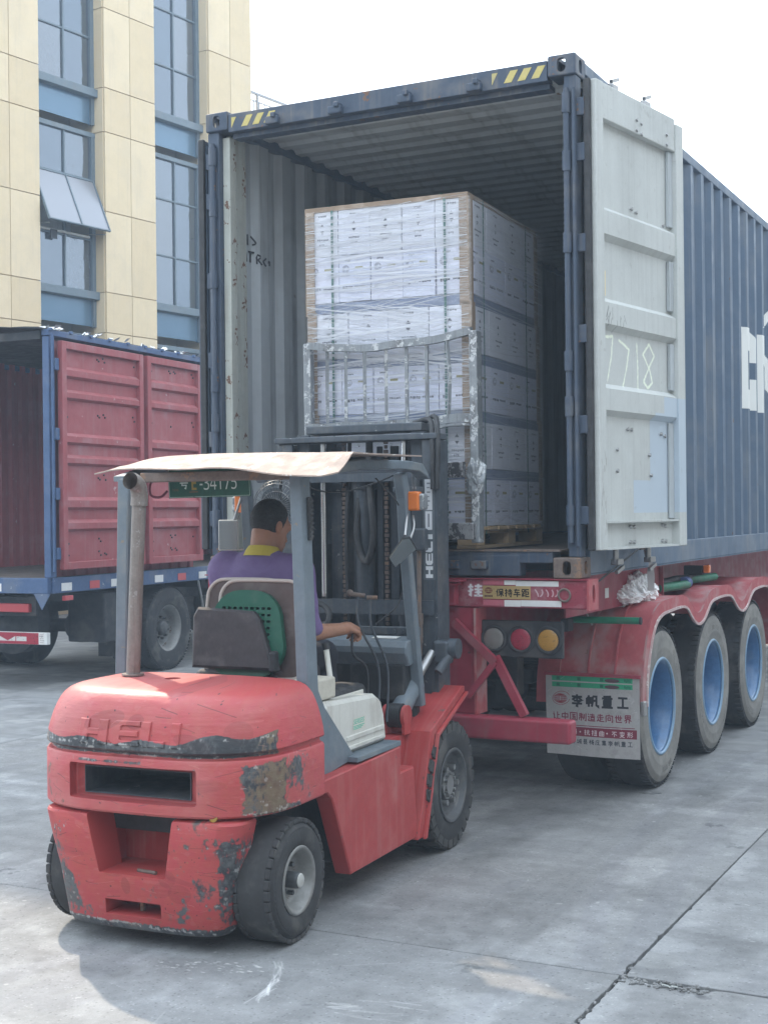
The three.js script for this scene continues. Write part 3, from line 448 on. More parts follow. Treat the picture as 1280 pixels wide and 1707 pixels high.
function truckWheel(parent, x, z, R, o = {}) {   // dual wheel, outer face towards +x * s
  const { s = 1, rim = M.rimGrey, tyre = M.rubberDust, r = R * 0.535, w = 0.26, dish = 0.17, depth = 0, dual = true } = o;
  const wh = sub(parent, 'wheel', [x, R, z], [0, s < 0 ? Math.PI : 0, rr(0, 1)]); wh.rotation.order = 'YXZ'; wh.rotation.set(rr(0, 3), s < 0 ? Math.PI : 0, 0);
  const ring = (cx) => onX(la(tyreProfile(R, r, w), 64)).translate(cx, 0, 0);
  const gr = []; for (let k = 0; k < 3; k++) gr.push(onX(la([[R - 0.004, -0.005], [R + 0.0035, -0.0045], [R + 0.0035, 0.0045], [R - 0.004, 0.005]], 48)).translate(-w / 2 + (k - 1) * 0.062, 0, 0));
  const lugs = []; for (let k = 0; k < 72; k++) for (const e of [-1, 1]) { const g = bx(0.05, 0.012, 0.026, -w / 2 + e * (w * 0.5 - 0.04), R - 0.004, 0, 0.002); lugs.push(g.applyMatrix4(new THREE.Matrix4().makeRotationX(k / 72 * Math.PI * 2))); }
  add(wh, 'tyre', M.rubber, [ring(-w / 2), ...lugs]);
  const sw2 = (q) => q + 0.0015; add(wh, 'sidewall', tyre, onX(la([[R - 0.03, w * 0.45 + 0.001], [r + (R - r) * 0.72, sw2(w * 0.5)], [r + (R - r) * 0.66, sw2(w * 0.508)], [r + (R - r) * 0.62, sw2(w * 0.5)], [r + (R - r) * 0.42, sw2(w * 0.503)], [r + (R - r) * 0.38, sw2(w * 0.512)], [r + (R - r) * 0.34, sw2(w * 0.5)], [r + 0.024, sw2(w * 0.46)], [r + 0.018, sw2(w * 0.47)], [r + 0.01, sw2(w * 0.43)]].reverse(), 64)).translate(-w / 2, 0, 0));
  { const mk = []; for (const a0 of [0.4, 2.5, 4.6]) for (let k = 0; k < 8; k++) if (k !== 4) mk.push(bx(0.006, 0.034, 0.016, 0.0015, (r + R) / 2 + 0.002, 0, 0.002).applyMatrix4(new THREE.Matrix4().makeRotationX(a0 + k * 0.062))); stuff(add(wh, 'sidewall_marking', tyre, mk)); }
  if (dual) add(wh, 'inner_tyre', M.rubber, ring(-w * 1.5 - 0.06));
  add(wh, 'rim', rim, [onX(la([[r + 0.018, -0.035], [r + 0.02, -0.022], [r + 0.006, -0.018], [r - 0.012, -0.03], [r - 0.016, -0.06], [r - 0.034, -0.075], [r - 0.036, -0.13], [r - 0.05, -0.145], [r - 0.052, -dish], [r * 0.62, -dish - 0.012], [r * 0.5, -dish + 0.012], [0.001, -dish + 0.012]], 56))]);
  if (rim === M.rimBlue) add(wh, 'rim_flange_highlight', M.flangeHighlight, onX(la([[r + 0.001, -0.016], [r + 0.004, -0.004], [r + 0.016, -0.002], [r + 0.024, -0.01], [r + 0.024, -0.02]].reverse(), 56)));  // rim flange ring, its edge highlight put into the paler colour
  const hub = [onX(la([[0.001, 0.03], [0.06, 0.03], [0.085, 0.01], [0.09, -0.06], [0.13, -0.07]], 24)).translate(-dish + 0.05, 0, 0)];
  for (let k = 0; k < 10; k++) { const a = k / 10 * Math.PI * 2; hub.push(cy(0.015, 0.04, -dish + 0.03, Math.cos(a) * r * 0.48, Math.sin(a) * r * 0.48, 'x', 6)); }
  add(wh, 'hub', M.rimDark, hub);
  return wh;
}
// corrugated sheet in the (u, y) plane: returns outline points along u with given pitch and depth
function corrugation(u0, u1, pitch, depth, out = 0.36, slope = 0.2, phase = 0) {
  const pts = []; let u = u0 - phase;
  while (u < u1) { for (const [f, d] of [[0, 0], [out - slope, 0], [out, -depth], [out + (1 - out - slope), -depth], [1, 0]]) { const x = u + f * pitch; if (x >= u0 && x <= u1 && (!pts.length || x > pts[pts.length - 1][0] + 1e-4)) pts.push([x, d]); } u += pitch; }
  return pts;
}
function ribbon(pts, y0, y1, flip) {   // wall standing on a polyline of [x, z]
  const pos = [], n = pts.length;
  for (let i = 0; i + 1 < n; i++) { const [ax, az] = pts[i], [bx2, bz] = pts[i + 1]; const q = [[ax, y0, az], [bx2, y0, bz], [bx2, y1, bz], [ax, y0, az], [bx2, y1, bz], [ax, y1, az]]; if (flip) q.reverse(); for (const p of q) pos.push(...p); }
  const g = new THREE.BufferGeometry(); g.setAttribute('position', new THREE.BufferAttribute(new Float32Array(pos), 3)); g.computeVertexNormals(); return g;
}
{
  const t = thing('box_truck', 'red and blue box truck with open rear, doors folded against its side', 'truck', [-5.691, 0, -5.72], 0.061);
  const ZR = 2.22, L = -7, W = 2.46, y0 = 1.16, y1 = 3.56;
  add(t, 'cargo_floor', M.planks, bb(-W, 0, y0 - 0.08, y0, L, ZR - 0.01));
  add(t, 'rear_sill', M.boxBlue, bb(-W - 0.02, 0.02, 1.0, y0 - 0.003, ZR - 0.012, ZR + 0.05, 0.008));
  add(t, 'side_rail', M.boxBlue, [bb(-0.03, 0.045, 1.0, y0 - 0.002, L, ZR - 0.014, 0.008)]);
  add(t, 'side_rail', M.boxBlue, bb(-W - 0.045, -W + 0.03, 1.0, y0 - 0.002, L, ZR - 0.014, 0.008));
  for (const x of [-W, 0]) add(t, 'corner_post', M.boxBlue, bb(x - 0.04, x + 0.04, y0, y1 + 0.02, ZR - 0.08, ZR + 0.02, 0.008));
  add(t, 'top_rail', M.boxBlue, bb(-0.04, 0.045, y1 + 0.023, y1 + 0.085, L, ZR + 0.03, 0.008));
  add(t, 'top_rail', M.boxBlue, bb(-W - 0.045, -W + 0.04, y1 + 0.023, y1 + 0.085, L, ZR + 0.03, 0.008));
  add(t, 'rear_header', M.chassis, bb(-W + 0.06, -0.06, y1 - 0.01, y1 + 0.08, ZR - 0.06, ZR + 0.02, 0.01));
  { const pts = []; for (let i = 0; i <= 14; i++) { const x = -W + W * i / 14; pts.push([x, y1 + 0.095 + 0.06 * Math.sin(Math.PI * i / 14) + rr(-0.006, 0.006)]); } for (let i = 14; i >= 0; i--) pts.push([-W + W * i / 14, y1 + 0.086 + 0.06 * Math.sin(Math.PI * i / 14)]); add(t, 'roof_sheet', M.chassis, ex(pts, ZR - L + 0.12).translate(0, 0, L)); }
  add(t, 'front_wall', M.boxRed, bb(-W, 0, y0, y1, L - 0.05, L));
  const cor = (u0, u1) => corrugation(u0, u1, 0.2, 0.04, 0.5, 0.12);
  add(t, 'side_wall', M.boxRed, ribbon(cor(L, ZR - 0.1).map(([z, d]) => [-W + 0.02 - d, z]), y0, y1 + 0.09));
  each(t, 'side_wall', M.boxRed, [ribbon(cor(-0.56, ZR - 0.1).map(([z, d]) => [-0.03 + d * 0.5, z]), y0, y1), ribbon(cor(L, -2.1).map(([z, d]) => [-0.03 + d * 0.5, z]), y0, y1)]);
  // two door leaves folded forward against the right side, inner ribbed faces outwards
  for (const [za, zb, label] of [[2.12, 0.66, 'red ribbed door leaf nearest the open rear'], [0.58, -0.56, 'narrower red ribbed door leaf further along']]) {
    const d = sub(t, 'door_leaf'); d.userData.label = label;
    const zc = (za + zb) / 2, w = za - zb, f = 0.075, fy0 = 1.235, fy1 = 3.54;
    add(d, 'leaf_frame', M.boxRed, [bb(0.055, 0.115, fy0, fy1, zb, zb + f, 0.006), bb(0.055, 0.115, fy0, fy1, za - f, za, 0.006), bb(0.056, 0.113, fy1 - f, fy1, zb + f, za - f, 0.006), bb(0.056, 0.113, fy0, fy0 + f, zb + f, za - f, 0.006)]);
    const rib = []; let y = fy0 + f;
    const prof = [[0.066, fy0 + f]];   // ribs at measured heights [bottom, top]
    for (const [a, b2] of [[1.62, 1.74], [1.84, 1.97], [2.29, 2.40], [2.50, 2.62], [2.95, 3.06], [3.17, 3.29]]) prof.push([0.066, a], [0.108, a + 0.025], [0.108, b2 - 0.035], [0.066, b2]);
    prof.push([0.066, fy1 - f]);
    const back = [...prof].reverse().map(([x, yy]) => [x - 0.004, yy]);
    const g = ex([...prof, ...back], w - 2 * f).translate(0, 0, zb + f);
    add(d, 'ribbed_panel', M.boxRed, toCreasedNormals(clean(g), 0.3));
    const bolts = []; for (const by of [1.36, 1.5, 2.15, 2.8, 3.38]) for (const bz of [za - f - 0.06, zc + 0.04, zc - 0.06, zb + f + 0.05]) for (const [oy, oz] of [[0, 0], [0.035, 0.03]]) if (rnd() < 0.75) bolts.push(cy(0.011, 0.012, 0.068, by + oy + rr(-0.02, 0.02), bz + oz, 'x', 6));
    stuff(add(d, 'bolt_heads', M.chassis, bolts));
  }
  const hinges = []; for (const y of [1.4, 2.0, 2.6, 3.3]) hinges.push(bb(0.045, 0.09, y - 0.06, y + 0.06, ZR - 0.085, ZR - 0.02, 0.006)); each(t, 'hinge', M.boxBlue, hinges);
  add(t, 'lock_rod', M.boxBlue, rod([0.07, 1.22, ZR + 0.0], [0.07, 3.6, ZR + 0.0], 0.014));
  const refl = (x0, x1, yy0, yy1, z, m) => bb(x0, x1, yy0, yy1, z - 0.002, z);
  for (const [i, z] of [2.08, 1.6, 1.22, 0.8, 0.38, -0.1, -0.56, -1.0].entries()) add(t, 'reflector_strip', [M.white, M.lensR][i % 2], bb(0.046, 0.049, 1.02, 1.1, z - 0.17, z));
  for (const [i, x] of [-0.55, -0.95, -1.35, -1.75].entries()) add(t, 'reflector_strip', [M.white, M.lensR][i % 2], bb(x - 0.08, x, 1.02, 1.1, ZR + 0.05, ZR + 0.053));
  add(t, 'corner_bracket', M.boxBlue, ex([[-0.1, 0], [0.1, 0], [0, -0.16]], 0.012).translate(-0.05, 1.0, ZR + 0.04));
  const hooks = []; for (let z = ZR; z > -1.4; z -= 0.34) hooks.push(bb(0.03, 0.065, y1 + 0.07, y1 + 0.1, z - 0.02, z + 0.02, 0.006)); each(t, 'tarp_hook', M.boxBlue, hooks);
  { const s = []; for (let k = 0; k < 26; k++) { const g = new THREE.PlaneGeometry(rr(0.05, 0.22), rr(0.03, 0.06), 3, 1), p = g.attributes.position; for (let q = 0; q < p.count; q++) p.setZ(q, rr(-0.02, 0.02)); s.push(place(g, rr(-0.04, 0.06), y1 + 0.1 + rr(0, 0.02), rr(-1.5, ZR), -1.2, rr(-0.4, 0.4), rr(-0.5, 0.5))); } stuff(add(t, 'torn_tarp_edge', M.white, s)); }
  // chassis
  add(t, 'chassis_rail', M.chassis, bb(-1.62, -1.53, 0.72, 0.99, L, ZR - 0.1)); add(t, 'chassis_rail', M.chassis, bb(-0.93, -0.84, 0.72, 0.99, L, ZR - 0.1));
  for (let z = 1.8; z > -5; z -= 0.9) add(t, 'cross_member', M.chassis, bb(-W + 0.1, -0.1, 0.9, 0.995, z - 0.05, z + 0.05));
  add(t, 'bumper', M.white, bb(-W + 0.2, -0.08, 0.48, 0.6, ZR - 0.12, ZR - 0.06, 0.006));
  const bt = canvasTex(512, 64, (g, w, h) => { g.fillStyle = '#d8d6d2'; g.fillRect(0, 0, w, h); g.fillStyle = '#9c2236'; g.fillRect(210, 0, 270, h); g.fillStyle = '#c9c4c0'; g.fillRect(212, 30, 40, 18); g.beginPath(); g.moveTo(250, 20); g.lineTo(300, 46); g.lineTo(345, 20); g.lineTo(345, 48); g.lineTo(250, 48); g.fill(); g.fillRect(350, 22, 60, 26); g.fillStyle = '#77706e'; for (let i = 0; i < 5; i++) g.fillRect(120 + i * 16, 18 + (i % 2) * 4, 10, 24); g.fillStyle = '#b8b2ae'; for (let i = 0; i < 5; i++) g.fillRect(486, 6 + i * 11, 22, 5); grime(g, w, h, 120, '40,36,36', 0.3, 9); });
  add(t, 'bumper_marking', new THREE.MeshPhysicalMaterial({ map: bt, roughness: 0.5 }), place(new THREE.PlaneGeometry(1.1, 0.115), -0.66, 0.54, ZR - 0.0575), true);
  add(t, 'tail_lamp', M.lensR, bb(-0.75, -0.32, 0.80, 0.89, ZR - 0.14, ZR - 0.08, 0.01)); add(t, 'tail_lamp_housing', M.chassis, bb(-0.8, -0.27, 0.76, 0.96, ZR - 0.2, ZR - 0.14, 0.01));
  add(t, 'spare_wheel_carrier', M.chassis, [cy(0.34, 0.2, -0.75, 0.68, ZR - 0.45, 'z', 24)]);
  add(t, 'tool_box', M.chassis, bb(-0.5, -0.02, 0.42, 0.96, 0.62, 1.25, 0.02));
  add(t, 'marker_lamp', M.lensR, bb(0.02, 0.06, 0.92, 0.97, 1.9, 2.04, 0.006));
  add(t, 'stay_rod', M.steel, rod([0.0, 0.99, -0.62], [-0.05, 0.55, -0.85], 0.014));
  for (const [x, s] of [[0, 1], [-W, -1]]) { truckWheel(t, x, 0, 0.48, { s, rim: M.rimGrey, tyre: M.rubber, dish: 0.15 }); }
  truckWheel(t, 0, -4.6, 0.48, { dual: false, tyre: M.rubber }); truckWheel(t, -W, -4.6, 0.48, { s: -1, dual: false, tyre: M.rubber });
  add(t, 'axle', M.chassis, [cy(0.08, W - 0.5, -W / 2, 0.48, 0, 'x'), new THREE.SphereGeometry(0.2, 16, 12).translate(-W / 2, 0.48, 0)]);
  each(t, 'mudflap', M.blackP, [bb(-0.56, -0.02, 0.2, 0.9, 0.6, 0.61), bb(-W + 0.02, -W + 0.56, 0.2, 0.9, 0.6, 0.61)]);
  add(t, 'cab', M.boxBlue, bb(-W, 0, 0.6, 2.9, L - 2.2, L - 0.3, 0.1));
}
// ---------- container trailer chassis ----------
function offsetLine(pts, d) {
  return pts.map((p, i) => { const a = pts[Math.max(0, i - 1)], b = pts[Math.min(pts.length - 1, i + 1)]; let tx = b[0] - a[0], ty = b[1] - a[1]; const l = Math.hypot(tx, ty); return [p[0] - ty / l * d, p[1] + tx / l * d]; });
}
function smoothLine(pts, n) { const c = new THREE.CatmullRomCurve3(pts.map(([a, b]) => V(a, b, 0)), false, 'centripetal'); return c.getPoints(n).map((p) => [p.x, p.y]); }
{
  const t = thing('container_trailer', 'dusty red three axle container trailer under the blue container', 'trailer');
  // rear beam with lettering sprayed on
  const faceTex = canvasTex(1024, 224, (g, w, h) => {
    const im = g.createImageData(w, h);
    for (let y = 0; y < h; y++) for (let x = 0; x < w; x++) { const n = at2(mid, x, y), f = at2(fine, x * 2, y * 2), d = st(0.45, 0.8, at2(big, x, y) * 0.5 + n * 0.5) * 0.45, c = mixc([0.29 * (0.85 + 0.3 * n), 0.04 * (0.85 + 0.4 * f), 0.065], [0.34, 0.25, 0.26], d), o = (y * w + x) * 4; im.data[o] = enc(c[0]); im.data[o + 1] = enc(c[1]); im.data[o + 2] = enc(c[2]); im.data[o + 3] = 255; }
    g.putImageData(im, 0, 0);
    // x: 0.40 .. 1.25 m, y: 1.40 .. 1.235 m
    const X = (x) => (x - 0.40) / 0.85 * w, Y = (y) => (1.398 - y) / 0.166 * h;
    g.strokeStyle = 'rgba(226,224,226,0.85)'; g.shadowColor = 'rgba(226,224,226,0.9)'; g.shadowBlur = 12; zi(g, '挂', X(0.53), Y(1.382), X(0.63) - X(0.53), 15, 1); zi(g, '挂', X(0.53), Y(1.382), X(0.63) - X(0.53), 9, 1); g.shadowBlur = 0;
    g.strokeStyle = 'rgba(214,200,204,0.7)'; g.lineWidth = 10;
    for (const [a, b, c] of [[0.945, 0.955, 0.02], [0.985, 0.99, -0.01], [1.01, 1.02, 0.01], [1.045, 1.05, 0.0], [1.075, 1.08, -0.012]]) { g.beginPath(); g.moveTo(X(a), Y(1.345)); g.quadraticCurveTo(X(b + 0.01), Y(1.32), X(a + c), Y(1.30)); g.stroke(); }
    grime(g, w, h, 260, '60,20,26', 0.4, 8); grime(g, w, h, 60, '190,150,150', 0.25, 16);
  });
  add(t, 'rear_beam', M.tRed, bb(-1.25, 1.25, 1.232, 1.392, -0.16, -0.012, 0.006));
  add(t, 'beam_face', new THREE.MeshPhysicalMaterial({ map: faceTex, roughness: 0.6 }), place(new THREE.PlaneGeometry(0.85, 0.148), 0.825, 1.312, -0.009), true);
  add(t, 'beam_top_plate', M.tRed, bb(-1.262, 1.262, 1.3925, 1.3985, -0.17, 0.006));
  add(t, 'beam_end_plate', M.tRedDust, ex([[-0.16, 1.225], [0.005, 1.225], [0.005, 1.397], [-0.16, 1.397]], 0.012, 0, [[...Array(20)].map((_, i) => [-0.08 + 0.026 * Math.cos(i / 10 * Math.PI), 1.315 + 0.052 * Math.sin(i / 10 * Math.PI)])]).applyMatrix4(new THREE.Matrix4().makeRotationY(-Math.PI / 2)).translate(1.264, 0, 0));
  const pink = worn([0.5, 0.13, 0.17], { size: 0.5, dirtAmt: 0.4 });
  for (const [x0, x1, y0, y1, m] of [[0.632, 0.76, 1.362, 1.388, pink], [0.762, 0.83, 1.362, 1.388, M.white], [0.832, 1.085, 1.356, 1.386, M.white], [0.632, 0.76, 1.244, 1.276, pink], [0.762, 0.86, 1.24, 1.276, M.white], [0.862, 1.10, 1.243, 1.277, M.white]]) add(t, 'reflective_strip', m, bb(x0, x1, y0, y1, -0.009, -0.0065));
  const plaque = canvasTex(512, 128, (g, w, h) => { g.fillStyle = '#b79d6c'; g.fillRect(0, 0, w, h); g.strokeStyle = '#6f2f2c'; g.lineWidth = 4; for (let i = 0; i < 4; i++) { g.beginPath(); g.ellipse(62, 46, 40 - i * 10, 28 - i * 3, 0, 0, 7); g.stroke(); } g.beginPath(); g.moveTo(22, 46); g.lineTo(102, 46); g.stroke(); g.fillStyle = '#54302c'; for (let i = 0; i < 6; i++) g.fillRect(18 + i * 15, 92, 12, 18); g.strokeStyle = '#23201e'; '保持车距'.split('').forEach((c, i) => zi(g, c, 140 + i * 90, 20, 88, 11)); grime(g, w, h, 90, '90,70,50', 0.25, 9); });
  add(t, 'warning_plaque', new THREE.MeshPhysicalMaterial({ map: plaque, roughness: 0.45, metalness: 0.2 }), place(new THREE.PlaneGeometry(0.29, 0.074), 0.776, 1.319, -0.0055), true);
  add(t, 'tie_ring', M.rust, [new THREE.TorusGeometry(0.034, 0.006, 8, 24).translate(1.12, 1.31, -0.002)]);
  for (const s of [-1, 1]) {
    add(t, 'beam_bracket', M.tRed, [bx(0.17, 0.13, 0.06, s * 0.40, 1.305, 0.025, 0.008), bx(0.24, 0.012, 0.1, s * 0.41, 1.385, 0.04), bx(0.2, 0.012, 0.08, s * 0.41, 1.365, 0.045)]);
    add(t, 'rear_post', M.tRed, [bb(s > 0 ? 0.40 : -0.58, s > 0 ? 0.58 : -0.40, 0.62, 1.231, -0.14, -0.02, 0.006)]);
    add(t, 'post_flange', M.tRedDust, bb(s > 0 ? 0.575 : -0.59, s > 0 ? 0.59 : -0.575, 0.62, 1.225, -0.15, 0.0));
    const q = (p) => [p[0] * s, p[1], p[2]];
    each(t, 'brace', M.tRed, [bar(q([0.46, 1.15, 0.02]), q([0.715, 0.925, 0.02]), 0.035, 0.045), bar(q([0.715, 0.93, 0.022]), q([0.545, 0.72, 0.022]), 0.03, 0.035), bar(q([0.705, 0.955, 0.0]), q([0.88, 0.63, 0.0]), 0.04, 0.045)]);
    // lamp board
    const l = sub(t, 'lamp_board');
    add(l, 'backing_plate', M.chassis, bx(0.5, 0.21, 0.03, s * 0.83, 1.05, -0.1, 0.01));
    for (const [i, x] of [0.665, 0.83, 0.995].entries()) {
      const lens = canvasTex(128, 128, (g, w, h) => {
        const bg = ['#8d8a84', '#a83347', '#b98a3a'][i], dk = ['#4b4a48', '#7d1f33', '#8a5f1f'][i], hi = ['#c9c7c0', '#c6596a', '#d9b266'][i];
        g.fillStyle = bg; g.fillRect(0, 0, w, h);
        for (let r = 0; r < 6; r++) for (let k = 0; k < (r ? r * 6 : 1); k++) { const a = k / (r ? r * 6 : 1) * Math.PI * 2, xx = 64 + Math.cos(a) * r * 11, yy = 64 + Math.sin(a) * r * 11; g.fillStyle = dk; g.beginPath(); g.arc(xx, yy, 4.6, 0, 7); g.fill(); g.fillStyle = hi; g.beginPath(); g.arc(xx, yy, 2.2, 0, 7); g.fill(); }
        grime(g, w, h, 50, '60,52,46', 0.35, 9);
      });
      add(l, 'lamp_rim', M.blackP, new THREE.TorusGeometry(0.07, 0.011, 10, 36).translate(s * x, 1.05, -0.08));
      const dome = la([[0.068, 0], [0.06, 0.008], [0.04, 0.013], [0.001, 0.015]], 32).applyMatrix4(new THREE.Matrix4().makeRotationX(Math.PI / 2)).translate(s * x, 1.05, -0.083);
      const c = clean(dome), p = c.attributes.position, uv = c.attributes.uv; for (let k = 0; k < p.count; k++) uv.setXY(k, 0.5 + (p.getX(k) - s * x) / 0.14, 0.5 + (p.getY(k) - 1.05) / 0.14);
      const le = add(l, 'lens', new THREE.MeshPhysicalMaterial({ map: lens, roughness: 0.3, clearcoat: 0.5 }), c, true);
    }
  }
  add(t, 'underrun_bar', M.tRed, bb(-1.165, 1.165, 0.49, 0.62, -0.06, 0.05, 0.02));
  // main rails, cross members, axles
  for (const s of [-1, 1]) {
    const xx = s * 0.47;
    add(t, 'main_rail', M.tRed, [bb(xx - 0.008, xx + 0.008, 0.93, 1.38, -12.2, -0.16), bb(xx - 0.07, xx + 0.07, 1.375, 1.39, -12.2, -0.17), bb(xx - 0.07, xx + 0.07, 0.915, 0.93, -12.2, -0.17)]);
    add(t, 'side_rail', M.tRed, [bb(s > 0 ? 1.06 : -1.072, s > 0 ? 1.072 : -1.06, 1.17, 1.392, -2.05, -0.161), bb(s > 0 ? 1.03 : -1.12, s > 0 ? 1.12 : -1.03, 1.3925, 1.398, -2.1, -0.18), bb(s > 0 ? 1.0 : -1.1, s > 0 ? 1.1 : -1.0, 1.15, 1.392, -2.065, -2.052)]);
    for (const z of [-0.5, -0.86, -1.22]) add(t, 'reflective_square', M.white, bb(s > 0 ? 1.0725 : -1.075, s > 0 ? 1.075 : -1.0725, 1.24, 1.3, z - 0.07, z));
  }
  for (const z of [-0.9, -2.16, -3.5, -5.2, -7, -9, -11]) add(t, 'cross_member', M.chassis, bb(-0.46, 0.46, 1.1, 1.3, z - 0.06, z + 0.06));
  for (const z of [-1.49, -2.84, -4.2]) {
    add(t, 'axle', M.chassis, [cy(0.075, 1.9, 0, 0.51, z, 'x'), bx(0.12, 0.1, 0.9, 0.47, 0.72, z, 0.02), bx(0.12, 0.1, 0.9, -0.47, 0.72, z, 0.02)]);
    for (const s of [1, -1]) { const w = truckWheel(t, s * 1.25, z, 0.512, { s, rim: M.rimBlue, tyre: M.rubberDust, r: 0.292, w: 0.27, dish: 0.255 }); if (s > 0) w.rotation.x = z; }
  }
  for (const [x, z] of [[-0.15, -0.75], [0.2, -2.16], [-0.2, -3.5]]) add(t, 'air_tank', M.chassis, [cy(0.13, 0.6, x, 0.82, z, 'x', 24)]);
  for (const z of [-1.49, -2.84, -4.2]) for (const s of [-1, 1]) add(t, 'brake_chamber', M.chassis, [cy(0.09, 0.16, s * 0.3, 0.6, z + 0.24, 'z', 18), rod([s * 0.3, 0.6, z + 0.2], [s * 0.45, 0.52, z], 0.02)]);
  for (const s of [-1, 1]) each(t, 'spring_hanger', M.chassis, [bb(s > 0 ? 0.42 : -0.52, s > 0 ? 0.52 : -0.42, 0.62, 0.92, -2.22, -2.1, 0.01), bb(s > 0 ? 0.42 : -0.52, s > 0 ? 0.52 : -0.42, 0.62, 0.92, -0.92, -0.8, 0.01)]);
  // wavy mudguards over the wheels
  const top = smoothLine([[-0.915, 0.58], [-0.93, 0.72], [-0.975, 0.87], [-1.07, 1.03], [-1.19, 1.135], [-1.34, 1.183], [-1.51, 1.196], [-1.88, 1.2], [-1.99, 1.175], [-2.09, 1.12], [-2.18, 1.075], [-2.27, 1.055], [-2.37, 1.068], [-2.46, 1.11], [-2.57, 1.17], [-2.7, 1.196], [-3.18, 1.2], [-3.3, 1.17], [-3.42, 1.11], [-3.52, 1.07], [-3.63, 1.055], [-3.74, 1.075], [-3.84, 1.125], [-3.96, 1.18], [-4.1, 1.2], [-4.5, 1.2], [-4.68, 1.16], [-4.82, 1.05], [-4.9, 0.9], [-4.93, 0.6]], 150);
  for (const s of [1, -1]) {
    const f = sub(t, 'mudguard'), X = (a, b) => (s > 0 ? [a, b] : [-b, -a]);
    add(f, 'guard_sheet', M.tRedDust, toCreasedNormals(clean(side([...top, ...offsetLine(top, 0.006).reverse()], ...X(0.6, 1.272))), 0.5));
    add(f, 'guard_lip', M.tRedDust, toCreasedNormals(clean(side([...offsetLine(top, -0.004), ...offsetLine(top, 0.072).reverse()], ...X(1.2725, 1.285))), 0.5));
    add(f, 'guard_bead', M.bead, toCreasedNormals(clean(side([...offsetLine(top, 0.066), ...offsetLine(top, 0.082).reverse()], ...X(1.2855, 1.297))), 0.5));
    for (const x of [0.74, 0.93, 1.1]) add(f, 'guard_rib', M.tRedDust, side([...offsetLine(top, -0.014).slice(0, 45), ...offsetLine(top, 0.002).slice(0, 45).reverse()], ...X(x, x + 0.012)));
    add(f, 'guard_bracket', M.steel, bx(0.03, 0.09, 0.05, s * 1.285, 0.57, -0.93, 0.008));
    const flap = canvasTex(1024, 860, (g, w, h) => {
      g.fillStyle = '#a9a6a4'; g.fillRect(0, 0, w, h); grime(g, w, h, 240, '140,134,132', 0.2, 60); grime(g, w, h, 140, '205,203,200', 0.2, 50);
      for (const y of [18, 84]) { g.fillStyle = '#2f9c73'; g.fillRect(70, y + 2, 880, 52); g.fillStyle = '#1f6b52'; for (const x of [120, 352, 600]) g.fillRect(x, y + 12, 36, 34); for (let i = 0; i < 6; i++) g.fillRect(860 + i * 12, y + 14 + (i % 3) * 4, 8, 26); g.fillStyle = '#5b3f48'; g.beginPath(); g.ellipse(730, y + 34, 80, 20, 0, 0, 7); g.fill(); }
      g.strokeStyle = '#8d2f38'; g.lineWidth = 5; for (let i = 0; i < 5; i++) { g.beginPath(); g.ellipse(160, 262, 74 - i * 15, 48 - i * 4, 0, 0, 7); g.stroke(); } g.beginPath(); g.ellipse(170, 258, 98, 70, -0.2, 0.4, 6.1); g.stroke(); for (const y of [240, 262, 284]) { g.beginPath(); g.moveTo(92, y); g.lineTo(228, y); g.stroke(); }
      g.strokeStyle = '#26282e'; '李帆重工'.split('').forEach((c, i) => zi(g, c, 276 + i * 166, 200, 142, 22));
      g.strokeStyle = '#7d3042'; '让中国制造走向世界'.split('').forEach((c, i) => zi(g, c, 66 + i * 98, 398, 92, 11));
      g.fillStyle = '#7d3042'; g.fillRect(30, 536, 940, 8); g.fillRect(30, 556, 960, 96);
      g.strokeStyle = '#d6c9c8'; g.fillStyle = '#d6c9c8'; '强'.split('').forEach((c) => zi(g, c, 280, 574, 62, 7)); g.beginPath(); g.arc(380, 606, 9, 0, 7); g.fill(); '抗扭曲'.split('').forEach((c, i) => zi(g, c, 420 + i * 82, 574, 66, 7)); g.beginPath(); g.arc(676, 606, 9, 0, 7); g.fill(); '不变形'.split('').forEach((c, i) => zi(g, c, 720 + i * 82, 574, 66, 7));
      g.strokeStyle = '#3a3d45'; '鄄城县杨庄集李帆重工'.split('').forEach((c, i) => zi(g, c, 268 + i * 69, 676, 60, 7));
      grime(g, w, h, 300, '70,66,66', 0.2, 12); g.strokeStyle = 'rgba(235,235,232,.5)'; g.lineWidth = 3; for (let i = 0; i < 20; i++) { const x = rnd() * w, y = rnd() * h; g.beginPath(); g.moveTo(x, y); g.lineTo(x + rr(-60, 60), y + rr(-40, 40)); g.stroke(); }
    });
    const g = new THREE.PlaneGeometry(0.6, 0.5, 12, 10), p = g.attributes.position;
    for (let k = 0; k < p.count; k++) { const x = p.getX(k), y = p.getY(k); p.setZ(k, 0.012 * Math.sin(x * 9 + 1) * (0.25 - y) * 2 + 0.02 * Math.max(0, -y - 0.1) * Math.sin(x * 5)); }
    g.computeVertexNormals();
    const fl = add(t, 'mudflap', new THREE.MeshPhysicalMaterial({ map: flap, roughness: 0.6, side: THREE.DoubleSide }), place(g, s * 0.975, 0.515, -0.885), true);
    fl.userData.label = 'grey mudflap with red and black lettering';
    add(t, 'mudflap_clamp', M.tRed, bb(...X(0.67, 1.28), 0.755, 0.775, -0.9, -0.875));
  }
  add(t, 'green_pipe', M.greenPipe, rod([0.86, 1.115, -0.74], [1.33, 1.118, -0.74], 0.021)); each(t, 'pipe_bracket', M.chassis, [bx(0.05, 0.08, 0.1, 0.9, 1.09, -0.66, 0.01), rod([1.325, 1.118, -0.74], [1.335, 1.118, -0.74], 0.023)]);
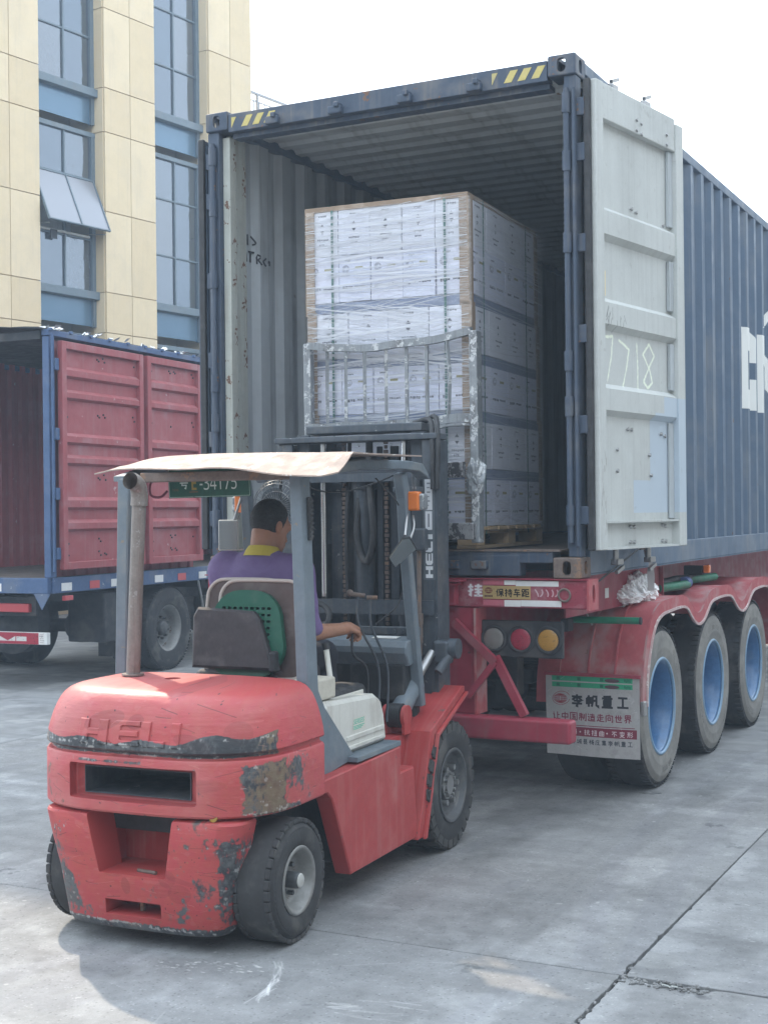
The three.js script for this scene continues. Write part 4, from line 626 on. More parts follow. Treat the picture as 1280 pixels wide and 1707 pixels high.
  add(t, 'side_marker_lamp', M.orange, bx(0.05, 0.06, 0.05, 1.16, 1.33, -3.02, 0.01)); add(t, 'marker_bracket', M.chassis, bx(0.14, 0.07, 0.05, 1.06, 1.32, -3.02, 0.008));
  each(t, 'air_tank_hose', M.greenPipe, [rod([1.06, 1.235, -2.05], [1.12, 1.235, -2.6], 0.032), rod([1.02, 1.245, -2.95], [1.1, 1.25, -3.5], 0.03)]);
  each(t, 'air_hose', M.blackP, [tb([[0.98, 1.22, -1.9], [1.06, 1.27, -2.4], [1.02, 1.26, -2.9], [1.06, 1.27, -3.4]], 0.03, 40), tb([[0.9, 1.2, -1.8], [0.98, 1.25, -2.3], [0.95, 1.24, -3]], 0.03, 40)]);
  add(t, 'hose_wrap', flat(0.08, 0.12, 0.3, 0.6), cy(0.045, 0.09, 1.1, 1.245, -2.62, 'z'));
  add(t, 'rubber_block', M.blackP, bx(0.08, 0.16, 0.14, 1.0, 1.25, -1.95, 0.02));
  // lashing strap and hanging tag
  const strap = thing('lashing_strap', 'dark lashing strap running from the container rail down to the trailer beam', 'strap');
  add(strap, 'strap_line', M.blackP, rod([1.26, 1.555, -1.02], [1.2, 1.33, -0.165], 0.006, 6)); add(strap, 'strap_hook', M.rust, [bx(0.03, 0.03, 0.1, 1.245, 1.545, -1.06, 0.006), rod([1.25, 1.55, -1.1], [1.25, 1.49, -1.14], 0.008)]);
  const tg = thing('rag_strip', 'pale rag strip hanging below the container rail', 'rag');
  { const g = new THREE.PlaneGeometry(0.045, 0.2, 3, 10), p = g.attributes.position; for (let k = 0; k < p.count; k++) p.setXYZ(k, p.getX(k) * (0.6 + 0.6 * (0.1 - p.getY(k)) / 0.2), p.getY(k), 0.012 * Math.sin(p.getY(k) * 40 + p.getX(k) * 80)); add(tg, 'cloth_strip', flat(0.5, 0.47, 0.47, 0.9, 0, { side: THREE.DoubleSide }), place(g, 1.255, 1.37, -1.22, 0, 0.6, 0)); add(tg, 'cord', M.blackP, rod([1.25, 1.545, -1.22], [1.255, 1.46, -1.22], 0.004, 6)); }
  // crumpled white bag lying on the mudguard
  const bag = thing('plastic_bag', 'crumpled white plastic bag lying on the red mudguard', 'bag', [1.03, 1.19, -1.36]);
  for (const [i, [w, h, d, x, y, z]] of [[0.15, 0.1, 0.16, 0.02, 0.07, -0.12], [0.17, 0.075, 0.2, -0.06, 0.045, 0.06], [0.12, 0.05, 0.14, -0.13, 0.02, 0.16]].entries()) {
    const g = new THREE.IcosahedronGeometry(1, 20), p = g.attributes.position, v = V(0, 0, 0);
    for (let k = 0; k < p.count; k++) { v.fromBufferAttribute(p, k); const n = at2(mid, (v.x + 2 + i) * 120 + v.y * 60, (v.z + 2) * 120 + v.y * 90), n2 = at2(fine, v.x * 90 + 300 + v.y * 40, v.z * 90 + 300 + i * 50), r = 0.55 + 0.75 * n + 0.35 * n2; p.setXYZ(k, v.x * w * r, v.y * h * r, v.z * d * r); }
    g.computeVertexNormals(); add(bag, ['bag_body', 'bag_fold', 'bag_handle'][i], M.bag, g.translate(x, y, z));
  }
  add(bag, 'drawstring', M.white, tb([[-0.2, 0.0, 0.2], [-0.17, -0.03, 0.26], [-0.12, -0.1, 0.31], [-0.1, -0.13, 0.32]], 0.006));
}
// ---------- blue shipping container ----------
{
  const c = thing('shipping_container', 'blue high cube shipping container with its doors swung open', 'container', [0, 1.4, 0]);
  const W = 1.219, H = 2.896, L = 12.19, I = M.cIn;
  const ev = new Evaluator(); ev.attributes = ['position', 'normal', 'uv'];
  const cast = (x, y, z) => {
    const sx = Math.sign(x), sz = z > -5 ? 1 : -1, w = 0.162, h = 0.118, d = 0.178, cx = x - sx * w / 2, cz = z - sz * d / 2;
    let b = new Brush(clean(bx(w, h, d, cx, y, cz, 0.01))); b.updateMatrixWorld();
    const cut = (g) => { const k = new Brush(clean(g)); k.updateMatrixWorld(); b = ev.evaluate(b, k, SUBTRACTION); b.updateMatrixWorld(); };
    cut(bx(w - 0.05, h - 0.04, d - 0.05, cx, y, cz));
    cut(bx(0.05, 0.078, 0.1, cx, y, z, 0.022)); cut(bx(0.1, 0.078, 0.05, x, y, cz, 0.022)); cut(bx(0.06, 0.1, 0.11, cx, y + Math.sign(y - 1.4) * 0.06, cz, 0.02));
    add(c, 'corner_casting', y < 1 ? M.rust : M.cFrame, b.geometry);
  };
  for (const x of [-W, W]) for (const y of [0.059, H - 0.059]) for (const z of [0.006, -L]) cast(x, y, z);
  for (const s of [-1, 1]) {
    const X = (a, b) => (s > 0 ? [a, b] : [-b, -a]);
    add(c, 'corner_post', M.cFrame, s > 0 ? [bb(1.145, 1.214, 0.12, H - 0.12, -0.1, -0.012, 0.006)] : [bb(-1.214, -1.13, 0.12, H - 0.12, -0.1, -0.012, 0.006)]);
    each(c, 'inner_post', s > 0 ? M.cFrame : M.cPost, s > 0 ? [bb(1.125, 1.144, 0.16, H - 0.15, -0.12, -0.05, 0.004), bb(1.14, 1.16, 0.16, H - 0.12, -0.3, -0.121)] : [bb(-1.128, -1.075, 0.16, H - 0.15, -0.12, -0.05, 0.004), bb(-1.16, -1.12, 0.16, H - 0.12, -0.3, -0.121)]);
    add(c, 'corner_post', M.cFrame, bb(...X(1.10, 1.214), 0.12, H - 0.12, -L, -L + 0.1));
    // vertical tube with couplings in front of the post
    const tube = [cy(0.017, 2.5, s * 1.165, 1.45, 0.01)]; for (const y of [0.35, 0.95, 1.2, 1.85, 2.3, 2.62]) tube.push(cy(0.024, 0.11, s * 1.165, y, 0.01)); if (s > 0) tube.push(cy(0.011, 2.52, s * 1.205, 1.44, 0.004));
    add(c, 'hinge_tube', M.cFrame, tube);
    const blk = []; for (const y of [0.35, 0.85, 1.35, 1.85, 2.35, 2.6]) blk.push(bx(s > 0 ? 0.05 : 0.024, 0.1, 0.03, s * (s > 0 ? 1.235 : 1.222), y, -0.03, 0.006)); each(c, 'hinge_block', M.cFrame, blk);
    // rails
    add(c, 'top_rail', M.cBlue, bb(...X(1.15, 1.213), H - 0.075, H - 0.008, -L + 0.179, -0.18, 0.006));
    add(c, 'bottom_rail', M.cBlue, [bb(...X(1.165, 1.213), 0.02, 0.165, -L + 0.179, -0.18, 0.006), bb(...X(1.13, 1.2135), 0.012, 0.019, -L + 0.179, -0.18)]);
    // corrugated side, outside and inside skins
    const pts = corrugation(-L + 0.1, -0.16, 0.294, 0.036, 0.43, 0.19, 0.16);
    add(c, 'side_panel', M.cBlue, ribbon(pts.map(([z, d]) => [s * (1.211 + d), z]), 0.165, H - 0.075, s > 0));
    add(c, 'inner_side_panel', I, ribbon(pts.map(([z, d]) => [s * (1.207 + d), z]), 0.15, H - 0.06, s < 0));
  }
  // header and sill
  add(c, 'door_header', M.cFrame, [bb(-W + 0.165, W - 0.165, H - 0.135, H - 0.02, -0.09, -0.002, 0.006), bb(-W + 0.17, W - 0.17, H - 0.165, H - 0.136, -0.14, -0.05)]);
  const hy = worn([0.55, 0.46, 0.16], { size: 0.4, dirt: [0.3, 0.27, 0.2], dirtAmt: 0.5 });
  for (const s of [-1, 1]) for (let k = 0; k < 4; k++) { const x0 = s < 0 ? -W + 0.19 + k * 0.082 : W - 0.19 - 0.06 - k * 0.082; add(c, 'warning_stripe', hy, ex(s < 0 && k === 0 || s > 0 && k === 3 ? [[x0, -0.035], [x0 + 0.035, 0.03], [x0, 0.03]] : [[x0 - 0.01, -0.035], [x0 + 0.036, -0.035], [x0 + 0.075, 0.03], [x0 + 0.03, 0.03]], 0.003).translate(0, H - 0.075, -0.003)); }
  for (const x of [-0.72, -0.28, 0.18, 0.62]) add(c, 'cam_keeper', M.cFrame, [bx(0.09, 0.05, 0.05, x, H - 0.11, 0.012, 0.01), bx(0.03, 0.03, 0.07, x + 0.02, H - 0.085, 0.02, 0.006)]);
  add(c, 'door_sill', M.cFrame, [bb(-W + 0.36, W - 0.36, 0.012, 0.13, -0.1, -0.004, 0.006), bb(-W + 0.165, W - 0.165, 0.085, 0.15, -0.14, -0.006, 0.006)]);
  add(c, 'sill_edge', M.rust, bb(-W + 0.12, W - 0.12, 0.1505, 0.16, -0.16, 0.0));
  for (const x of [-0.62, -0.2, 0.45, 0.62]) add(c, 'cam_keeper', M.cFrame, [bx(0.1, 0.05, 0.04, x, 0.075, 0.012, 0.01)]);
  // roof (ribs across) seen from inside, and floor
  const rp = corrugation(-L + 0.1, -0.14, 0.21, 0.022, 0.5, 0.14).map(([z, d]) => [z, d]);
  const roofStrip = (y, flip) => { const g = ribbon(rp.map(([z, d]) => [z, y + d]), -1.16, 1.16, flip); const p = clean(g).attributes.position; const q = new Float32Array(p.count * 3); for (let i = 0; i < p.count; i++) { q[i * 3] = p.getY(i); q[i * 3 + 1] = p.getZ(i); q[i * 3 + 2] = p.getX(i); } const o = new THREE.BufferGeometry(); o.setAttribute('position', new THREE.BufferAttribute(q, 3)); o.computeVertexNormals(); return o; };
  add(c, 'roof_panel', M.cBlue, roofStrip(H - 0.012, true)); add(c, 'inner_roof_panel', I, roofStrip(H - 0.016, false));
  for (let k = 0; k < 8; k++) add(c, 'floor_plank', M.planks, bb(-1.15 + k * 0.2875 + 0.002, -1.15 + (k + 1) * 0.2875 - 0.002, 0.13, 0.152, -L + 0.1, -0.163));
  add(c, 'front_wall', M.cBlue, bb(-1.205, 1.205, 0.02, H - 0.004, -L + 0.02, -L + 0.098));
  for (let z = -0.6; z > -L + 0.2; z -= 0.4) add(c, 'floor_beam', M.cFrame, bb(-1.16, 1.16, 0.02, 0.125, z - 0.03, z + 0.03));
  // white lettering on the side
  const ink = worn([0.78, 0.79, 0.76], { v: 0.04, size: 0.7, dirtAmt: 0.15, streak: 0.1 });
  // letters follow the corrugation: strips laid on the outer flats and slopes
  const glyph = (outline) => {
    const g = new THREE.ShapeGeometry(shape(outline)), pos = [];
    // slice the outline along z so it can bend with the sheet
    const N = 60, zs = outline.map((p) => p[0]), a = Math.min(...zs), b = Math.max(...zs), span = (z) => { const ys = []; for (let i = 0; i < outline.length; i++) { const [z1, y1] = outline[i], [z2, y2] = outline[(i + 1) % outline.length]; if ((z1 <= z) !== (z2 <= z)) ys.push(y1 + (y2 - y1) * (z - z1) / (z2 - z1)); } return ys.sort((p, q) => p - q); };
    for (let i = 0; i < N; i++) { const z1 = a + (b - a) * i / N, z2 = a + (b - a) * (i + 1) / N, ys = span((z1 + z2) / 2); for (let k = 0; k + 1 < ys.length; k += 2) { const X = (z) => 1.2135 + sheetAt(-z); const p = [[X(z1), ys[k], -z1], [X(z2), ys[k], -z2], [X(z2), ys[k + 1], -z2], [X(z1), ys[k], -z1], [X(z2), ys[k + 1], -z2], [X(z1), ys[k + 1], -z1]]; for (const q of p) pos.push(...q); } }
    const o = new THREE.BufferGeometry(); o.setAttribute('position', new THREE.BufferAttribute(new Float32Array(pos), 3)); o.computeVertexNormals(); return o;
  };
  const sp = corrugation(-L + 0.1, -0.16, 0.294, 0.036, 0.43, 0.19, 0.16);
  const sheetAt = (z) => { for (let i = 0; i + 1 < sp.length; i++) if (sp[i][0] <= z && z <= sp[i + 1][0]) { const t = (z - sp[i][0]) / (sp[i + 1][0] - sp[i][0] || 1); return sp[i][1] + (sp[i + 1][1] - sp[i][1]) * t; } return 0; };
  // coordinates: [distance along the side, height]
  add(c, 'side_letter', ink, glyph([[4.02, 1.30], [4.12, 1.20], [4.56, 1.20], [4.56, 1.46], [4.42, 1.46], [4.42, 1.36], [4.25, 1.36], [4.25, 1.68], [4.42, 1.68], [4.42, 1.6], [4.56, 1.6], [4.56, 1.80], [4.46, 1.87], [4.1, 1.87], [4.02, 1.80]]), true);
  add(c, 'side_letter', ink, glyph([[4.75, 1.20], [4.86, 1.20], [4.86, 1.62], [5.3, 1.20], [5.45, 1.20], [5.45, 1.87], [5.33, 1.87], [5.33, 1.46], [4.92, 1.87], [4.75, 1.87]]), true);
  add(c, 'side_letter_mark', ink, glyph([[4.84, 1.93], [5.0, 2.01], [5.2, 2.2], [5.24, 2.2], [5.08, 1.98]]), true);
  // scribble on the inner wall: dark marker strokes laid just off the sheet
  const ink2 = flat(0.05, 0.05, 0.06, 0.8), strokes = [];
  const mk = (pts) => strokes.push(tb(pts.map(([z, y]) => [z * 0.62 - 0.04, (y - 1.7) * 0.62 + 2.13]).map(([z, y]) => [-1.2035 - sheetAt(-z) + 0.0, y, -z]), 0.006, 8, 5));
  for (const p of [[[0.62, 1.83], [0.7, 1.79], [0.62, 1.75]], [[0.78, 1.84], [0.78, 1.73]], [[0.84, 1.83], [0.9, 1.76], [0.86, 1.74]], [[0.6, 1.66], [0.63, 1.58], [0.66, 1.65]], [[0.7, 1.55], [0.72, 1.66], [0.76, 1.55]], [[0.71, 1.6], [0.75, 1.6]], [[0.79, 1.66], [0.88, 1.66]], [[0.83, 1.66], [0.83, 1.55]], [[0.91, 1.54], [0.91, 1.64], [0.96, 1.62], [0.92, 1.59], [0.97, 1.54]], [[1.05, 1.62], [1.0, 1.58], [1.05, 1.54]], [[1.09, 1.58], [1.12, 1.6], [1.12, 1.55]]]) mk(p);
  stuff(add(c, 'wall_scribble', ink2, strokes));
  // door leaves, swung right round against the sides
  for (const s of [1, -1]) {
    const d = new THREE.Group(); d.name = 'door'; d.position.set(s * 1.265, 0, -0.05); d.rotation.y = s > 0 ? 1.4036 : -1.545; c.add(d);
    d.userData.label = s > 0 ? 'white inner face of the right hand door with chalk numbers' : 'left hand door folded along the far side';
    const w = 1.12, y0 = 0.156, y1 = 2.75;
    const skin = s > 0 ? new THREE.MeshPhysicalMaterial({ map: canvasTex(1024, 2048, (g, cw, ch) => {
      const im = g.createImageData(cw, ch);
      for (let y = 0; y < ch; y++) for (let x = 0; x < cw; x++) { const n = at2(mid, x * 0.6, y * 0.6), sv = at2(streakV, x * 0.8, y * 0.2), f = at2(fine, x, y), b = at2(big, x * 0.4, y * 0.3), l = 0.56 * (1 + 0.1 * (n - 0.5) + 0.08 * (f - 0.5) - 0.07 * st(0.5, 0.8, sv) - 0.1 * st(0.5, 0.8, b)), o = (y * cw + x) * 4; im.data[o] = enc(l * 0.965); im.data[o + 1] = enc(l * 1.0); im.data[o + 2] = enc(l * 0.965); im.data[o + 3] = 255; }
      g.putImageData(im, 0, 0);
      const X = (x) => x / w * cw, Y = (y) => (y1 - y) / (y1 - y0) * ch;
      g.fillStyle = 'rgb(184,196,206)'; // bluish grey rectangles with straight edges
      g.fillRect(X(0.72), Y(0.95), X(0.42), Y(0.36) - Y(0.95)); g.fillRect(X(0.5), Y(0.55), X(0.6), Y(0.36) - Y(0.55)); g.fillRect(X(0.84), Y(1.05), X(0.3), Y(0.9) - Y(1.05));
      g.fillStyle = 'rgba(236,214,150,0.85)'; g.fillRect(X(0.1), Y(1.72), X(0.08), Y(1.58) - Y(1.72));
      g.lineCap = 'round'; g.lineJoin = 'round';
      const line = (q) => { g.beginPath(); q.forEach(([a, b], i) => g[i ? 'lineTo' : 'moveTo'](X(a), Y(b))); g.stroke(); };
      const chalkLine = (q) => { for (let i = 0; i + 1 < q.length; i++) for (let k = 0; k < 26; k++) { const t = k / 26, a = q[i], b = q[i + 1]; g.strokeStyle = `rgba(240,246,226,${0.18 + 0.4 * rnd()})`; g.lineWidth = 7 + 8 * rnd(); line([[a[0] + (b[0] - a[0]) * t, a[1] + (b[1] - a[1]) * t], [a[0] + (b[0] - a[0]) * (t + 0.05), a[1] + (b[1] - a[1]) * (t + 0.05)]].map(([x, y]) => [x + rr(-0.004, 0.004), y + rr(-0.003, 0.003)])); } };
      chalkLine([[0.14, 1.355], [0.19, 1.35], [0.26, 1.36], [0.24, 1.24], [0.19, 1.10]]); chalkLine([[0.33, 1.345], [0.40, 1.325], [0.46, 1.3], [0.43, 1.2], [0.38, 1.085]]); chalkLine([[0.56, 1.34], [0.57, 1.2], [0.57, 1.085]]);
      chalkLine([[0.72, 1.355], [0.64, 1.29], [0.73, 1.2], [0.76, 1.13], [0.70, 1.095], [0.645, 1.13], [0.72, 1.22], [0.79, 1.29], [0.72, 1.355]]);
      g.strokeStyle = 'rgba(70,72,70,0.5)'; g.lineWidth = 4; for (let i = 0; i < 14; i++) { const x = rr(0.1, 0.34), y = rr(1.44, 1.52); line([[x, y], [x + rr(-0.03, 0.03), y - rr(0.02, 0.07)]]); }
      for (let i = 0; i < 22; i++) { g.strokeStyle = `rgba(90,80,70,${0.4 * rnd()})`; g.lineWidth = 2 + 3 * rnd(); const x = rr(0.02, 0.09), y = rr(0.3, 0.75); line([[x, y], [x + rr(-0.03, 0.03), y - rr(0.02, 0.1)]]); }
      grime(g, cw, ch, 160, '110,104,96', 0.14, 16); grime(g, cw, 260, 60, '120,116,110', 0.2, 18);
    }), roughness: 0.62 }) : M.cIn;
    const planar = (g) => { g = clean(g); const p = g.attributes.position, uv = g.attributes.uv; for (let k = 0; k < p.count; k++) uv.setXY(k, p.getX(k) / w, (p.getY(k) - y0) / (y1 - y0)); return g; };
    const zf = (a, b) => [a, b];
    const B = (x0, x1, ya, yb, z0, z1, r) => bb(s > 0 ? x0 : -x1, s > 0 ? x1 : -x0, ya, yb, ...zf(z0, z1), r);
    // leaf built along +x for the right door and -x for the left one (mirrored group)
    const frame = [B(0, 0.085, y0, y1, 0, 0.056, 0.006), B(1.02, w, y0, y1 - 0.03, 0, 0.058, 0.006), B(0.085, 1.02, y1 - 0.2, y1, 0.002, 0.05, 0.006), B(0.085, 1.02, y0, y0 + 0.012, 0.0, 0.05), B(0.085, 1.02, y0 + 0.15, y0 + 0.162, 0.0, 0.052)];
    if (s > 0) {
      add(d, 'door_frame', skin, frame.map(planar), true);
      const prof = [[0.008, y0 + 0.012]];
      for (const [a, b] of [[0.935, 1.055], [1.415, 1.535], [1.915, 2.045]]) prof.push([0.008, a - 0.03], [0.046, a], [0.046, b], [0.008, b + 0.03]);
      prof.push([0.008, y1 - 0.2]);
      const gp = swapXZ(ex([...prof, ...[...prof].reverse().map(([x, y]) => [x - 0.004, y])], 0.935)).translate(0.085, 0, 0);
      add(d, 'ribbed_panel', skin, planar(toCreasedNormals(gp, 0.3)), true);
      each(d, 'inner_edge_strip', M.cIn, [bb(0.955, 1.019, y0 + 0.17, 0.9, 0.012, 0.022), bb(0.965, 1.019, 1.1, 1.38, 0.012, 0.03), bb(0.965, 1.019, 1.58, 1.88, 0.012, 0.03), bb(0.965, 1.019, 2.09, y1 - 0.205, 0.012, 0.03)]);
      const riv = []; for (const [x, y] of [[0.5, 2.63], [0.56, 2.62], [0.5, 2.57], [0.56, 2.56], [0.5, 2.12], [0.56, 2.11], [0.42, 0.84], [0.47, 0.84], [0.29, 0.72], [0.29, 0.6], [0.7, 0.7], [0.72, 0.58], [0.44, 0.28], [0.49, 0.28], [0.44, 0.19], [0.49, 0.19], [0.86, 0.83], [0.91, 0.82], [0.86, 0.285], [0.9, 0.28], [0.86, 0.19], [0.91, 0.185], [0.9, 2.63], [0.9, 2.57], [0.92, 2.09]]) riv.push(place(new THREE.CylinderGeometry(0.011, 0.014, 0.012, 3), x, y, y > 2.55 ? 0.054 : 0.016, Math.PI / 2, 0.5, 0));
      stuff(add(d, 'rivets', M.steel, riv));
    } else { add(d, 'door_frame', M.cFrame, frame); add(d, 'door_skin', M.cIn, B(0.085, 1.02, y0 + 0.01, y1 - 0.02, 0.006, 0.02)); }
    add(d, 'outer_skin', M.cBlue, B(0.004, w - 0.004, y0 + 0.004, y1 - 0.034, -0.012, -0.001));
    add(d, 'gasket', M.blackP, [B(-0.03, -0.004, y0, y1, -0.01, 0.03, 0.006), B(w + 0.003, w + 0.016, y0, y1 - 0.03, -0.01, 0.03, 0.004)]);
    const rods = []; for (const x of [0.36, 0.78]) { rods.push(cy(0.017, 2.74, (s > 0 ? 1 : -1) * x, 1.45, -0.04)); for (const y of [0.08, 2.8]) { rods.push(bx(0.07, 0.035, 0.05, (s > 0 ? 1 : -1) * (x + 0.02), y, -0.04, 0.006)); rods.push(bx(0.09, 0.02, 0.02, (s > 0 ? 1 : -1) * (x + 0.03), y + (y > 1 ? 0.045 : -0.045), -0.03, 0, [0, 0, 0.35])); } }
    add(d, 'lock_rod', M.steel, rods);
  }
}
// ---------- wrapped pallet load on the forks ----------
{
  const p = thing('wrapped_pallet_load', 'tall stack of white cartons in stretch film on a wooden pallet', 'pallet load', [0.066, 1.562, 0.002], 0.056);
  const W = 1.035, D = 1.27;
  // pallet
  for (let i = 0; i < 7; i++) add(p, 'deck_board', M.wood[i % 2], bx(W + 0.05, 0.02, 0.13, 0, 0.118, -0.07 - i * 0.17, 0.003));
  for (const x of [-0.46, 0, 0.46]) { add(p, 'runner_board', M.wood[1], bx(0.12, 0.02, D, x, 0.01, -D / 2, 0.003)); for (const z of [-0.08, -D / 2, -D + 0.08]) add(p, 'block', M.wood[0], bx(0.12, 0.085, 0.14, x, 0.063, z, 0.004)); add(p, 'stringer_board', M.wood[1], bx(0.12, 0.0195, D - 0.02, x, 0.0965, -D / 2, 0.003)); }
  // printed cartons
  const print = (v, w, h) => canvasTex(w, h, (g) => {
    g.fillStyle = ['#d6d8e6', '#dadce6', '#d2d6e6', '#d8dae2'][v % 4]; g.fillRect(0, 0, w, h); grime(g, w, h, 60, '150,150,160', 0.12, 26);
    g.fillStyle = '#565963'; g.strokeStyle = '#565963';
    const words = (x, y, n, s) => { for (let i = 0; i < n; i++) { const q = s * rr(0.6, 1.3); g.fillRect(x, y + rr(0, s * 0.15), q * 0.75, s * rr(0.7, 1)); x += q; } };
    if (v % 2) { for (const [y, up] of [[0.26, 1], [0.42, 0]]) { g.beginPath(); g.moveTo(w * 0.44, h * (y + (up ? 0.08 : 0))); g.lineTo(w * 0.56, h * (y + (up ? 0.08 : 0))); g.lineTo(w * 0.5, h * (y + (up ? 0 : 0.08))); g.fill(); } words(w * 0.34, h * 0.6, 7, w * 0.055); words(w * 0.4, h * 0.7, 4, w * 0.05); words(w * 0.38, h * 0.08, 5, w * 0.05); }
    else { g.lineWidth = 3; for (let i = 0; i < 3; i++) { g.beginPath(); g.arc(w * 0.22, h * 0.3, w * (0.05 + i * 0.025), 0.4 * i, 5 + i); g.stroke(); } g.fillStyle = '#8d8758'; g.fillRect(w * 0.52, h * 0.26, w * 0.24, h * 0.05); g.fillStyle = '#3f424b'; words(w * 0.12, h * 0.66, 4, w * 0.08); words(w * 0.5, h * 0.66, 6, w * 0.06); words(w * 0.2, h * 0.1, 5, w * 0.045); }
    g.strokeStyle = 'rgba(90,90,100,.5)'; g.lineWidth = 3; g.strokeRect(0, 0, w, h);
  });
  const cm = [0, 1, 2, 3, 4, 5, 6, 7].map((v) => new THREE.MeshPhysicalMaterial({ map: print(v, 256, 320), roughness: 0.6 }));
  let y = 0.13; const layers = [[0.272, 4, 1], [0.272, 5, 1], [0.272, 5, 1], [0.272, 4, 1], [0.28, 5, 0], [0.272, 5, 0]];
  const lean = (yy) => -0.03 * (yy - 0.13) / 1.9;
  for (const [li, [h, nx, div]] of layers.entries()) {
    const nz = 4, cw = W / nx, cd = D / nz, g = clean(bx(cw - 0.004, h - 0.002, cd - 0.004, 0, 0, 0, 0.004));
    { const q = g.attributes.position, n = g.attributes.normal, uv = g.attributes.uv; for (let k = 0; k < q.count; k++) { const side2 = Math.abs(n.getX(k)) > 0.6; uv.setXY(k, side2 ? 0.5 - q.getZ(k) / cd * Math.sign(n.getX(k)) : 0.5 + q.getX(k) / cw, 0.5 + q.getY(k) / h); } }
    for (let i = 0; i < nx; i++) for (let j = 0; j < nz; j++) {
      if (i > 0 && i < nx - 1 && j > 0 && j < nz - 1) continue;
      const m = new THREE.Mesh(g, cm[(li % 2 ? 1 : 0) + ((i * 3 + j + li) % 4) * 2]); m.name = 'carton'; m.castShadow = m.receiveShadow = true;
      m.position.set(-W / 2 + cw * (i + 0.5) + lean(y) + rr(-0.002, 0.002), y + h / 2, -cd * (j + 0.5) + rr(-0.004, 0.001)); m.rotation.set(rr(-0.006, 0.006), rr(-0.008, 0.008), rr(-0.006, 0.006)); p.add(m);
    }
    y += h;
    if (div) { add(p, 'divider_tray', M.divider, bx(W - 0.012, 0.062, D - 0.012, lean(y), y + 0.031, -D / 2, 0.004)); y += 0.063; }
  }
  const top = y;
  add(p, 'top_cover', M.board, [bx(W + 0.012, 0.03, D + 0.012, lean(top), top + 0.012, -D / 2, 0.004)]);
  for (const sx of [-1, 1]) for (const sz of [0, 1]) {
    const z = sz ? -D : 0, o = sz ? -1 : 1, xx = (yy) => sx * (W / 2 + 0.004) + lean(yy);
    for (const [a, b] of [[0.15, 0.8], [0.78, 1.42], [1.4, top]]) add(p, 'corner_board', M.board, [bx(0.06, b - a, 0.006, xx((a + b) / 2) - sx * 0.028, (a + b) / 2, z + o * 0.006, 0.001), bx(0.006, b - a, 0.06, xx((a + b) / 2), (a + b) / 2, z - o * 0.028, 0.001)]);
  }
  for (const x of [-0.36, 0.36]) add(p, 'strap', M.strap, [bx(0.014, top - 0.1, 0.002, x + lean(0.8), (top + 0.1) / 2, 0.0075), bx(0.014, 0.002, D + 0.02, x + lean(top), top + 0.03, -D / 2)]);
  for (const z of [-0.16, -0.95]) add(p, 'strap', M.strap, [bx(0.002, top - 0.08, 0.014, W / 2 + 0.0075, (top + 0.08) / 2, z), bx(0.002, top - 0.08, 0.014, -W / 2 - 0.03, (top + 0.08) / 2, z)]);
  // stretch film: wrinkled shell and folded ropes of film
  const wrinkle = grayTex(NS, NS, (x, yy) => 0.55 * at2(field(4, 64, 3, 71), x, yy + x * 0.15) + 0.45 * at2(field(3, 40, 3, 81), x, yy - x * 0.25 + 512), 1);
  wrinkle.repeat.set(1.1, 1.6);
  const film = new THREE.MeshPhysicalMaterial({ color: 0xffffff, roughness: 0.12, transmission: 0.93, thickness: 0, bumpMap: wrinkle, bumpScale: 0.012, side: THREE.DoubleSide });
  const sheetF = (w, h, fx) => { const g = new THREE.PlaneGeometry(w, h, 30, 60), q = g.attributes.position; for (let k = 0; k < q.count; k++) { const a = q.getX(k), b = q.getY(k); q.setZ(k, 0.004 * at2(mid, a * 200 + fx, b * 330) + 0.003 * at2(streakH, a * 90 + fx, b * 200)); } g.computeVertexNormals(); return g; };
  const fh = top - 0.1;
  add(p, 'stretch_film', film, [place(sheetF(W + 0.02, fh, 3), lean(0.9), 0.1 + fh / 2, 0.0105), place(sheetF(W + 0.02, fh, 91), lean(0.9), 0.1 + fh / 2, -D - 0.0105, 0, Math.PI), place(sheetF(D + 0.02, fh, 40), W / 2 + 0.0105, 0.1 + fh / 2, -D / 2, 0, Math.PI / 2), place(sheetF(D + 0.02, fh, 140), -W / 2 - 0.034, 0.1 + fh / 2, -D / 2, 0, -Math.PI / 2)], true);
  const folds = [], ribbonAt = (x0, x1, y0, y1, w, z, fz) => { const n = 10, pos = []; for (let i = 0; i < n; i++) { const t0 = i / n, t1 = (i + 1) / n, P = (t, s) => { const x = x0 + (x1 - x0) * t, yy = y0 + (y1 - y0) * t + 0.006 * Math.sin(t * 9 + y0 * 50) + s * w * (0.4 + 0.6 * Math.sin(Math.PI * t)); return fz(x, yy, z + s * 0.002); }; const a = P(t0, -0.5), b = P(t1, -0.5), c2 = P(t1, 0.5), d2 = P(t0, 0.5); for (const q of [a, b, c2, a, c2, d2]) pos.push(...q); } const g = new THREE.BufferGeometry(); g.setAttribute('position', new THREE.BufferAttribute(new Float32Array(pos), 3)); g.computeVertexNormals(); folds.push(g); };
  const front = (x, yy, z) => [x + lean(yy), yy, z], rgt = (x, yy, z) => [W / 2 + z, yy, -D / 2 - x];
  for (let k = 0; k < 420; k++) { const yy = rr(0.14, top - 0.02), band = at2(mid, yy * 200, 7), full = rnd() < 0.5, x0 = full ? -W / 2 : rr(-W / 2, 0.1), x1 = full ? W / 2 : Math.min(W / 2, x0 + rr(0.2, 0.6)), sl = (yy > 1.1 && yy < 1.5 ? -0.16 : 0.05) * (x1 - x0) * rr(0.5, 1.3) * (rnd() < 0.7 ? 1 : -1); ribbonAt(x0, x1, yy, yy + sl, rr(0.0015, 0.0055) + (rnd() < 0.1 ? 0.008 : 0), 0.0165 + rr(0, 0.003), front); }
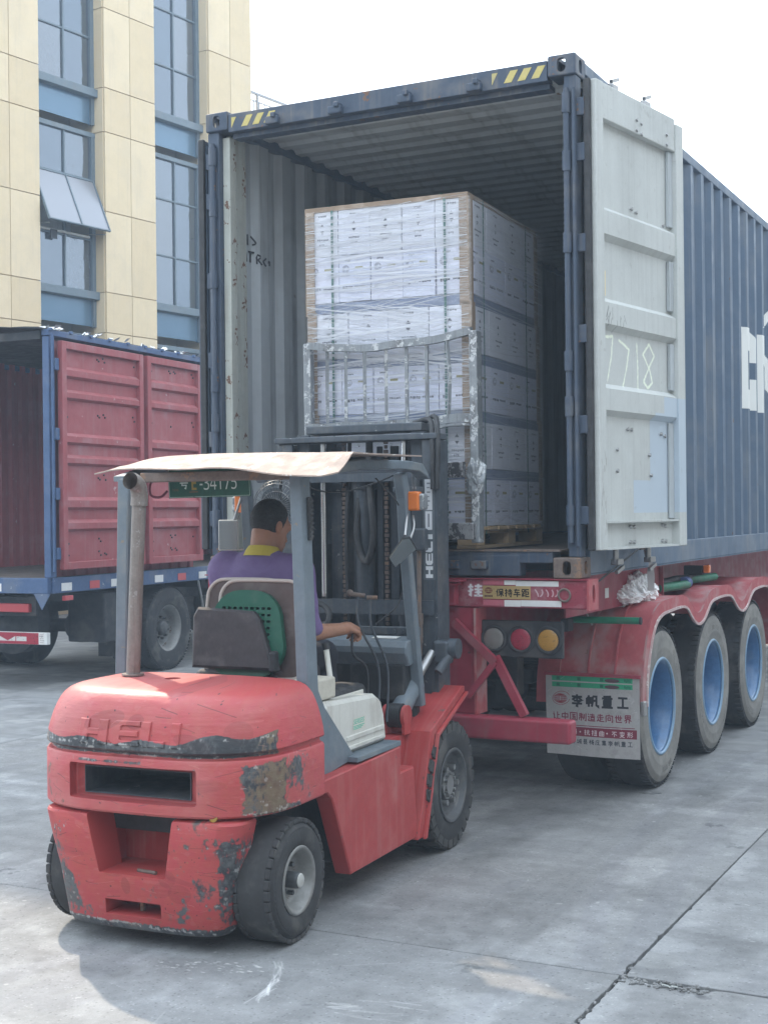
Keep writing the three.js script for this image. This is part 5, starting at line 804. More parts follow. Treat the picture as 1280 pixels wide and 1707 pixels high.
  for (let k = 0; k < 90; k++) { const yy = rr(0.14, top - 0.02); ribbonAt(-D / 2, D / 2, yy, yy + rr(-0.04, 0.04), rr(0.0012, 0.003), 0.0165 + rr(0, 0.003), rgt); }
  const fm = new THREE.MeshPhysicalMaterial({ roughness: 0.22, transmission: 0.25, thickness: 0, side: THREE.DoubleSide }); fm.color.setRGB(0.82, 0.84, 0.88);
  tag(add(p, 'film_folds', fm, folds), null, null, null, 'stuff');
}
// ---------- forklift (local frame: -z forwards, origin under the front axle) ----------
const FPOS = [0.10, 0, 0.62], FROT = 0.056;
const fork = thing('forklift', 'worn red forklift with grey mast and patched roof sheet', 'forklift', FPOS, FROT);
{
  const f = fork;
  // --- counterweight
  const paint = (s, y, lower) => {
    const px = s * 150 + 700, py = y * 150 + (lower ? 333 : 0);
    const n = at2(mid, px, py), fi = at2(fine, px * 2.2, py * 2.2), m2 = at2(mid2, px * 1.6, py * 1.6), b = at2(big, px, py), fz = at2(fine, px * 4.3 + 11, py * 3.1), rag = m2 * 0.42 + n * 0.26 + fi * 0.14 + fz * 0.18;
    let c = [0.45 * (0.92 + 0.16 * n), 0.06 * (0.8 + 0.4 * fi) + 0.02 * b, 0.06 * (0.8 + 0.4 * n) + 0.02 * b];
    c = mixc(c, [0.5, 0.2, 0.18], 0.4 * st(0.5, 0.72, b * 0.5 + m2 * 0.5));
    let w = lower ? 0.56 : y < 0.8 ? 0.46 : 0.2;   // how far the paint is gone
    const box = (s0, s1, y0, y1, e, es = 0.09) => Math.min(st(s0 - es, s0 + es, s), 1 - st(s1 - es, s1 + es, s), st(y0 - e, y0 + e, y), 1 - st(y1 - e, y1 + e, y));
    if (!lower) {
      w = Math.max(w, box(-0.85, 0.66, 0.80, 0.862 + 0.025 * st(0.15, 0.4, s) + 0.01 * Math.sin(s * 21), 0.022) * 1.3);
      w = Math.max(w, box(0.46, 0.74, 0.555, 0.79, 0.055) * 0.98, box(0.36, 0.95, 0.54, 0.8, 0.05) * 0.62); w = Math.max(w, box(0.5, 0.86, 0.555, 0.60, 0.03) * 0.95);
      w = Math.max(w, box(-0.3, 0.1, 0.757, 0.79, 0.02) * 0.9); w = Math.max(w, box(0.3, 0.42, 0.75, 0.79, 0.03) * 0.62); w = Math.max(w, box(-0.9, -0.4, 0.56, 0.78, 0.08) * 0.64); w = Math.max(w, box(0.1, 0.3, 0.56, 0.62, 0.03) * 0.62); w = Math.max(w, box(0.7, 1.1, 0.56, 0.64, 0.05) * 0.6); w = Math.max(w, box(-0.3, 0.3, 0.565, 0.61, 0.02) * 0.6);
    } else {
      w = Math.max(w, box(0.33, 0.62, 0.1, 0.52, 0.05) * 0.72); w = Math.max(w, box(0.16, 0.3, 0.1, 0.26, 0.05) * 0.7); w = Math.max(w, box(-0.7, 0.7, 0.03, 0.12, 0.03) * 0.85); w = Math.max(w, box(-0.42, -0.22, 0.12, 0.32, 0.06) * 0.72); w = Math.max(w, box(-0.7, -0.4, 0.3, 0.6, 0.08) * 0.66); w = Math.max(w, box(0.28, 0.4, 0.38, 0.5, 0.03) * 0.72); w = Math.max(w, box(-0.3, 0.3, 0.2, 0.3, 0.05) * 0.6);
    }
    const gone = st(0.62, 0.66, rag * 0.55 + w * 0.42 + 0.07);
    const bm = at2(mid, py * 1.7 + 40, px * 1.7), bs = at2(streakH, px * 1.3, py * 2.6), bare = mixc(mixc([0.035, 0.038, 0.044], [0.115, 0.12, 0.125], st(0.35, 0.65, bm * 0.6 + fz * 0.4)), mixc([0.22, 0.175, 0.1], [0.15, 0.07, 0.045], fi), 0.85 * st(0.54, 0.66, at2(mid2, px * 1.2 + 70, py * 1.2) * 0.7 + fz * 0.3));
    c = mixc(c, [0.16, 0.05, 0.045], 0.55 * st(0.5, 0.8, w * 0.55 + (at2(mid, px * 0.6 + 31, py * 1.1) - 0.5) * 1.1));   // greasy rub marks round the worn places
    c = mixc(c, mixc(bare, [0.42, 0.42, 0.41], 0.8 * st(0.62, 0.72, bs * 0.6 + fz * 0.4)), gone);
    c = mixc(c, [0.66, 0.62, 0.58], st(0.74, 0.8, at2(fine, px * 1.1 + 99, py * 2)) * 0.5 * (w > 0.7 ? 0.7 : 0.08));
    return c;
  };
  const SW = 1.3, VH = 1.12;
  const painted = (w, h, S, Vh, lower) => canvasTex(w, h, (g) => {
    const im = g.createImageData(w, h);
    for (let y = 0; y < h; y++) for (let x = 0; x < w; x++) { const c = paint((x / w - 0.5) * 2 * S, (1 - y / h) * Vh, lower), o = (y * w + x) * 4; im.data[o] = enc(c[0]); im.data[o + 1] = enc(c[1]); im.data[o + 2] = enc(c[2]); im.data[o + 3] = 255; }
    g.putImageData(im, 0, 0); g.lineCap = 'round';
    for (let i = 0; i < 260; i++) { const x = rnd() * w, y = rnd() * h, l = rr(4, 70) * (rnd() < 0.2 ? 2 : 1), a = rr(-0.35, 0.35); g.strokeStyle = rnd() < 0.55 ? `rgba(40,32,32,${0.12 + 0.4 * rnd()})` : `rgba(226,170,160,${0.08 + 0.3 * rnd()})`; g.lineWidth = rr(0.6, 2.4); g.beginPath(); g.moveTo(x, y); g.quadraticCurveTo(x + l * 0.5, y + a * l * 0.5 + rr(-4, 4), x + l, y + a * l); g.stroke(); }
    for (let i = 0; i < 320; i++) { g.fillStyle = rnd() < 0.7 ? `rgba(44,40,40,${0.3 + 0.5 * rnd()})` : `rgba(150,110,70,${0.3 + 0.4 * rnd()})`; g.beginPath(); g.ellipse(rnd() * w, rnd() * h, rr(0.8, 4.5), rr(0.8, 3), rnd() * 3, 0, 7); g.fill(); }
    for (let i = 0; i < 40; i++) { g.fillStyle = `rgba(60,30,30,${0.05 + 0.1 * rnd()})`; g.beginPath(); g.ellipse(rnd() * w, rnd() * h, rr(20, 90), rr(10, 40), rr(-0.3, 0.3), 0, 7); g.fill(); }
  });
  const texU = painted(2048, 896, SW, VH, false), texL = painted(1536, 576, 0.8, 0.6, true);
  const bumpC = withRep(grayTex(NS, NS, (x, y) => 0.5 * at2(mid, x, y) + 0.35 * at2(mid2, x, y) + 0.15 * at2(streakH, x * 2, y), 1), 2.5);
  const mU = new THREE.MeshPhysicalMaterial({ map: texU, roughness: 0.5, bumpMap: bumpC, bumpScale: 0.006, clearcoat: 0.15, clearcoatRoughness: 0.4 }), mL = new THREE.MeshPhysicalMaterial({ map: texL, roughness: 0.55, bumpMap: bumpC, bumpScale: 0.003 });
  const pw = (v, e) => Math.sign(v) * Math.pow(Math.abs(v), e);
  function loft(rows, ring, n, S, Vh) {   // rows: ring argument lists; ring(t in -1..1, ...) -> [x, z]; closed at top and bottom
    const pos = [], nor = [], uv = [], tri = (a, b, c) => { for (const q of [a, b, c]) { pos.push(q[0], q[1], q[2]); uv.push(q[3], q[4]); } };
    const R = rows.map((r) => { const p = []; let len = 0; for (let i = 0; i <= n; i++) { const [x, z] = ring(i / n * 2 - 1, ...r); if (i) len += Math.hypot(x - p[i - 1][0], z - p[i - 1][2]); p.push([x, r[0], z, len, r[0] / Vh]); } for (const q of p) q[3] = 0.5 + (q[3] - len / 2) / (2 * S); return p; });
    for (let k = 0; k + 1 < R.length; k++) for (let i = 0; i < n; i++) { tri(R[k][i], R[k][i + 1], R[k + 1][i + 1]); tri(R[k][i], R[k + 1][i + 1], R[k + 1][i]); }
    for (let k = 0; k + 1 < R.length; k++) { const a = R[k][n], b = R[k][0], c = R[k + 1][0], d = R[k + 1][n]; tri(a, b, c); tri(a, c, d); }
    for (const [ring2, up] of [[R[0], false], [R[R.length - 1], true]]) { const m = Math.floor(n / 2), zc = ring2[0][2], ce = [0, ring2[0][1], (zc + ring2[m][2]) / 2, 0.5, ring2[0][4]]; for (let i = 0; i <= n; i++) { const a = ring2[i], b = ring2[(i + 1) % (n + 1)]; const A = [...a], B = [...b]; if (up) tri(A, B, ce); else tri(B, A, ce); } }
    const g = new THREE.BufferGeometry(); g.setAttribute('position', new THREE.BufferAttribute(new Float32Array(pos), 3)); g.setAttribute('uv', new THREE.BufferAttribute(new Float32Array(uv), 2)); g.computeVertexNormals();
    return toCreasedNormals(g, 0.6);
  }
  const ringU = (t, y, ins) => { const q = Math.min(1, Math.max(-1, t)) , a = q * Math.PI / 2 * 1.0; if (Math.abs(t) > 0.86) { const k = (Math.abs(t) - 0.86) / 0.14; return [Math.sign(t) * (0.58 - ins), 1.62 - 0.15 * k]; } const b = t / 0.86 * Math.PI / 2; return [(0.58 - ins) * pw(Math.sin(b), 0.62), 1.62 + (0.48 - ins) * pw(Math.cos(b), 0.66)]; };
  const rowsU = [[0.556, 0.03], [0.562, 0.008], [0.572, 0], [0.68, 0], [0.782, 0], [0.792, 0.006], [0.797, 0.02], [0.81, 0.022], [0.816, 0.006], [0.824, 0], [0.86, 0.004], [0.9, 0.014], [0.94, 0.026], [0.975, 0.04], [1.0, 0.053], [1.02, 0.068], [1.036, 0.087], [1.047, 0.112], [1.054, 0.145], [1.058, 0.2], [1.061, 0.3], [1.063, 0.42]];
  const zU = (x, y) => { let k = 0; while (k + 2 < rowsU.length && rowsU[k + 1][0] < y) k++; const [y0, i0] = rowsU[k], [y1, i1] = rowsU[k + 1], ins = i0 + (i1 - i0) * (y - y0) / (y1 - y0), s = Math.pow(Math.min(1, Math.abs(x) / (0.58 - ins)), 1 / 0.62); return 1.62 + (0.48 - ins) * Math.pow(Math.cos(Math.asin(s)), 0.66); };
  const ringL = (t, y, hw, zr) => { const b = t * Math.PI / 2; return [hw * pw(Math.sin(b), 0.5), 1.9 + (zr - 1.9) * pw(Math.cos(b), 0.5)]; };
  const rowsL = [[0.066, 0.34, 2.0], [0.074, 0.372, 2.03], [0.095, 0.388, 2.045], [0.3, 0.425, 2.065], [0.45, 0.465, 2.08], [0.535, 0.485, 2.085], [0.545, 0.48, 2.08], [0.55, 0.455, 2.065]];
  const ev = new Evaluator(); ev.attributes = ['position', 'normal', 'uv']; ev.useGroups = false;
  const carve = (g, cuts) => { let b = new Brush(g); b.updateMatrixWorld(); for (const c of cuts) { const q = clean(c), uv = q.attributes.uv; for (let k = 0; k < uv.count; k++) uv.setXY(k, 0.5 + (uv.getX(k) - 0.5) * 0.04, 0.62 + 0.02 * uv.getY(k)); const k = new Brush(q); k.updateMatrixWorld(); b = ev.evaluate(b, k, SUBTRACTION); b.updateMatrixWorld(); } return b.geometry; };
  const cw = sub(f, 'counterweight');
  add(cw, 'upper_casting', mU, carve(loft(rowsU, ringU, 64, SW, VH), [bx(0.61, 0.146, 0.14, 0.006, 0.684, 2.10, 0.01), bx(0.515, 0.112, 0.6, 0.006, 0.682, 1.86), cy(0.036, 0.12, -0.06, 1.06, 1.66)]), true);
  add(cw, 'lower_casting', mL, carve(loft(rowsL, ringL, 48, 0.8, 0.6), [ex([[-0.16, 0.305], [0.16, 0.305], [0.212, 0.57], [-0.212, 0.57]], 0.4).translate(-0.008, 0, 1.8), bx(0.27, 0.062, 0.4, -0.012, 0.165, 2.0)]), true);
  add(cw, 'tow_pin', M.rust, cy(0.012, 0.09, -0.012, 0.185, 1.98));
  add(cw, 'tow_bar', M.rust, [rod([-0.02, 0.31, 2.0], [0.08, 0.312, 2.02], 0.008)]);
  add(cw, 'radiator_duct', M.mast, [bx(0.513, 0.003, 0.4, 0.006, 0.7365, 1.84), bx(0.513, 0.003, 0.4, 0.006, 0.6275, 1.84), bx(0.003, 0.106, 0.4, -0.2505, 0.682, 1.84), bx(0.003, 0.106, 0.4, 0.2625, 0.682, 1.84), bx(0.51, 0.106, 0.01, 0.006, 0.682, 1.64)]);
  add(cw, 'back_plate', M.fRed, bb(-0.3, 0.3, 0.09, 0.55, 1.74, 1.79)); add(cw, 'core_block', M.chassis, bb(-0.32, 0.32, 0.1, 0.55, 1.5, 1.735)); add(cw, 'recess_wall', M.fRed, [bb(-0.3, -0.222, 0.09, 0.55, 1.79, 1.93), bb(0.206, 0.3, 0.09, 0.55, 1.79, 1.93), bb(-0.221, 0.205, 0.2, 0.3, 1.791, 1.93)]);
  // raised letters that follow the curved casting
  const L = { H: [[0, 0], [0.32, 0], [0.32, 0.37], [0.68, 0.37], [0.68, 0], [1, 0], [1, 1], [0.68, 1], [0.68, 0.63], [0.32, 0.63], [0.32, 1], [0, 1]], E: [[0.18, 0], [1, 0], [1, 0.2], [0.4, 0.2], [0.36, 0.25], [0.36, 0.38], [0.95, 0.38], [0.95, 0.6], [0.36, 0.6], [0.36, 0.74], [0.42, 0.8], [1, 0.8], [1, 1], [0.2, 1], [0, 0.8], [0, 0.2]], L: [[0, 0.18], [0.14, 0], [0.9, 0], [0.9, 0.25], [0.36, 0.25], [0.36, 1], [0, 1]], I: [[0, 0], [0.4, 0], [0.4, 1], [0, 1]] };
  const letter = (ch, x, w) => { const g = clean(ex(L[ch].map(([a, b]) => [x + a * w, 0.842 + b * 0.098]), 0.012, 0.003)), p = g.attributes.position; for (let k = 0; k < p.count; k++) p.setZ(k, zU(p.getX(k), p.getY(k)) - 0.0035 + p.getZ(k)); g.computeVertexNormals(); const uv = g.attributes.uv; for (let k = 0; k < p.count; k++) uv.setXY(k, 0.5 + p.getX(k) / (2 * SW), p.getY(k) / VH); add(cw, 'raised_letter', mU, g, true); };
  letter('H', -0.245, 0.145); letter('E', -0.09, 0.145); letter('L', 0.058, 0.13); letter('I', 0.2, 0.1);
  add(cw, 'warning_stud', flat(0.4, 0.26, 0.05, 0.5), [cy(0.02, 0.012, 0.37, 0.57, 2.045, 'z', 16)]);
  // --- exhaust pipe
  add(f, 'exhaust_pipe', M.pipe, [rod([-0.288, 1.05, 1.63], [-0.245, 1.83, 1.63], 0.031, 20), tb([[-0.245, 1.82, 1.63], [-0.243, 1.87, 1.63], [-0.24, 1.905, 1.645], [-0.238, 1.925, 1.68], [-0.237, 1.93, 1.71]], 0.038, 20, 18), cy(0.05, 0.008, -0.288, 1.069, 1.63)]);
  // --- body
  for (const s of [1, -1]) {
    const X = (a, b) => (s > 0 ? [a, b] : [-b, -a]);
    add(f, 'side_panel', M.fRed, side([[1.465, 0.62], [0.62, 0.636], [0.62, 0.508], [0.45, 0.508], [0.41, 0.15], [1.19, 0.15], [1.235, 0.24], [1.33, 0.44], [1.375, 0.525], [1.42, 0.56], [1.465, 0.565]], ...X(0.485, 0.57), 0.006));
    add(f, 'front_fender', M.fRed, side([[0.44, 0.14], [0.30, 0.53], [0.262, 0.655], [-0.20, 0.835], [-0.235, 0.83], [-0.235, 0.80], [0.20, 0.628], [0.24, 0.52], [0.37, 0.14]], ...X(0.44, 0.585), 0.004));
    add(f, 'fender_lip', M.fRed, side([[0.385, 0.135], [0.195, 0.635], [-0.24, 0.80], [-0.24, 0.785], [0.18, 0.62], [0.36, 0.135]], ...X(0.585, 0.603), 0.002));
    add(f, 'fender_deck', M.fRed, side([[0.26, 0.65], [-0.2, 0.826], [-0.2, 0.80], [0.26, 0.62]], ...X(0.12, 0.438), 0.002));
    add(f, 'step_well', M.fRed, [bb(...X(0.3, 0.45), 0.15, 0.64, 0.27, 0.6), bb(...X(0.45, 0.56), 0.5, 0.512, 0.45, 0.62)]);
    add(f, 'sill_strip', M.fGrey, bb(...X(0.44, 0.566), 0.637, 0.662, 0.6, 1.1, 0.004));
  }
  add(f, 'frame_core', M.chassis, [bb(-0.484, 0.484, 0.2, 0.6, 0.6, 1.2), bb(-0.40, 0.40, 0.5, 0.6, 1.2, 1.5), bb(-0.44, 0.44, 0.46, 0.49, -0.1, 0.6), bb(-0.3, 0.3, 0.18, 0.46, -0.1, 0.6)]);
  add(f, 'engine_hood', M.blackP, bb(-0.44, 0.42, 0.6, 0.95, 0.66, 1.44, 0.04));
  const hood = sub(f, 'side_cover');
  add(hood, 'cover_shell', M.whiteP, side([[1.3, 0.662], [1.3, 0.9], [1.27, 0.93], [0.74, 0.905], [0.67, 0.87], [0.635, 0.8], [0.61, 0.662]], 0.3, 0.495, 0.018));
  add(hood, 'cover_rib', M.whiteP, [bx(0.012, 0.024, 0.42, 0.496, 0.735, 0.86, 0.005), bx(0.012, 0.02, 0.42, 0.496, 0.69, 0.86, 0.005), bx(0.01, 0.02, 0.45, 0.42, 0.912, 0.95, 0.004)]);
  const dec = canvasTex(128, 64, (g, w, h) => { g.fillStyle = '#d2d0c4'; g.fillRect(0, 0, w, h); g.fillStyle = '#57b79c'; g.font = 'italic bold 34px sans-serif'; g.fillText('SERIES', 2, 30); for (let i = 0; i < 3; i++) g.fillRect(4, 38 + i * 7, 110 - i * 14, 4); });
  add(hood, 'decal', new THREE.MeshPhysicalMaterial({ map: dec, roughness: 0.5 }), place(new THREE.PlaneGeometry(0.14, 0.06), 0.4965, 0.79, 0.93, 0, Math.PI / 2), true);
  add(f, 'hood_box', worn([0.55, 0.52, 0.44], { size: 0.4, dirt: [0.3, 0.26, 0.2], dirtAmt: 0.6 }), bb(0.33, 0.46, 0.932, 1.03, 1.1, 1.3, 0.012));
  add(f, 'brake_lever', M.whiteP, [tb([[0.41, 0.93, 1.06], [0.405, 1.0, 1.05], [0.385, 1.08, 1.03], [0.37, 1.15, 1.02]], 0.014)]); add(f, 'lever_grip', M.blackP, rod([0.373, 1.14, 1.02], [0.366, 1.17, 1.018], 0.018));
  // --- overhead guard
  const gd = sub(f, 'overhead_guard');
  for (const s of [1, -1]) {
    const X = (a, b) => (s > 0 ? [a, b] : [-b, -a]);
    add(gd, 'rear_post', M.fGrey, side([[1.462, 0.6], [1.462, 1.945], [1.378, 1.955], [1.365, 1.0], [1.31, 0.92], [1.03, 0.665], [1.03, 0.64]], ...X(0.452, 0.512), 0.006).applyMatrix4(new THREE.Matrix4().set(1, -s * 0.028, 0, s * 0.02, 0, 1, 0, 0, 0, 0, 1, 0, 0, 0, 0, 1)));
    add(gd, 'front_post', M.fGrey, side([[0.36, 1.97], [0.30, 1.985], [0.262, 1.9], [0.238, 1.6], [0.16, 1.2], [0.075, 0.76], [0.125, 0.76], [0.215, 1.2], [0.295, 1.6], [0.318, 1.85]], ...X(0.43, 0.485), 0.006));
    add(gd, 'roof_rail', M.fGrey, side([[1.44, 1.935], [1.44, 1.96], [1.25, 2.0], [0.9, 2.03], [0.35, 2.04], [0.15, 2.03], [0.08, 1.98], [0.07, 1.95], [0.1, 1.965], [0.2, 1.99], [0.4, 1.995], [0.9, 1.985], [1.2, 1.955]], ...X(0.45, 0.515), 0.004));
  }
  for (const z of [0.12, 0.36, 0.6, 0.84, 1.08]) add(gd, 'roof_slat', M.mast, bb(-0.449, 0.449, 1.99, 2.03, z - 0.02, z + 0.02, 0.004));
  add(gd, 'rear_crossbar', M.rust, bb(-0.41, 0.41, 1.93, 1.975, 1.33, 1.38, 0.006));
  add(gd, 'grip_strip', M.blackP, [bb(0.484, 0.497, 1.66, 1.85, 1.39, 1.42, 0.002), ...[...Array(9)].map((_, k) => bb(0.497, 0.502, 1.672 + k * 0.0195, 1.682 + k * 0.0195, 1.392, 1.418))]);
  { // warped board lying across the roof, rear edge hanging down
    const nu = 46, top = [], P = (u, v) => {
      const x = -0.70 + 1.40 * u, bend = 1.12 + 0.28 * u + 0.02 * Math.sin(u * 9), rear = 1.32 + 0.30 * u + 0.012 * Math.sin(u * 17 + 1), sagR = 1.992 - 0.05 * st(0.5, 0.85, u) + 0.006 * Math.sin(u * 11) - 0.012 * Math.exp(-Math.pow(u / 0.06, 2)), by = 2.05 + 0.012 * Math.sin(u * 4) - 0.03 * Math.exp(-Math.pow(u / 0.12, 2));
      const j = 0.006 * (at2(mid, u * 300, v * 200) - 0.5);
      if (v < 0.6) { const t = v / 0.6; return [x, by + 0.012 * (1 - t) + j, 0.42 + 0.2 * u + (bend - 0.42 - 0.2 * u) * t]; }
      const t = (v - 0.6) / 0.4, e = u > 0.965 ? (u - 0.965) / 0.035 * 0.3 : 0; return [x, by + (sagR - by) * Math.pow(t, 0.8) * (1 - e * 0.5) + j, bend + (rear - bend) * t * (1 - e)];
    };
    const pos = [], nv = 22, quad = (a, b, c, d) => { for (const q of [a, b, c, a, c, d]) pos.push(...q); }, D = (q) => [q[0], q[1] - 0.006, q[2]];
    for (let i = 0; i < nu; i++) for (let k = 0; k < nv; k++) { const a = P(i / nu, k / nv), b = P(i / nu, (k + 1) / nv), c = P((i + 1) / nu, (k + 1) / nv), d = P((i + 1) / nu, k / nv); quad(a, b, c, d); quad(D(d), D(c), D(b), D(a)); if (k === nv - 1) quad(b, D(b), D(c), c); if (i === 0) quad(a, D(a), D(b), b); if (i === nu - 1) quad(d, c, D(c), D(d)); if (k === 0) quad(a, d, D(d), D(a)); }
    const g = new THREE.BufferGeometry(); g.setAttribute('position', new THREE.BufferAttribute(new Float32Array(pos), 3)); g.computeVertexNormals();
    add(gd, 'roof_board', M.sheet, toCreasedNormals(g, 0.7));
  }
  const plateT = canvasTex(512, 164, (g, w, h) => { g.fillStyle = '#14503f'; g.fillRect(0, 0, w, h); grime(g, w, h, 90, '40,110,90', 0.3, 26); g.strokeStyle = '#cfdcd4'; g.lineWidth = 2; g.strokeRect(3, 3, w - 6, h - 6); zi(g, '粤', 66, 28, 92, 7, 0.72); g.fillStyle = '#a08a3a'; g.font = 'bold 108px sans-serif'; g.save(); g.translate(140, 124); g.scale(0.72, 1); g.fillText('E', 0, 0); g.fillStyle = '#d2dcd6'; g.font = '108px sans-serif'; g.fillText('-34175', 78, 0); g.restore(); g.fillStyle = '#8e5a34'; g.font = '20px sans-serif'; g.fillText('1998', 20, 128); g.fillRect(132, 132, 54, 4); grime(g, w, h, 60, '20,50,40', 0.4, 9); });
  const lp = sub(f, 'licence_plate', [-0.13, 1.93, 1.225], [0.05, 0, 0.012]); add(lp, 'plate_face', new THREE.MeshPhysicalMaterial({ map: plateT, roughness: 0.45 }), place(new THREE.PlaneGeometry(0.44, 0.14), 0, 0, 0.0025), true); add(lp, 'plate_back', M.greenP, bx(0.444, 0.144, 0.004, 0, 0, -0.0005, 0.001));
  add(f, 'red_wire', flat(0.14, 0.03, 0.05, 0.6), tb([[-0.36, 1.965, 1.3], [-0.405, 1.92, 1.3], [-0.4, 1.87, 1.3], [-0.355, 1.862, 1.29], [-0.335, 1.89, 1.26]], 0.006));
  add(f, 'roof_cable', M.blackP, [tb([[0.2, 1.97, 1.0], [0.24, 1.9, 0.9], [0.3, 1.88, 0.7], [0.38, 1.93, 0.45], [0.44, 1.98, 0.3]], 0.004), tb([[0.4, 1.95, 0.5], [0.43, 1.86, 0.36], [0.45, 1.78, 0.28]], 0.004), tb([[0.43, 1.45, 0.2], [0.4, 1.3, 0.24], [0.3, 1.2, 0.3]], 0.004)]);
  // --- mast
  const ma = sub(f, 'mast');
  for (const s of [1, -1]) {
    const X = (a, b) => (s > 0 ? [a, b] : [-b, -a]);
    add(ma, 'outer_channel', M.mast, [bb(...X(0.462, 0.48), 0.12, 2.17, -0.29, -0.12, 0.003), bb(...X(0.395, 0.462), 0.12, 2.17, -0.135, -0.12, 0.003), bb(...X(0.395, 0.462), 0.12, 2.17, -0.29, -0.275, 0.003)]);
    add(ma, 'inner_channel', M.mast, [bb(...X(0.375, 0.39), 0.5, 2.22, -0.32, -0.17, 0.003), bb(...X(0.31, 0.375), 0.5, 2.22, -0.185, -0.17, 0.003), bb(...X(0.31, 0.375), 0.5, 2.22, -0.32, -0.305, 0.003)]);
    add(ma, 'lift_cylinder', M.mast, [cy(0.038, 0.9, s * 0.25, 0.75, -0.22), cy(0.044, 0.05, s * 0.25, 1.2, -0.22)]);
    add(ma, 'cylinder_rod', M.chrome, cy(0.02, 0.98, s * 0.25, 1.7, -0.22));
    add(ma, 'lift_chain', M.rust, [...Array(46)].map((_, k) => bx(k % 2 ? 0.026 : 0.018, 0.02, 0.014, s * 0.13, 1.0 + k * 0.026, -0.24, 0.003)));
    add(ma, 'tilt_cylinder', M.fGrey, [rod([s * 0.41, 0.72, 0.30], [s * 0.425, 0.875, 0.10], 0.052, 24), rod([s * 0.425, 0.865, 0.115], [s * 0.427, 0.88, 0.095], 0.058, 24)]);
    add(ma, 'tilt_rod', M.steel, rod([s * 0.425, 0.87, 0.1], [s * 0.45, 1.02, -0.1], 0.022));
    for (const x of [0.36, 0.465]) add(ma, 'tilt_bracket', M.fRed, [cy(0.055, 0.02, s * x, 0.735, 0.30, 'x', 24), bx(0.0195, 0.1, 0.08, s * x, 0.69, 0.30, 0.004)]);
    add(ma, 'tilt_eye', M.blackP, cy(0.062, 0.07, s * 0.412, 0.735, 0.30, 'x', 28));
    add(ma, 'mast_lug', M.mast, [bx(0.09, 0.13, 0.1, s * 0.5, 1.02, -0.14, 0.02), cy(0.055, 0.05, s * 0.56, 1.04, -0.15, 'x', 20), rod([s * 0.5, 0.92, -0.06], [s * 0.54, 1.0, -0.12], 0.025)]);
  }
  add(ma, 'outer_crossbar', M.mast, [bb(-0.5, 0.49, 2.172, 2.205, -0.26, -0.1, 0.006)]);
  each(ma, 'inner_crossbar', M.mast, [bb(-0.33, 0.38, 2.222, 2.27, -0.33, -0.16, 0.008), bb(-0.39, 0.39, 1.95, 2.04, -0.165, -0.15), bb(-0.39, 0.39, 1.0, 1.1, -0.165, -0.15)]);
  each(ma, 'mid_crossbar', M.mast, [bb(-0.46, 0.46, 1.22, 1.3, -0.118, -0.1), bb(-0.46, 0.46, 0.2, 0.42, -0.118, -0.1)]);
  add(ma, 'mast_backplate', M.chassis, bb(-0.3, 0.3, 0.95, 2.1, -0.345, -0.332));
  add(ma, 'free_lift_cylinder', M.mast, [cy(0.06, 1.1, -0.02, 1.4, -0.27), cy(0.075, 0.08, -0.02, 1.95, -0.27)]);
  for (const [x, w] of [[-0.2, 0.07], [0.16, 0.05], [0.07, 0.035]]) add(ma, 'hose_guide', M.mast, bb(x - w / 2, x + w / 2, 0.9, 2.15, -0.3, -0.285, 0.004));
  each(ma, 'hose', M.blackP, [tb([[0.02, 2.2, -0.26], [0.05, 1.9, -0.2], [0.08, 1.62, -0.17], [0.03, 1.5, -0.18], [-0.03, 1.62, -0.2], [-0.02, 2.0, -0.25]], 0.022, 40), tb([[0.36, 2.27, -0.24], [0.44, 2.3, -0.2], [0.49, 2.18, -0.12], [0.49, 1.9, -0.1]], 0.014), tb([[0.3, 2.27, -0.24], [0.42, 2.28, -0.18], [0.46, 2.15, -0.11], [0.465, 1.9, -0.1]], 0.014), tb([[-0.1, 2.2, -0.26], [-0.1, 1.6, -0.2], [-0.08, 1.0, -0.2]], 0.012)]);
  each(ma, 'valve_block', M.mast, [bx(0.12, 0.12, 0.1, 0.33, 1.97, -0.06, 0.008), bx(0.14, 0.03, 0.11, 0.34, 1.9, -0.06, 0.006), bx(0.08, 0.12, 0.06, 0.4, 1.63, -0.07, 0.012)]);
  add(ma, 'side_rod', M.rust, [cy(0.012, 0.6, 0.385, 1.3, -0.09), cy(0.02, 0.06, 0.385, 1.2, -0.09), cy(0.017, 0.1, 0.385, 1.12, -0.09)]);
  { // maker's name painted up the right channel
    const lt = canvasTex(64, 512, (g, w, h) => {
      const im = g.createImageData(w, h); for (let y = 0; y < h; y++) for (let x = 0; x < w; x++) { const q = 0.1 + 0.05 * at2(mid, x * 3, y), o = (y * w + x) * 4; im.data[o] = enc(q * 0.85); im.data[o + 1] = enc(q); im.data[o + 2] = enc(q * 1.15); im.data[o + 3] = 255; } g.putImageData(im, 0, 0);
      g.fillStyle = '#c9ccd0'; g.fillRect(10, 14, 42, 152); g.fillRect(12, 172, 38, 92); g.fillStyle = '#7c7f86'; for (let k = 0; k < 6; k++) g.fillRect(22, 30 + k * 22, rr(10, 20), rr(3, 9)); g.fillRect(26, 184, 10, 66);
      g.save(); g.translate(52, 502); g.rotate(-Math.PI / 2); g.fillStyle = '#dfe3e6'; const S = { H: 58, E: 58, L: 58, I: 24 }; let x = 0; for (const ch of 'HELI') { g.beginPath(); L[ch].forEach(([a, b], i) => g[i ? 'lineTo' : 'moveTo'](x + a * S[ch] * (ch === 'I' ? 2.5 : 1), -b * 40)); g.fill(); x += S[ch] + (ch === 'I' ? 0 : 6); } g.restore();
    });
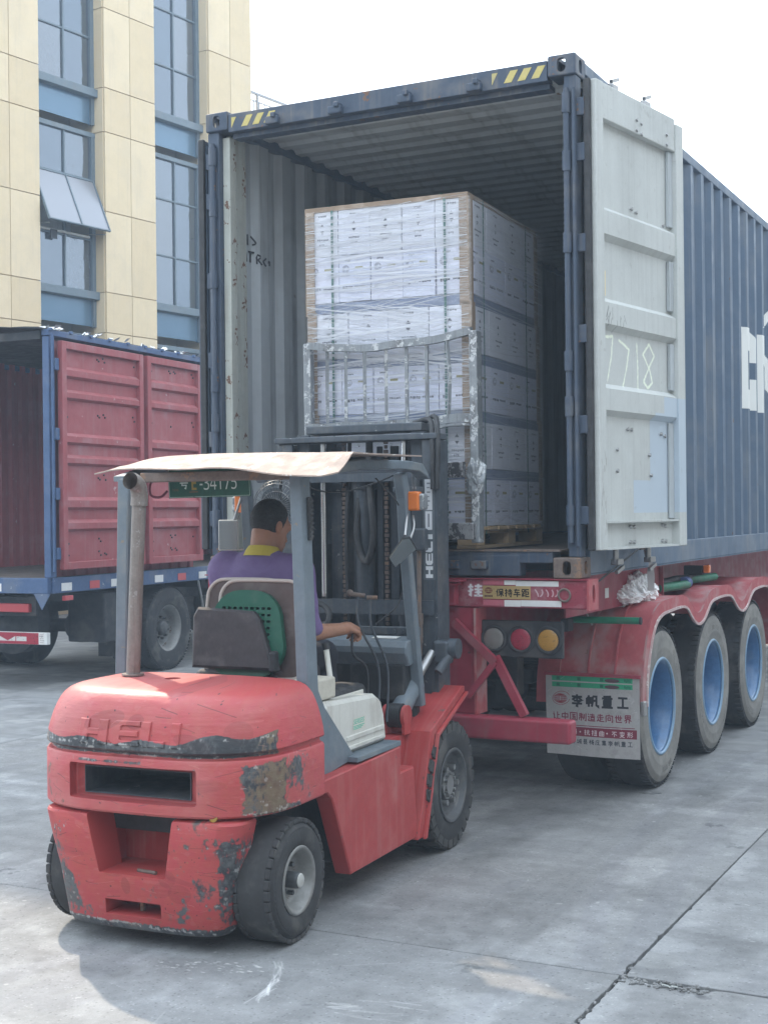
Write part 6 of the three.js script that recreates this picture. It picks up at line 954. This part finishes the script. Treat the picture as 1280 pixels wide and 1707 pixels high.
    add(ma, 'maker_strip', new THREE.MeshPhysicalMaterial({ map: lt, roughness: 0.5 }), place(new THREE.PlaneGeometry(0.066, 0.56), 0.433, 1.69, -0.1185), true);
  }
  // --- carriage, load backrest and forks
  const ca = sub(f, 'carriage');
  each(ca, 'carriage_bar', M.scraped, [bb(-0.53, 0.56, 1.62, 1.715, -0.52, -0.47, 0.006), bb(-0.5, 0.5, 1.97, 2.06, -0.52, -0.47, 0.006)]);
  each(ca, 'carriage_plate', M.mast, [bb(-0.3, -0.22, 1.6, 2.2, -0.469, -0.33), bb(0.22, 0.3, 1.6, 2.2, -0.469, -0.33)]);
  each(ca, 'backrest_post', M.backrest, [bar([0.555, 1.6, -0.553], [0.55, 2.8, -0.553], 0.085, 0.05, 0.008), bar([-0.5, 1.64, -0.553], [-0.505, 2.79, -0.553], 0.055, 0.05, 0.008)]);
  const bent = (pts, w, h) => { const r = []; for (let i = 0; i + 1 < pts.length; i++) r.push(bar(pts[i], pts[i + 1], w, h)); return r; };
  const railY = (x) => 2.748 + 0.02 * Math.sin(x * 14) * 0.3 + 0.05 * st(0.1, 0.55, x) + 0.03 * st(-0.35, -0.5, x), lowY = (x) => 2.285 + 0.006 * Math.sin(x * 20) + 0.03 * st(0.15, 0.55, x);
  const curve = (fy, z) => [...Array(19)].map((_, i) => { const x = -0.5 + 1.03 * i / 18; return [x, fy(x), z + 0.012 * Math.sin(x * 11)]; });
  add(ca, 'backrest_top_rail', M.backrest, bent(curve(railY, -0.55), 0.04, 0.042)); add(ca, 'backrest_low_rail', M.backrest, [...bent(curve(lowY, -0.54), 0.02, 0.05), ...bent(curve((x) => lowY(x) - 0.04, -0.53), 0.06, 0.012)]);
  for (const x of [-0.381, -0.259, -0.137, 0, 0.13, 0.256, 0.386]) { const w = x > 0.2 ? rr(-0.02, 0.02) : rr(-0.004, 0.004); add(ca, 'backrest_bar', M.backrest, bent([[x, lowY(x), -0.55], [x + w, (lowY(x) + railY(x)) / 2, -0.552 + w], [x - w * 0.3, railY(x) - 0.015, -0.55]], 0.018, 0.014)); }
  { const g = new THREE.IcosahedronGeometry(1, 12), p = g.attributes.position; for (let k = 0; k < p.count; k++) { const x = p.getX(k), y = p.getY(k), z = p.getZ(k), r = 0.6 + 0.9 * at2(mid, x * 90 + 200, y * 90 + z * 70 + 200); p.setXYZ(k, x * 0.05 * r, y * 0.11 * r, z * 0.035 * r); } g.computeVertexNormals(); add(ca, 'bent_gusset', M.backrest, g.translate(0.553, 1.98, -0.535)); }
  for (const s of [-1, 1]) add(ca, 'lifting_fork', M.scraped, [bb(s * 0.235 - 0.055, s * 0.235 + 0.055, 1.602, 1.64, -1.62, -0.53, 0.005), bb(s * 0.235 - 0.055, s * 0.235 + 0.055, 1.602, 2.05, -0.565, -0.525, 0.005)]);
  // --- controls
  add(f, 'dash_cowl', M.fGrey, side([[0.27, 1.08], [0.25, 1.11], [0.12, 1.125], [0.09, 1.12], [0.09, 1.0], [0.22, 0.98], [0.27, 1.05]], -0.455, 0.455, 0.006));
  add(f, 'cowl_bar', M.mast, [bb(-0.45, 0.455, 1.128, 1.17, 0.06, 0.1, 0.004), ...[0.32, 0.37, 0.42].map((x) => cy(0.009, 0.012, x, 1.148, 0.105, 'z', 8))]);
  add(f, 'cowl_sticker', M.white, bx(0.14, 0.002, 0.06, 0.3, 1.122, 0.17, 0, [0.09, 0, 0]));
  add(f, 'dash_panel', M.blackP, [bb(-0.45, 0.45, 0.5, 0.98, 0.08, 0.12), bb(0.12, 0.43, 0.8, 0.99, 0.121, 0.24, 0.01)]);
  add(f, 'steering_column', M.blackP, rod([-0.06, 0.75, 0.2], [-0.06, 1.2, 0.47], 0.035));
  const sw = new THREE.TorusGeometry(0.17, 0.015, 10, 40); add(f, 'steering_wheel', M.blackP, [place(sw, -0.06, 1.215, 0.48, -0.95), place(bx(0.32, 0.03, 0.012), -0.06, 1.21, 0.475, -0.95), cy(0.05, 0.03, -0.06, 1.21, 0.475)]);
  const lev = (x, z, x1, y1, z1) => [tb([[x, 0.72, z], [x + 0.01, 1.0, z + 0.01], [x1, y1 - 0.12, z1], [x1, y1, z1]], 0.0065)];
  add(f, 'control_lever', M.mast, lev(0.36, 0.42, 0.33, 1.36, 0.58)); add(f, 'control_lever', M.mast, lev(0.41, 0.42, 0.385, 1.35, 0.55)); add(f, 'control_lever', M.blackP, lev(0.33, 0.5, 0.31, 1.2, 0.6));
  add(f, 'lever_knob', M.rust, [rod([0.30, 1.375, 0.6], [0.36, 1.365, 0.56], 0.011), rod([0.37, 1.355, 0.56], [0.42, 1.355, 0.54], 0.011), new THREE.SphereGeometry(0.018, 12, 10).translate(0.3, 1.38, 0.605)]);
  // --- lamps and mirrors
  for (const s of [1, -1]) {
    const t2 = sub(f, 'turn_lamp', [s * 0.5, 1.835, 0.25]); add(t2, 'lamp_lens', M.orange, bx(0.085, 0.1, 0.055, 0, 0, 0.01, 0.014)); add(t2, 'lamp_housing', M.backrest, bx(0.03, 0.085, 0.075, s * 0.048, -0.004, -0.01, 0.012)); add(t2, 'lamp_stay', M.mast, rod([0, 0.04, -0.01], [0, 0.12, -0.01], 0.01));
  }
  const mr = sub(f, 'mirror'); add(mr, 'mirror_glass', M.mirror, ex([[-0.062, -0.03], [-0.03, -0.085], [0.07, 0.02], [0.035, 0.085], [0.0, 0.08]].map(([a, b]) => [a, b]), 0.004).applyMatrix4(new THREE.Matrix4().makeRotationFromEuler(new THREE.Euler(0.55, 0.5, 0, 'YXZ'))).translate(0.5, 1.575, 0.412)); add(mr, 'mirror_shell', M.blackP, ex([[-0.066, -0.03], [-0.032, -0.09], [0.075, 0.02], [0.037, 0.09], [-0.002, 0.084]], 0.012, 0.003).applyMatrix4(new THREE.Matrix4().makeRotationFromEuler(new THREE.Euler(0.55, 0.5, 0, 'YXZ'))).translate(0.4955, 1.582, 0.399)); add(mr, 'mirror_stay', M.steel, [rod([0.505, 1.66, 0.38], [0.475, 1.79, 0.27], 0.006), tb([[0.51, 1.6, 0.37], [0.52, 1.7, 0.3], [0.5, 1.76, 0.26]], 0.006)]);
  const ml = sub(f, 'mirror', [-0.545, 1.665, 0.34], [0, 0.35, 0]); add(ml, 'mirror_glass', flat(0.55, 0.57, 0.58, 0.1, 0.9), bx(0.1, 0.155, 0.004, 0, 0, 0.011, 0.0015)); add(ml, 'mirror_shell', M.whiteP, bx(0.108, 0.165, 0.016, 0, 0, 0, 0.006)); add(ml, 'mirror_stay', M.steel, tb([[0.03, 0.08, 0], [0.05, 0.14, 0], [0.07, 0.2, 0.0]], 0.007));
  // --- small cab fan
  const fan = sub(f, 'cab_fan', [-0.25, 1.82, 0.32], [0.1, 0.25, 0]);
  { const g = []; for (const [r, z] of [[0.135, 0], [0.12, 0.03], [0.08, 0.045], [0.04, 0.05]]) g.push(new THREE.TorusGeometry(r, 0.0028, 5, 40).translate(0, 0, z)); for (let k = 0; k < 36; k++) { const a = k / 36 * Math.PI * 2, c = Math.cos(a), s = Math.sin(a); g.push(tb([[c * 0.135, s * 0.135, 0], [c * 0.12, s * 0.12, 0.03], [c * 0.07, s * 0.07, 0.047], [c * 0.02, s * 0.02, 0.05]], 0.0016, 6, 4)); } add(fan, 'fan_grill', M.backrest, g);
    const bl = []; for (let k = 0; k < 3; k++) { const b = new THREE.SphereGeometry(1, 12, 8); b.scale(0.045, 0.06, 0.006); bl.push(place(b, Math.cos(k * 2.09) * 0.06, Math.sin(k * 2.09) * 0.06, 0.01, 0.3, 0.3, k * 2.09)); } add(fan, 'fan_blade', M.fGrey, bl); add(fan, 'fan_motor', M.blackP, [cy(0.04, 0.09, 0, 0, -0.05, 'z'), rod([0, 0.02, -0.05], [0.02, 0.2, -0.02], 0.008)]); }
  // --- driver's seat
  const se = sub(f, 'driver_seat');
  add(se, 'seat_cushion', M.seatP, bx(0.46, 0.1, 0.46, -0.04, 0.99, 0.93, 0.035));
  { const g = clean(ex([[-0.225, 0], [-0.23, 0.24], [-0.205, 0.285], [0.09, 0.27], [0.125, 0.235], [0.19, 0.06], [0.225, 0.03], [0.23, 0]], 0.05, 0.012)); add(se, 'seat_back', M.seatP, place(g, -0.005, 1.055, 1.19, -0.1)); }
  add(se, 'seat_hinge', M.blackP, [bx(0.035, 0.1, 0.05, 0.21, 1.1, 1.235, 0.014)]);
  add(se, 'seat_badge', flat(0.6, 0.1, 0.13, 0.5), place(new THREE.CylinderGeometry(0.021, 0.021, 0.003, 24), -0.045, 1.276, 1.2155, Math.PI / 2 - 0.1));
  // --- wheels
  const wheel = (x, z, R, w, r, s, kind) => {
    const wh = sub(f, 'wheel', [x, R, z]); wh.rotation.set(z * 2, s < 0 ? Math.PI : 0, 0, 'YXZ');
    const g = [onX(la(tyreProfile(R - (kind ? 0.014 : 0.001), r, w, 0.02), 60)).translate(-w / 2, 0, 0)], n = kind ? 26 : 36;
    for (let k = 0; k < n; k++) for (const e of [-1, 1]) {
      const b = kind ? bx(w * 0.44, 0.04, 2 * Math.PI * R / n * 0.74, -w / 2 + e * w * 0.25, R - 0.02, 0, 0.005, [0, e * 0.22, 0]) : bx(w * 0.13, 0.02, 2 * Math.PI * R / n * 0.86, -w / 2 + e * w * 0.405, R - 0.0115, 0, 0.005);
      g.push(b.applyMatrix4(new THREE.Matrix4().makeRotationX((k + (e > 0 ? 0.5 : 0)) / n * Math.PI * 2)));
      if (e > 0 && kind) g.push(bx(0.012, 0.05, 2 * Math.PI * R / n * 0.74, -0.005, R - 0.035, 0, 0.004).applyMatrix4(new THREE.Matrix4().makeRotationX((k + 0.5) / n * Math.PI * 2)));
    }
    add(wh, 'tyre', kind ? M.tread : M.rubber, g);
    add(wh, 'tyre_wall', M.rubber, onX(la([[r, -0.012], [r + 0.01, 0.0], [r + (R - r) * 0.3, 0.006], [r + (R - r) * 0.6, 0.005], [R - 0.045, -0.004]], 56)));
    add(wh, 'rim', kind ? M.rimDark : M.rimGrey, onX(la(kind ? [[r + 0.006, 0.002], [r + 0.002, 0.008], [r - 0.012, 0.004], [r - 0.02, -0.02], [r - 0.035, -0.035], [r - 0.045, -0.03], [r - 0.055, -0.05], [0.001, -0.05]] : [[r + 0.006, 0.0], [r, 0.008], [r - 0.014, 0.0], [r - 0.03, -0.05], [r - 0.05, -0.075], [0.05, -0.06], [0.001, -0.06]], 48)));
    const hub = []; if (kind) { hub.push(cy(0.075, 0.03, -0.04, 0, 0, 'x', 28), cy(0.05, 0.045, -0.035, 0, 0, 'x', 20)); for (let k = 0; k < 6; k++) { const a = k / 6 * Math.PI * 2 + 0.5; hub.push(cy(0.016, 0.045, -0.03, Math.cos(a) * 0.1, Math.sin(a) * 0.1, 'x', 6)); } for (let k = 0; k < 12; k++) { const a = k / 12 * Math.PI * 2; hub.push(cy(0.008, 0.02, -0.015, Math.cos(a) * 0.06, Math.sin(a) * 0.06, 'x', 6)); } }
    else { hub.push(onX(la([[0.034, -0.06], [0.034, -0.005], [0.028, 0.006], [0.001, 0.008]], 20))); for (let k = 0; k < 5; k++) { const a = k / 5 * Math.PI * 2; hub.push(cy(0.01, 0.03, -0.05, Math.cos(a) * 0.062, Math.sin(a) * 0.062, 'x', 6)); } }
    add(wh, 'hub', kind ? M.steel : M.rimDark, hub);
    if (!kind) add(wh, 'hub_cap', flat(0.55, 0.55, 0.52, 0.5, 0.4), onX(la([[0.03, 0.007], [0.026, 0.012], [0.001, 0.014]], 20)));
  };
  wheel(0.6, 0, 0.335, 0.23, 0.19, 1, 1); wheel(-0.6, 0, 0.335, 0.23, 0.19, -1, 1); wheel(0.578, 1.715, 0.256, 0.18, 0.137, 1, 0); wheel(-0.52, 1.715, 0.256, 0.18, 0.137, -1, 0);
  add(f, 'steer_axle', M.chassis, [bx(0.9, 0.14, 0.2, 0, 0.3, 1.6, 0.03), bb(-0.35, 0.35, 0.3, 0.56, 1.25, 1.55)]); add(f, 'drive_axle', M.chassis, [cy(0.11, 0.9, 0, 0.335, 0, 'x'), bx(0.5, 0.3, 0.4, 0, 0.34, 0.1, 0.04)]);
  add(f, 'arch_liner', M.chassis, [bb(-0.36, 0.36, 0.45, 0.555, 1.5, 1.9)]);
}
// ---------- spare chair backs stuffed behind the driver ----------
{
  const back = (name, label, x, y, z, w, h, tilt, m, piping, r = 0.09, holes = []) => {
    const t = thing(name, label, 'chair back', FPOS, FROT, 'chair backs behind the driver');
    const out = []; for (let q = 0; q < 4; q++) for (let k = 0; k <= 6; k++) { const a = q * Math.PI / 2 + k / 6 * Math.PI / 2, cx = (q === 0 || q === 3 ? 1 : -1) * (w / 2 - r - (q < 2 ? 0.02 : 0)), cyy = (q < 2 ? 1 : -1) * (h / 2 - r); out.push([cx + r * Math.cos(a), cyy + r * Math.sin(a)]); }
    const T = (g) => place(g, x, y, z, -tilt, 0, 0);
    add(t, 'back_panel', m, T(ex(out, 0.03, holes.length ? 0 : 0.008, holes)));
    if (piping) add(t, 'edge_piping', M.piping, T(new THREE.TubeGeometry(new THREE.CatmullRomCurve3(out.map(([a, b]) => V(a, b, 0.03)), true), 120, 0.009, 8, true)));
    return [t, T];
  };
  back('chair_back', 'brown chair back with pale piping, left and behind of the pair', -0.015, 1.235, 1.065, 0.46, 0.46, 0.06, M.brown, true);
  back('chair_back', 'brown chair back with pale piping nearest the grey post', 0.09, 1.235, 1.10, 0.49, 0.455, 0.06, M.brown, true);
  const holes = []; for (let i = 0; i < 9; i++) for (let j = 0; j < 7; j++) { const x = -0.12 + i * 0.03, y = -0.06 + j * 0.03; holes.push([[x - 0.01, y - 0.006], [x - 0.01, y + 0.006], [x + 0.01, y + 0.006], [x + 0.01, y - 0.006]]); }
  back('chair_back', 'green plastic chair back behind the black seat', 0.03, 1.215, 1.15, 0.41, 0.41, 0.12, M.greenP, false, 0.15, holes);
}
// ---------- driver ----------
function sdfMesh(f, lo, hi, cell) {   // surface nets over a distance field
  const n = [0, 1, 2].map((i) => Math.ceil((hi[i] - lo[i]) / cell) + 1), [nx, ny, nz] = n, val = new Float32Array(nx * ny * nz), idx = (i, j, k) => (k * ny + j) * nx + i;
  for (let k = 0; k < nz; k++) for (let j = 0; j < ny; j++) for (let i = 0; i < nx; i++) val[idx(i, j, k)] = f(lo[0] + i * cell, lo[1] + j * cell, lo[2] + k * cell);
  const vid = new Int32Array(nx * ny * nz).fill(-1), P = [];
  for (let k = 0; k + 1 < nz; k++) for (let j = 0; j + 1 < ny; j++) for (let i = 0; i + 1 < nx; i++) {
    let c = 0, sx = 0, sy = 0, sz = 0; const v = []; for (let q = 0; q < 8; q++) v.push(val[idx(i + (q & 1), j + (q >> 1 & 1), k + (q >> 2))]);
    for (const [a, b] of [[0, 1], [2, 3], [4, 5], [6, 7], [0, 2], [1, 3], [4, 6], [5, 7], [0, 4], [1, 5], [2, 6], [3, 7]]) if ((v[a] < 0) !== (v[b] < 0)) { const t = v[a] / (v[a] - v[b]); sx += (a & 1) + ((b & 1) - (a & 1)) * t; sy += (a >> 1 & 1) + ((b >> 1 & 1) - (a >> 1 & 1)) * t; sz += (a >> 2) + ((b >> 2) - (a >> 2)) * t; c++; }
    if (c) { vid[idx(i, j, k)] = P.length / 3; P.push(lo[0] + (i + sx / c) * cell, lo[1] + (j + sy / c) * cell, lo[2] + (k + sz / c) * cell); }
  }
  const I = [], quad = (a, b, c, d, fl) => { if (a < 0 || b < 0 || c < 0 || d < 0) return; if (fl) I.push(a, c, b, a, d, c); else I.push(a, b, c, a, c, d); };
  for (let k = 1; k + 1 < nz; k++) for (let j = 1; j + 1 < ny; j++) for (let i = 1; i + 1 < nx; i++) {
    const s = val[idx(i, j, k)] < 0;
    if (s !== val[idx(i + 1, j, k)] < 0) quad(vid[idx(i, j - 1, k - 1)], vid[idx(i, j, k - 1)], vid[idx(i, j, k)], vid[idx(i, j - 1, k)], !s);
    if (s !== val[idx(i, j + 1, k)] < 0) quad(vid[idx(i - 1, j, k - 1)], vid[idx(i - 1, j, k)], vid[idx(i, j, k)], vid[idx(i, j, k - 1)], !s);
    if (s !== val[idx(i, j, k + 1)] < 0) quad(vid[idx(i - 1, j - 1, k)], vid[idx(i, j - 1, k)], vid[idx(i, j, k)], vid[idx(i - 1, j, k)], !s);
  }
  const g = new THREE.BufferGeometry(); g.setAttribute('position', new THREE.BufferAttribute(new Float32Array(P), 3)); g.setIndex(I); g.computeVertexNormals(); return g;
}
const smin = (a, b, k) => { const h = Math.max(0, k - Math.abs(a - b)) / k; return Math.min(a, b) - h * h * k * 0.25; };
function capsule(a, b, ra, rb) { const d = [b[0] - a[0], b[1] - a[1], b[2] - a[2]], l2 = d[0] * d[0] + d[1] * d[1] + d[2] * d[2]; return (x, y, z) => { const px = x - a[0], py = y - a[1], pz = z - a[2], t = Math.max(0, Math.min(1, (px * d[0] + py * d[1] + pz * d[2]) / l2)); return Math.hypot(px - d[0] * t, py - d[1] * t, pz - d[2] * t) - (ra + (rb - ra) * t); }; }
const ell = (c, r, yaw = 0, pitch = 0) => { const cyw = Math.cos(yaw), syw = Math.sin(yaw), cp = Math.cos(pitch), sp = Math.sin(pitch); return (x, y, z) => { x -= c[0]; y -= c[1]; z -= c[2]; let X = cyw * x - syw * z, Z = syw * x + cyw * z, Y = cp * y + sp * Z; Z = -sp * y + cp * Z; const k = Math.hypot(X / r[0], Y / r[1], Z / r[2]); return (k - 1) * Math.min(...r); }; };
const blend = (list, k) => (x, y, z) => { let d = 9; for (const f of list) d = smin(d, f(x, y, z), k); return d; };
{
  const p = thing('person', 'driver in a purple polo shirt with yellow collar, seated in the forklift', 'person', FPOS, FROT);
  const SL = [-0.225, 1.505, 0.90], SR = [0.145, 1.49, 0.87], EL = [-0.31, 1.22, 0.80], ER = [0.235, 1.205, 0.92], HL = [-0.2, 1.235, 0.56], HR = [0.285, 1.205, 0.66];
  const headC = [-0.028, 1.715, 0.825], yaw = -0.34;   // face turned to the right
  // rotate a point of the head frame (x right, y up, -z face) into place
  const hp = (x, y, z) => { const c = Math.cos(yaw), s = Math.sin(yaw), tl = -0.34, y2 = y * Math.cos(tl) - z * Math.sin(tl), z2 = y * Math.sin(tl) + z * Math.cos(tl); return [headC[0] + c * x + s * z2, headC[1] + y2, headC[2] - s * x + c * z2]; };
  const E = (c, r) => { const q = hp(...c); return ell(q, r, yaw, 0); };
  // skin: head, neck, forearms
  const headF = blend([E([0, 0.02, 0.0], [0.078, 0.105, 0.095]), E([0, -0.05, -0.045], [0.06, 0.075, 0.055]), capsule(hp(0, -0.1, -0.075), hp(0, -0.105, -0.085), 0.022, 0.02), capsule(hp(0, 0.0, -0.09), hp(0, -0.035, -0.115), 0.01, 0.014), capsule(hp(-0.02, -0.068, -0.092), hp(0.02, -0.068, -0.092), 0.009, 0.009), capsule(hp(-0.055, 0.02, -0.075), hp(0.055, 0.02, -0.075), 0.016, 0.016), capsule(hp(0, -0.06, 0.03), [-0.04, 1.52, 0.9], 0.055, 0.062)], 0.025);
  const eyes = [capsule(hp(-0.032, 0.0, -0.094), hp(-0.033, 0, -0.094), 0.013, 0.013), capsule(hp(0.032, 0, -0.094), hp(0.033, 0, -0.094), 0.013, 0.013)];
  const ears = [-1, 1].map((s) => { const o = E([s * 0.08, -0.005, 0.008], [0.012, 0.034, 0.02]), i = E([s * 0.09, -0.003, 0.003], [0.008, 0.02, 0.011]); return (x, y, z) => Math.max(o(x, y, z), -i(x, y, z)); });
  const headAll = (x, y, z) => { let d = headF(x, y, z); for (const e of eyes) d = Math.max(d, -e(x, y, z) - 0.008); for (const e of ears) d = smin(d, e(x, y, z), 0.008); return d; };
  const skinGeo = [sdfMesh(headAll, [headC[0] - 0.17, 1.5, headC[2] - 0.17], [headC[0] + 0.17, 1.85, headC[2] + 0.17], 0.0045)];
  // arms and hands
  const hand = (w, dir, up, side2, curl) => {   // wrist point, finger direction, palm up vector, thumb side
    const D = V(...dir).normalize(), U = V(...up).normalize(), S = D.clone().cross(U).normalize().multiplyScalar(side2), at = (a, b, c) => { const v = V(...w).addScaledVector(D, a).addScaledVector(S, b).addScaledVector(U, c); return [v.x, v.y, v.z]; };
    const parts = [capsule(at(0.0, 0, 0), at(0.04, 0.0, 0), 0.026, 0.03), capsule(at(0.03, 0.02, 0), at(0.082, 0.026, 0), 0.018, 0.014), capsule(at(0.03, -0.018, 0), at(0.078, -0.026, 0), 0.018, 0.013), capsule(at(0.04, 0, 0), at(0.085, 0, 0.002), 0.02, 0.015)];
    const fing = []; for (const [k, o, l] of [[0, 0.03, 0.9], [1, 0.01, 1], [2, -0.01, 0.94], [3, -0.029, 0.76]]) { const a = at(0.082, o, 0), b = at(0.082 + 0.03 * l, o * 1.05, -0.022 * curl), c = at(0.082 + 0.026 * l, o * 1.05, -0.022 * curl - 0.03 * l), e = at(0.082 + 0.006 * l, o, -0.022 * curl - 0.042 * l); fing.push(capsule(a, b, 0.0095, 0.009), capsule(b, c, 0.009, 0.0082), capsule(c, e, 0.0082, 0.0072)); }
    fing.push(capsule(at(0.015, 0.025, 0), at(0.05, 0.05, -0.014), 0.014, 0.011), capsule(at(0.05, 0.05, -0.014), at(0.078, 0.046, -0.034), 0.0105, 0.0085));
    const palm = blend(parts, 0.02); return (x, y, z) => { let d = palm(x, y, z); for (const q of fing) d = smin(d, q(x, y, z), 0.006); return d; };
  };
  const armR = blend([capsule(ER, HR, 0.043, 0.03)], 0.01), armL = blend([capsule(EL, HL, 0.043, 0.03)], 0.01);
  const hR = hand([0.287, 1.208, 0.65], [0.12, -0.06, -1], [0.1, 1, -0.05], 1, 1), hL = hand([-0.2, 1.24, 0.55], [0.35, 0.0, -1], [0, 1, 0], -1, 1);
  skinGeo.push(sdfMesh((x, y, z) => smin(armR(x, y, z), hR(x, y, z), 0.015), [0.15, 1.08, 0.48], [0.38, 1.3, 1.0], 0.0042), sdfMesh((x, y, z) => smin(armL(x, y, z), hL(x, y, z), 0.015), [-0.4, 1.1, 0.38], [-0.05, 1.35, 0.88], 0.005));
  const body = add(p, 'body', M.skin, skinGeo.map((g) => clean(g)));
  // hair: cap over the back and top
  const scalp = E([0, 0.032, 0.012], [0.0865, 0.104, 0.102]);
  const hairF = (x, y, z) => { const c = Math.cos(-yaw), s = Math.sin(-yaw), lx = x - headC[0], lz = z - headC[2], hx = c * lx + s * lz, hz = -s * lx + c * lz, hy = y - headC[1]; const cut = Math.min(0.05, -(hy - (-0.045 + Math.max(0, -hz) * 1.5 + Math.abs(hx) * 0.15)) ); return Math.max(scalp(x, y, z) - 0.004 * (at2(fine, x * 1600, y * 1600 + z * 900) - 0.5), cut); };
  add(body, 'hair', M.hair, sdfMesh(hairF, [headC[0] - 0.14, 1.6, headC[2] - 0.14], [headC[0] + 0.14, 1.87, headC[2] + 0.14], 0.0048));
  add(body, 'eye', flat(0.03, 0.025, 0.022, 0.2), [-1, 1].map((s) => { const q = hp(s * 0.032, 0.0, -0.085); return new THREE.SphereGeometry(0.011, 12, 10).translate(...q); }));
  // shirt
  const torso = blend([ell([-0.04, 1.08, 0.96], [0.19, 0.14, 0.14]), ell([-0.04, 1.29, 0.93], [0.21, 0.21, 0.14]), ell([-0.04, 1.45, 0.895], [0.215, 0.115, 0.12]), capsule(SL, SR, 0.075, 0.075), capsule([-0.04, 1.49, 0.9], [-0.035, 1.555, 0.885], 0.085, 0.07)], 0.07);
  const mid3 = (a, b, t) => [a[0] + (b[0] - a[0]) * t, a[1] + (b[1] - a[1]) * t, a[2] + (b[2] - a[2]) * t];
  const sleeves = blend([capsule(SL, mid3(SL, EL, 0.86), 0.078, 0.066), capsule(SR, mid3(SR, ER, 0.86), 0.078, 0.066)], 0.02);
  const wr = (x, y, z) => 0.02 * (at2(mid, x * 260 + z * 120 + 40, y * 300) - 0.5) + 0.009 * Math.sin(y * 44 + x * 22 + z * 9) * Math.exp(-Math.pow((y - 1.2) / 0.16, 2));
  const neckHole = capsule([-0.035, 1.53, 0.885], [-0.03, 1.62, 0.86], 0.06, 0.07);
  add(body, 'shirt', M.purple, sdfMesh((x, y, z) => Math.max(smin(torso(x, y, z), sleeves(x, y, z), 0.05) + wr(x, y, z), -neckHole(x, y, z)), [-0.46, 0.9, 0.68], [0.4, 1.6, 1.14], 0.0095));
  { const pts = []; for (let k = 0; k <= 40; k++) { const a = 0.35 + k / 40 * (Math.PI * 2 - 0.7); pts.push([a]); }
    const pos = []; const C = (a, t) => { const r = 0.074 + 0.03 * t, dz = -Math.cos(a), dx = Math.sin(a); return [-0.034 + dx * r, 1.616 - 0.036 * t - 0.025 * (1 + Math.cos(a)) * 0.5 + 0.012 * (1 - t), 0.878 + dz * r * 0.95 + 0.01 * t]; };
    for (let k = 0; k < 40; k++) for (let t = 0; t < 4; t++) { const a = pts[k][0], b = pts[k + 1][0], q = [C(a, t / 4), C(b, t / 4), C(b, (t + 1) / 4), C(a, (t + 1) / 4)]; for (const v of [q[0], q[1], q[2], q[0], q[2], q[3]]) pos.push(...v); }
    const g = new THREE.BufferGeometry(); g.setAttribute('position', new THREE.BufferAttribute(new Float32Array(pos), 3)); g.computeVertexNormals(); const cm = M.yellow.clone(); cm.side = THREE.DoubleSide; add(body, 'collar', cm, g); }
  // trousers, shoes
  const legs = blend([capsule([-0.14, 1.06, 0.95], [-0.17, 1.06, 0.52], 0.09, 0.07), capsule([-0.17, 1.06, 0.52], [-0.17, 0.62, 0.42], 0.068, 0.05), capsule([0.06, 1.06, 0.95], [0.1, 1.06, 0.52], 0.09, 0.07), capsule([0.1, 1.06, 0.52], [0.1, 0.62, 0.42], 0.068, 0.05), capsule([-0.12, 1.07, 0.98], [0.04, 1.07, 0.98], 0.11, 0.11)], 0.04);
  add(body, 'trousers', M.trousers, sdfMesh(legs, [-0.32, 0.54, 0.3], [0.26, 1.24, 1.15], 0.012));
  const shoe = blend([capsule([-0.17, 0.535, 0.44], [-0.18, 0.525, 0.28], 0.042, 0.038), capsule([0.1, 0.535, 0.44], [0.11, 0.525, 0.28], 0.042, 0.038)], 0.01);
  add(body, 'shoes', M.blackP, sdfMesh(shoe, [-0.26, 0.45, 0.2], [0.2, 0.62, 0.52], 0.009));
}
renderer.render(scene, camera);
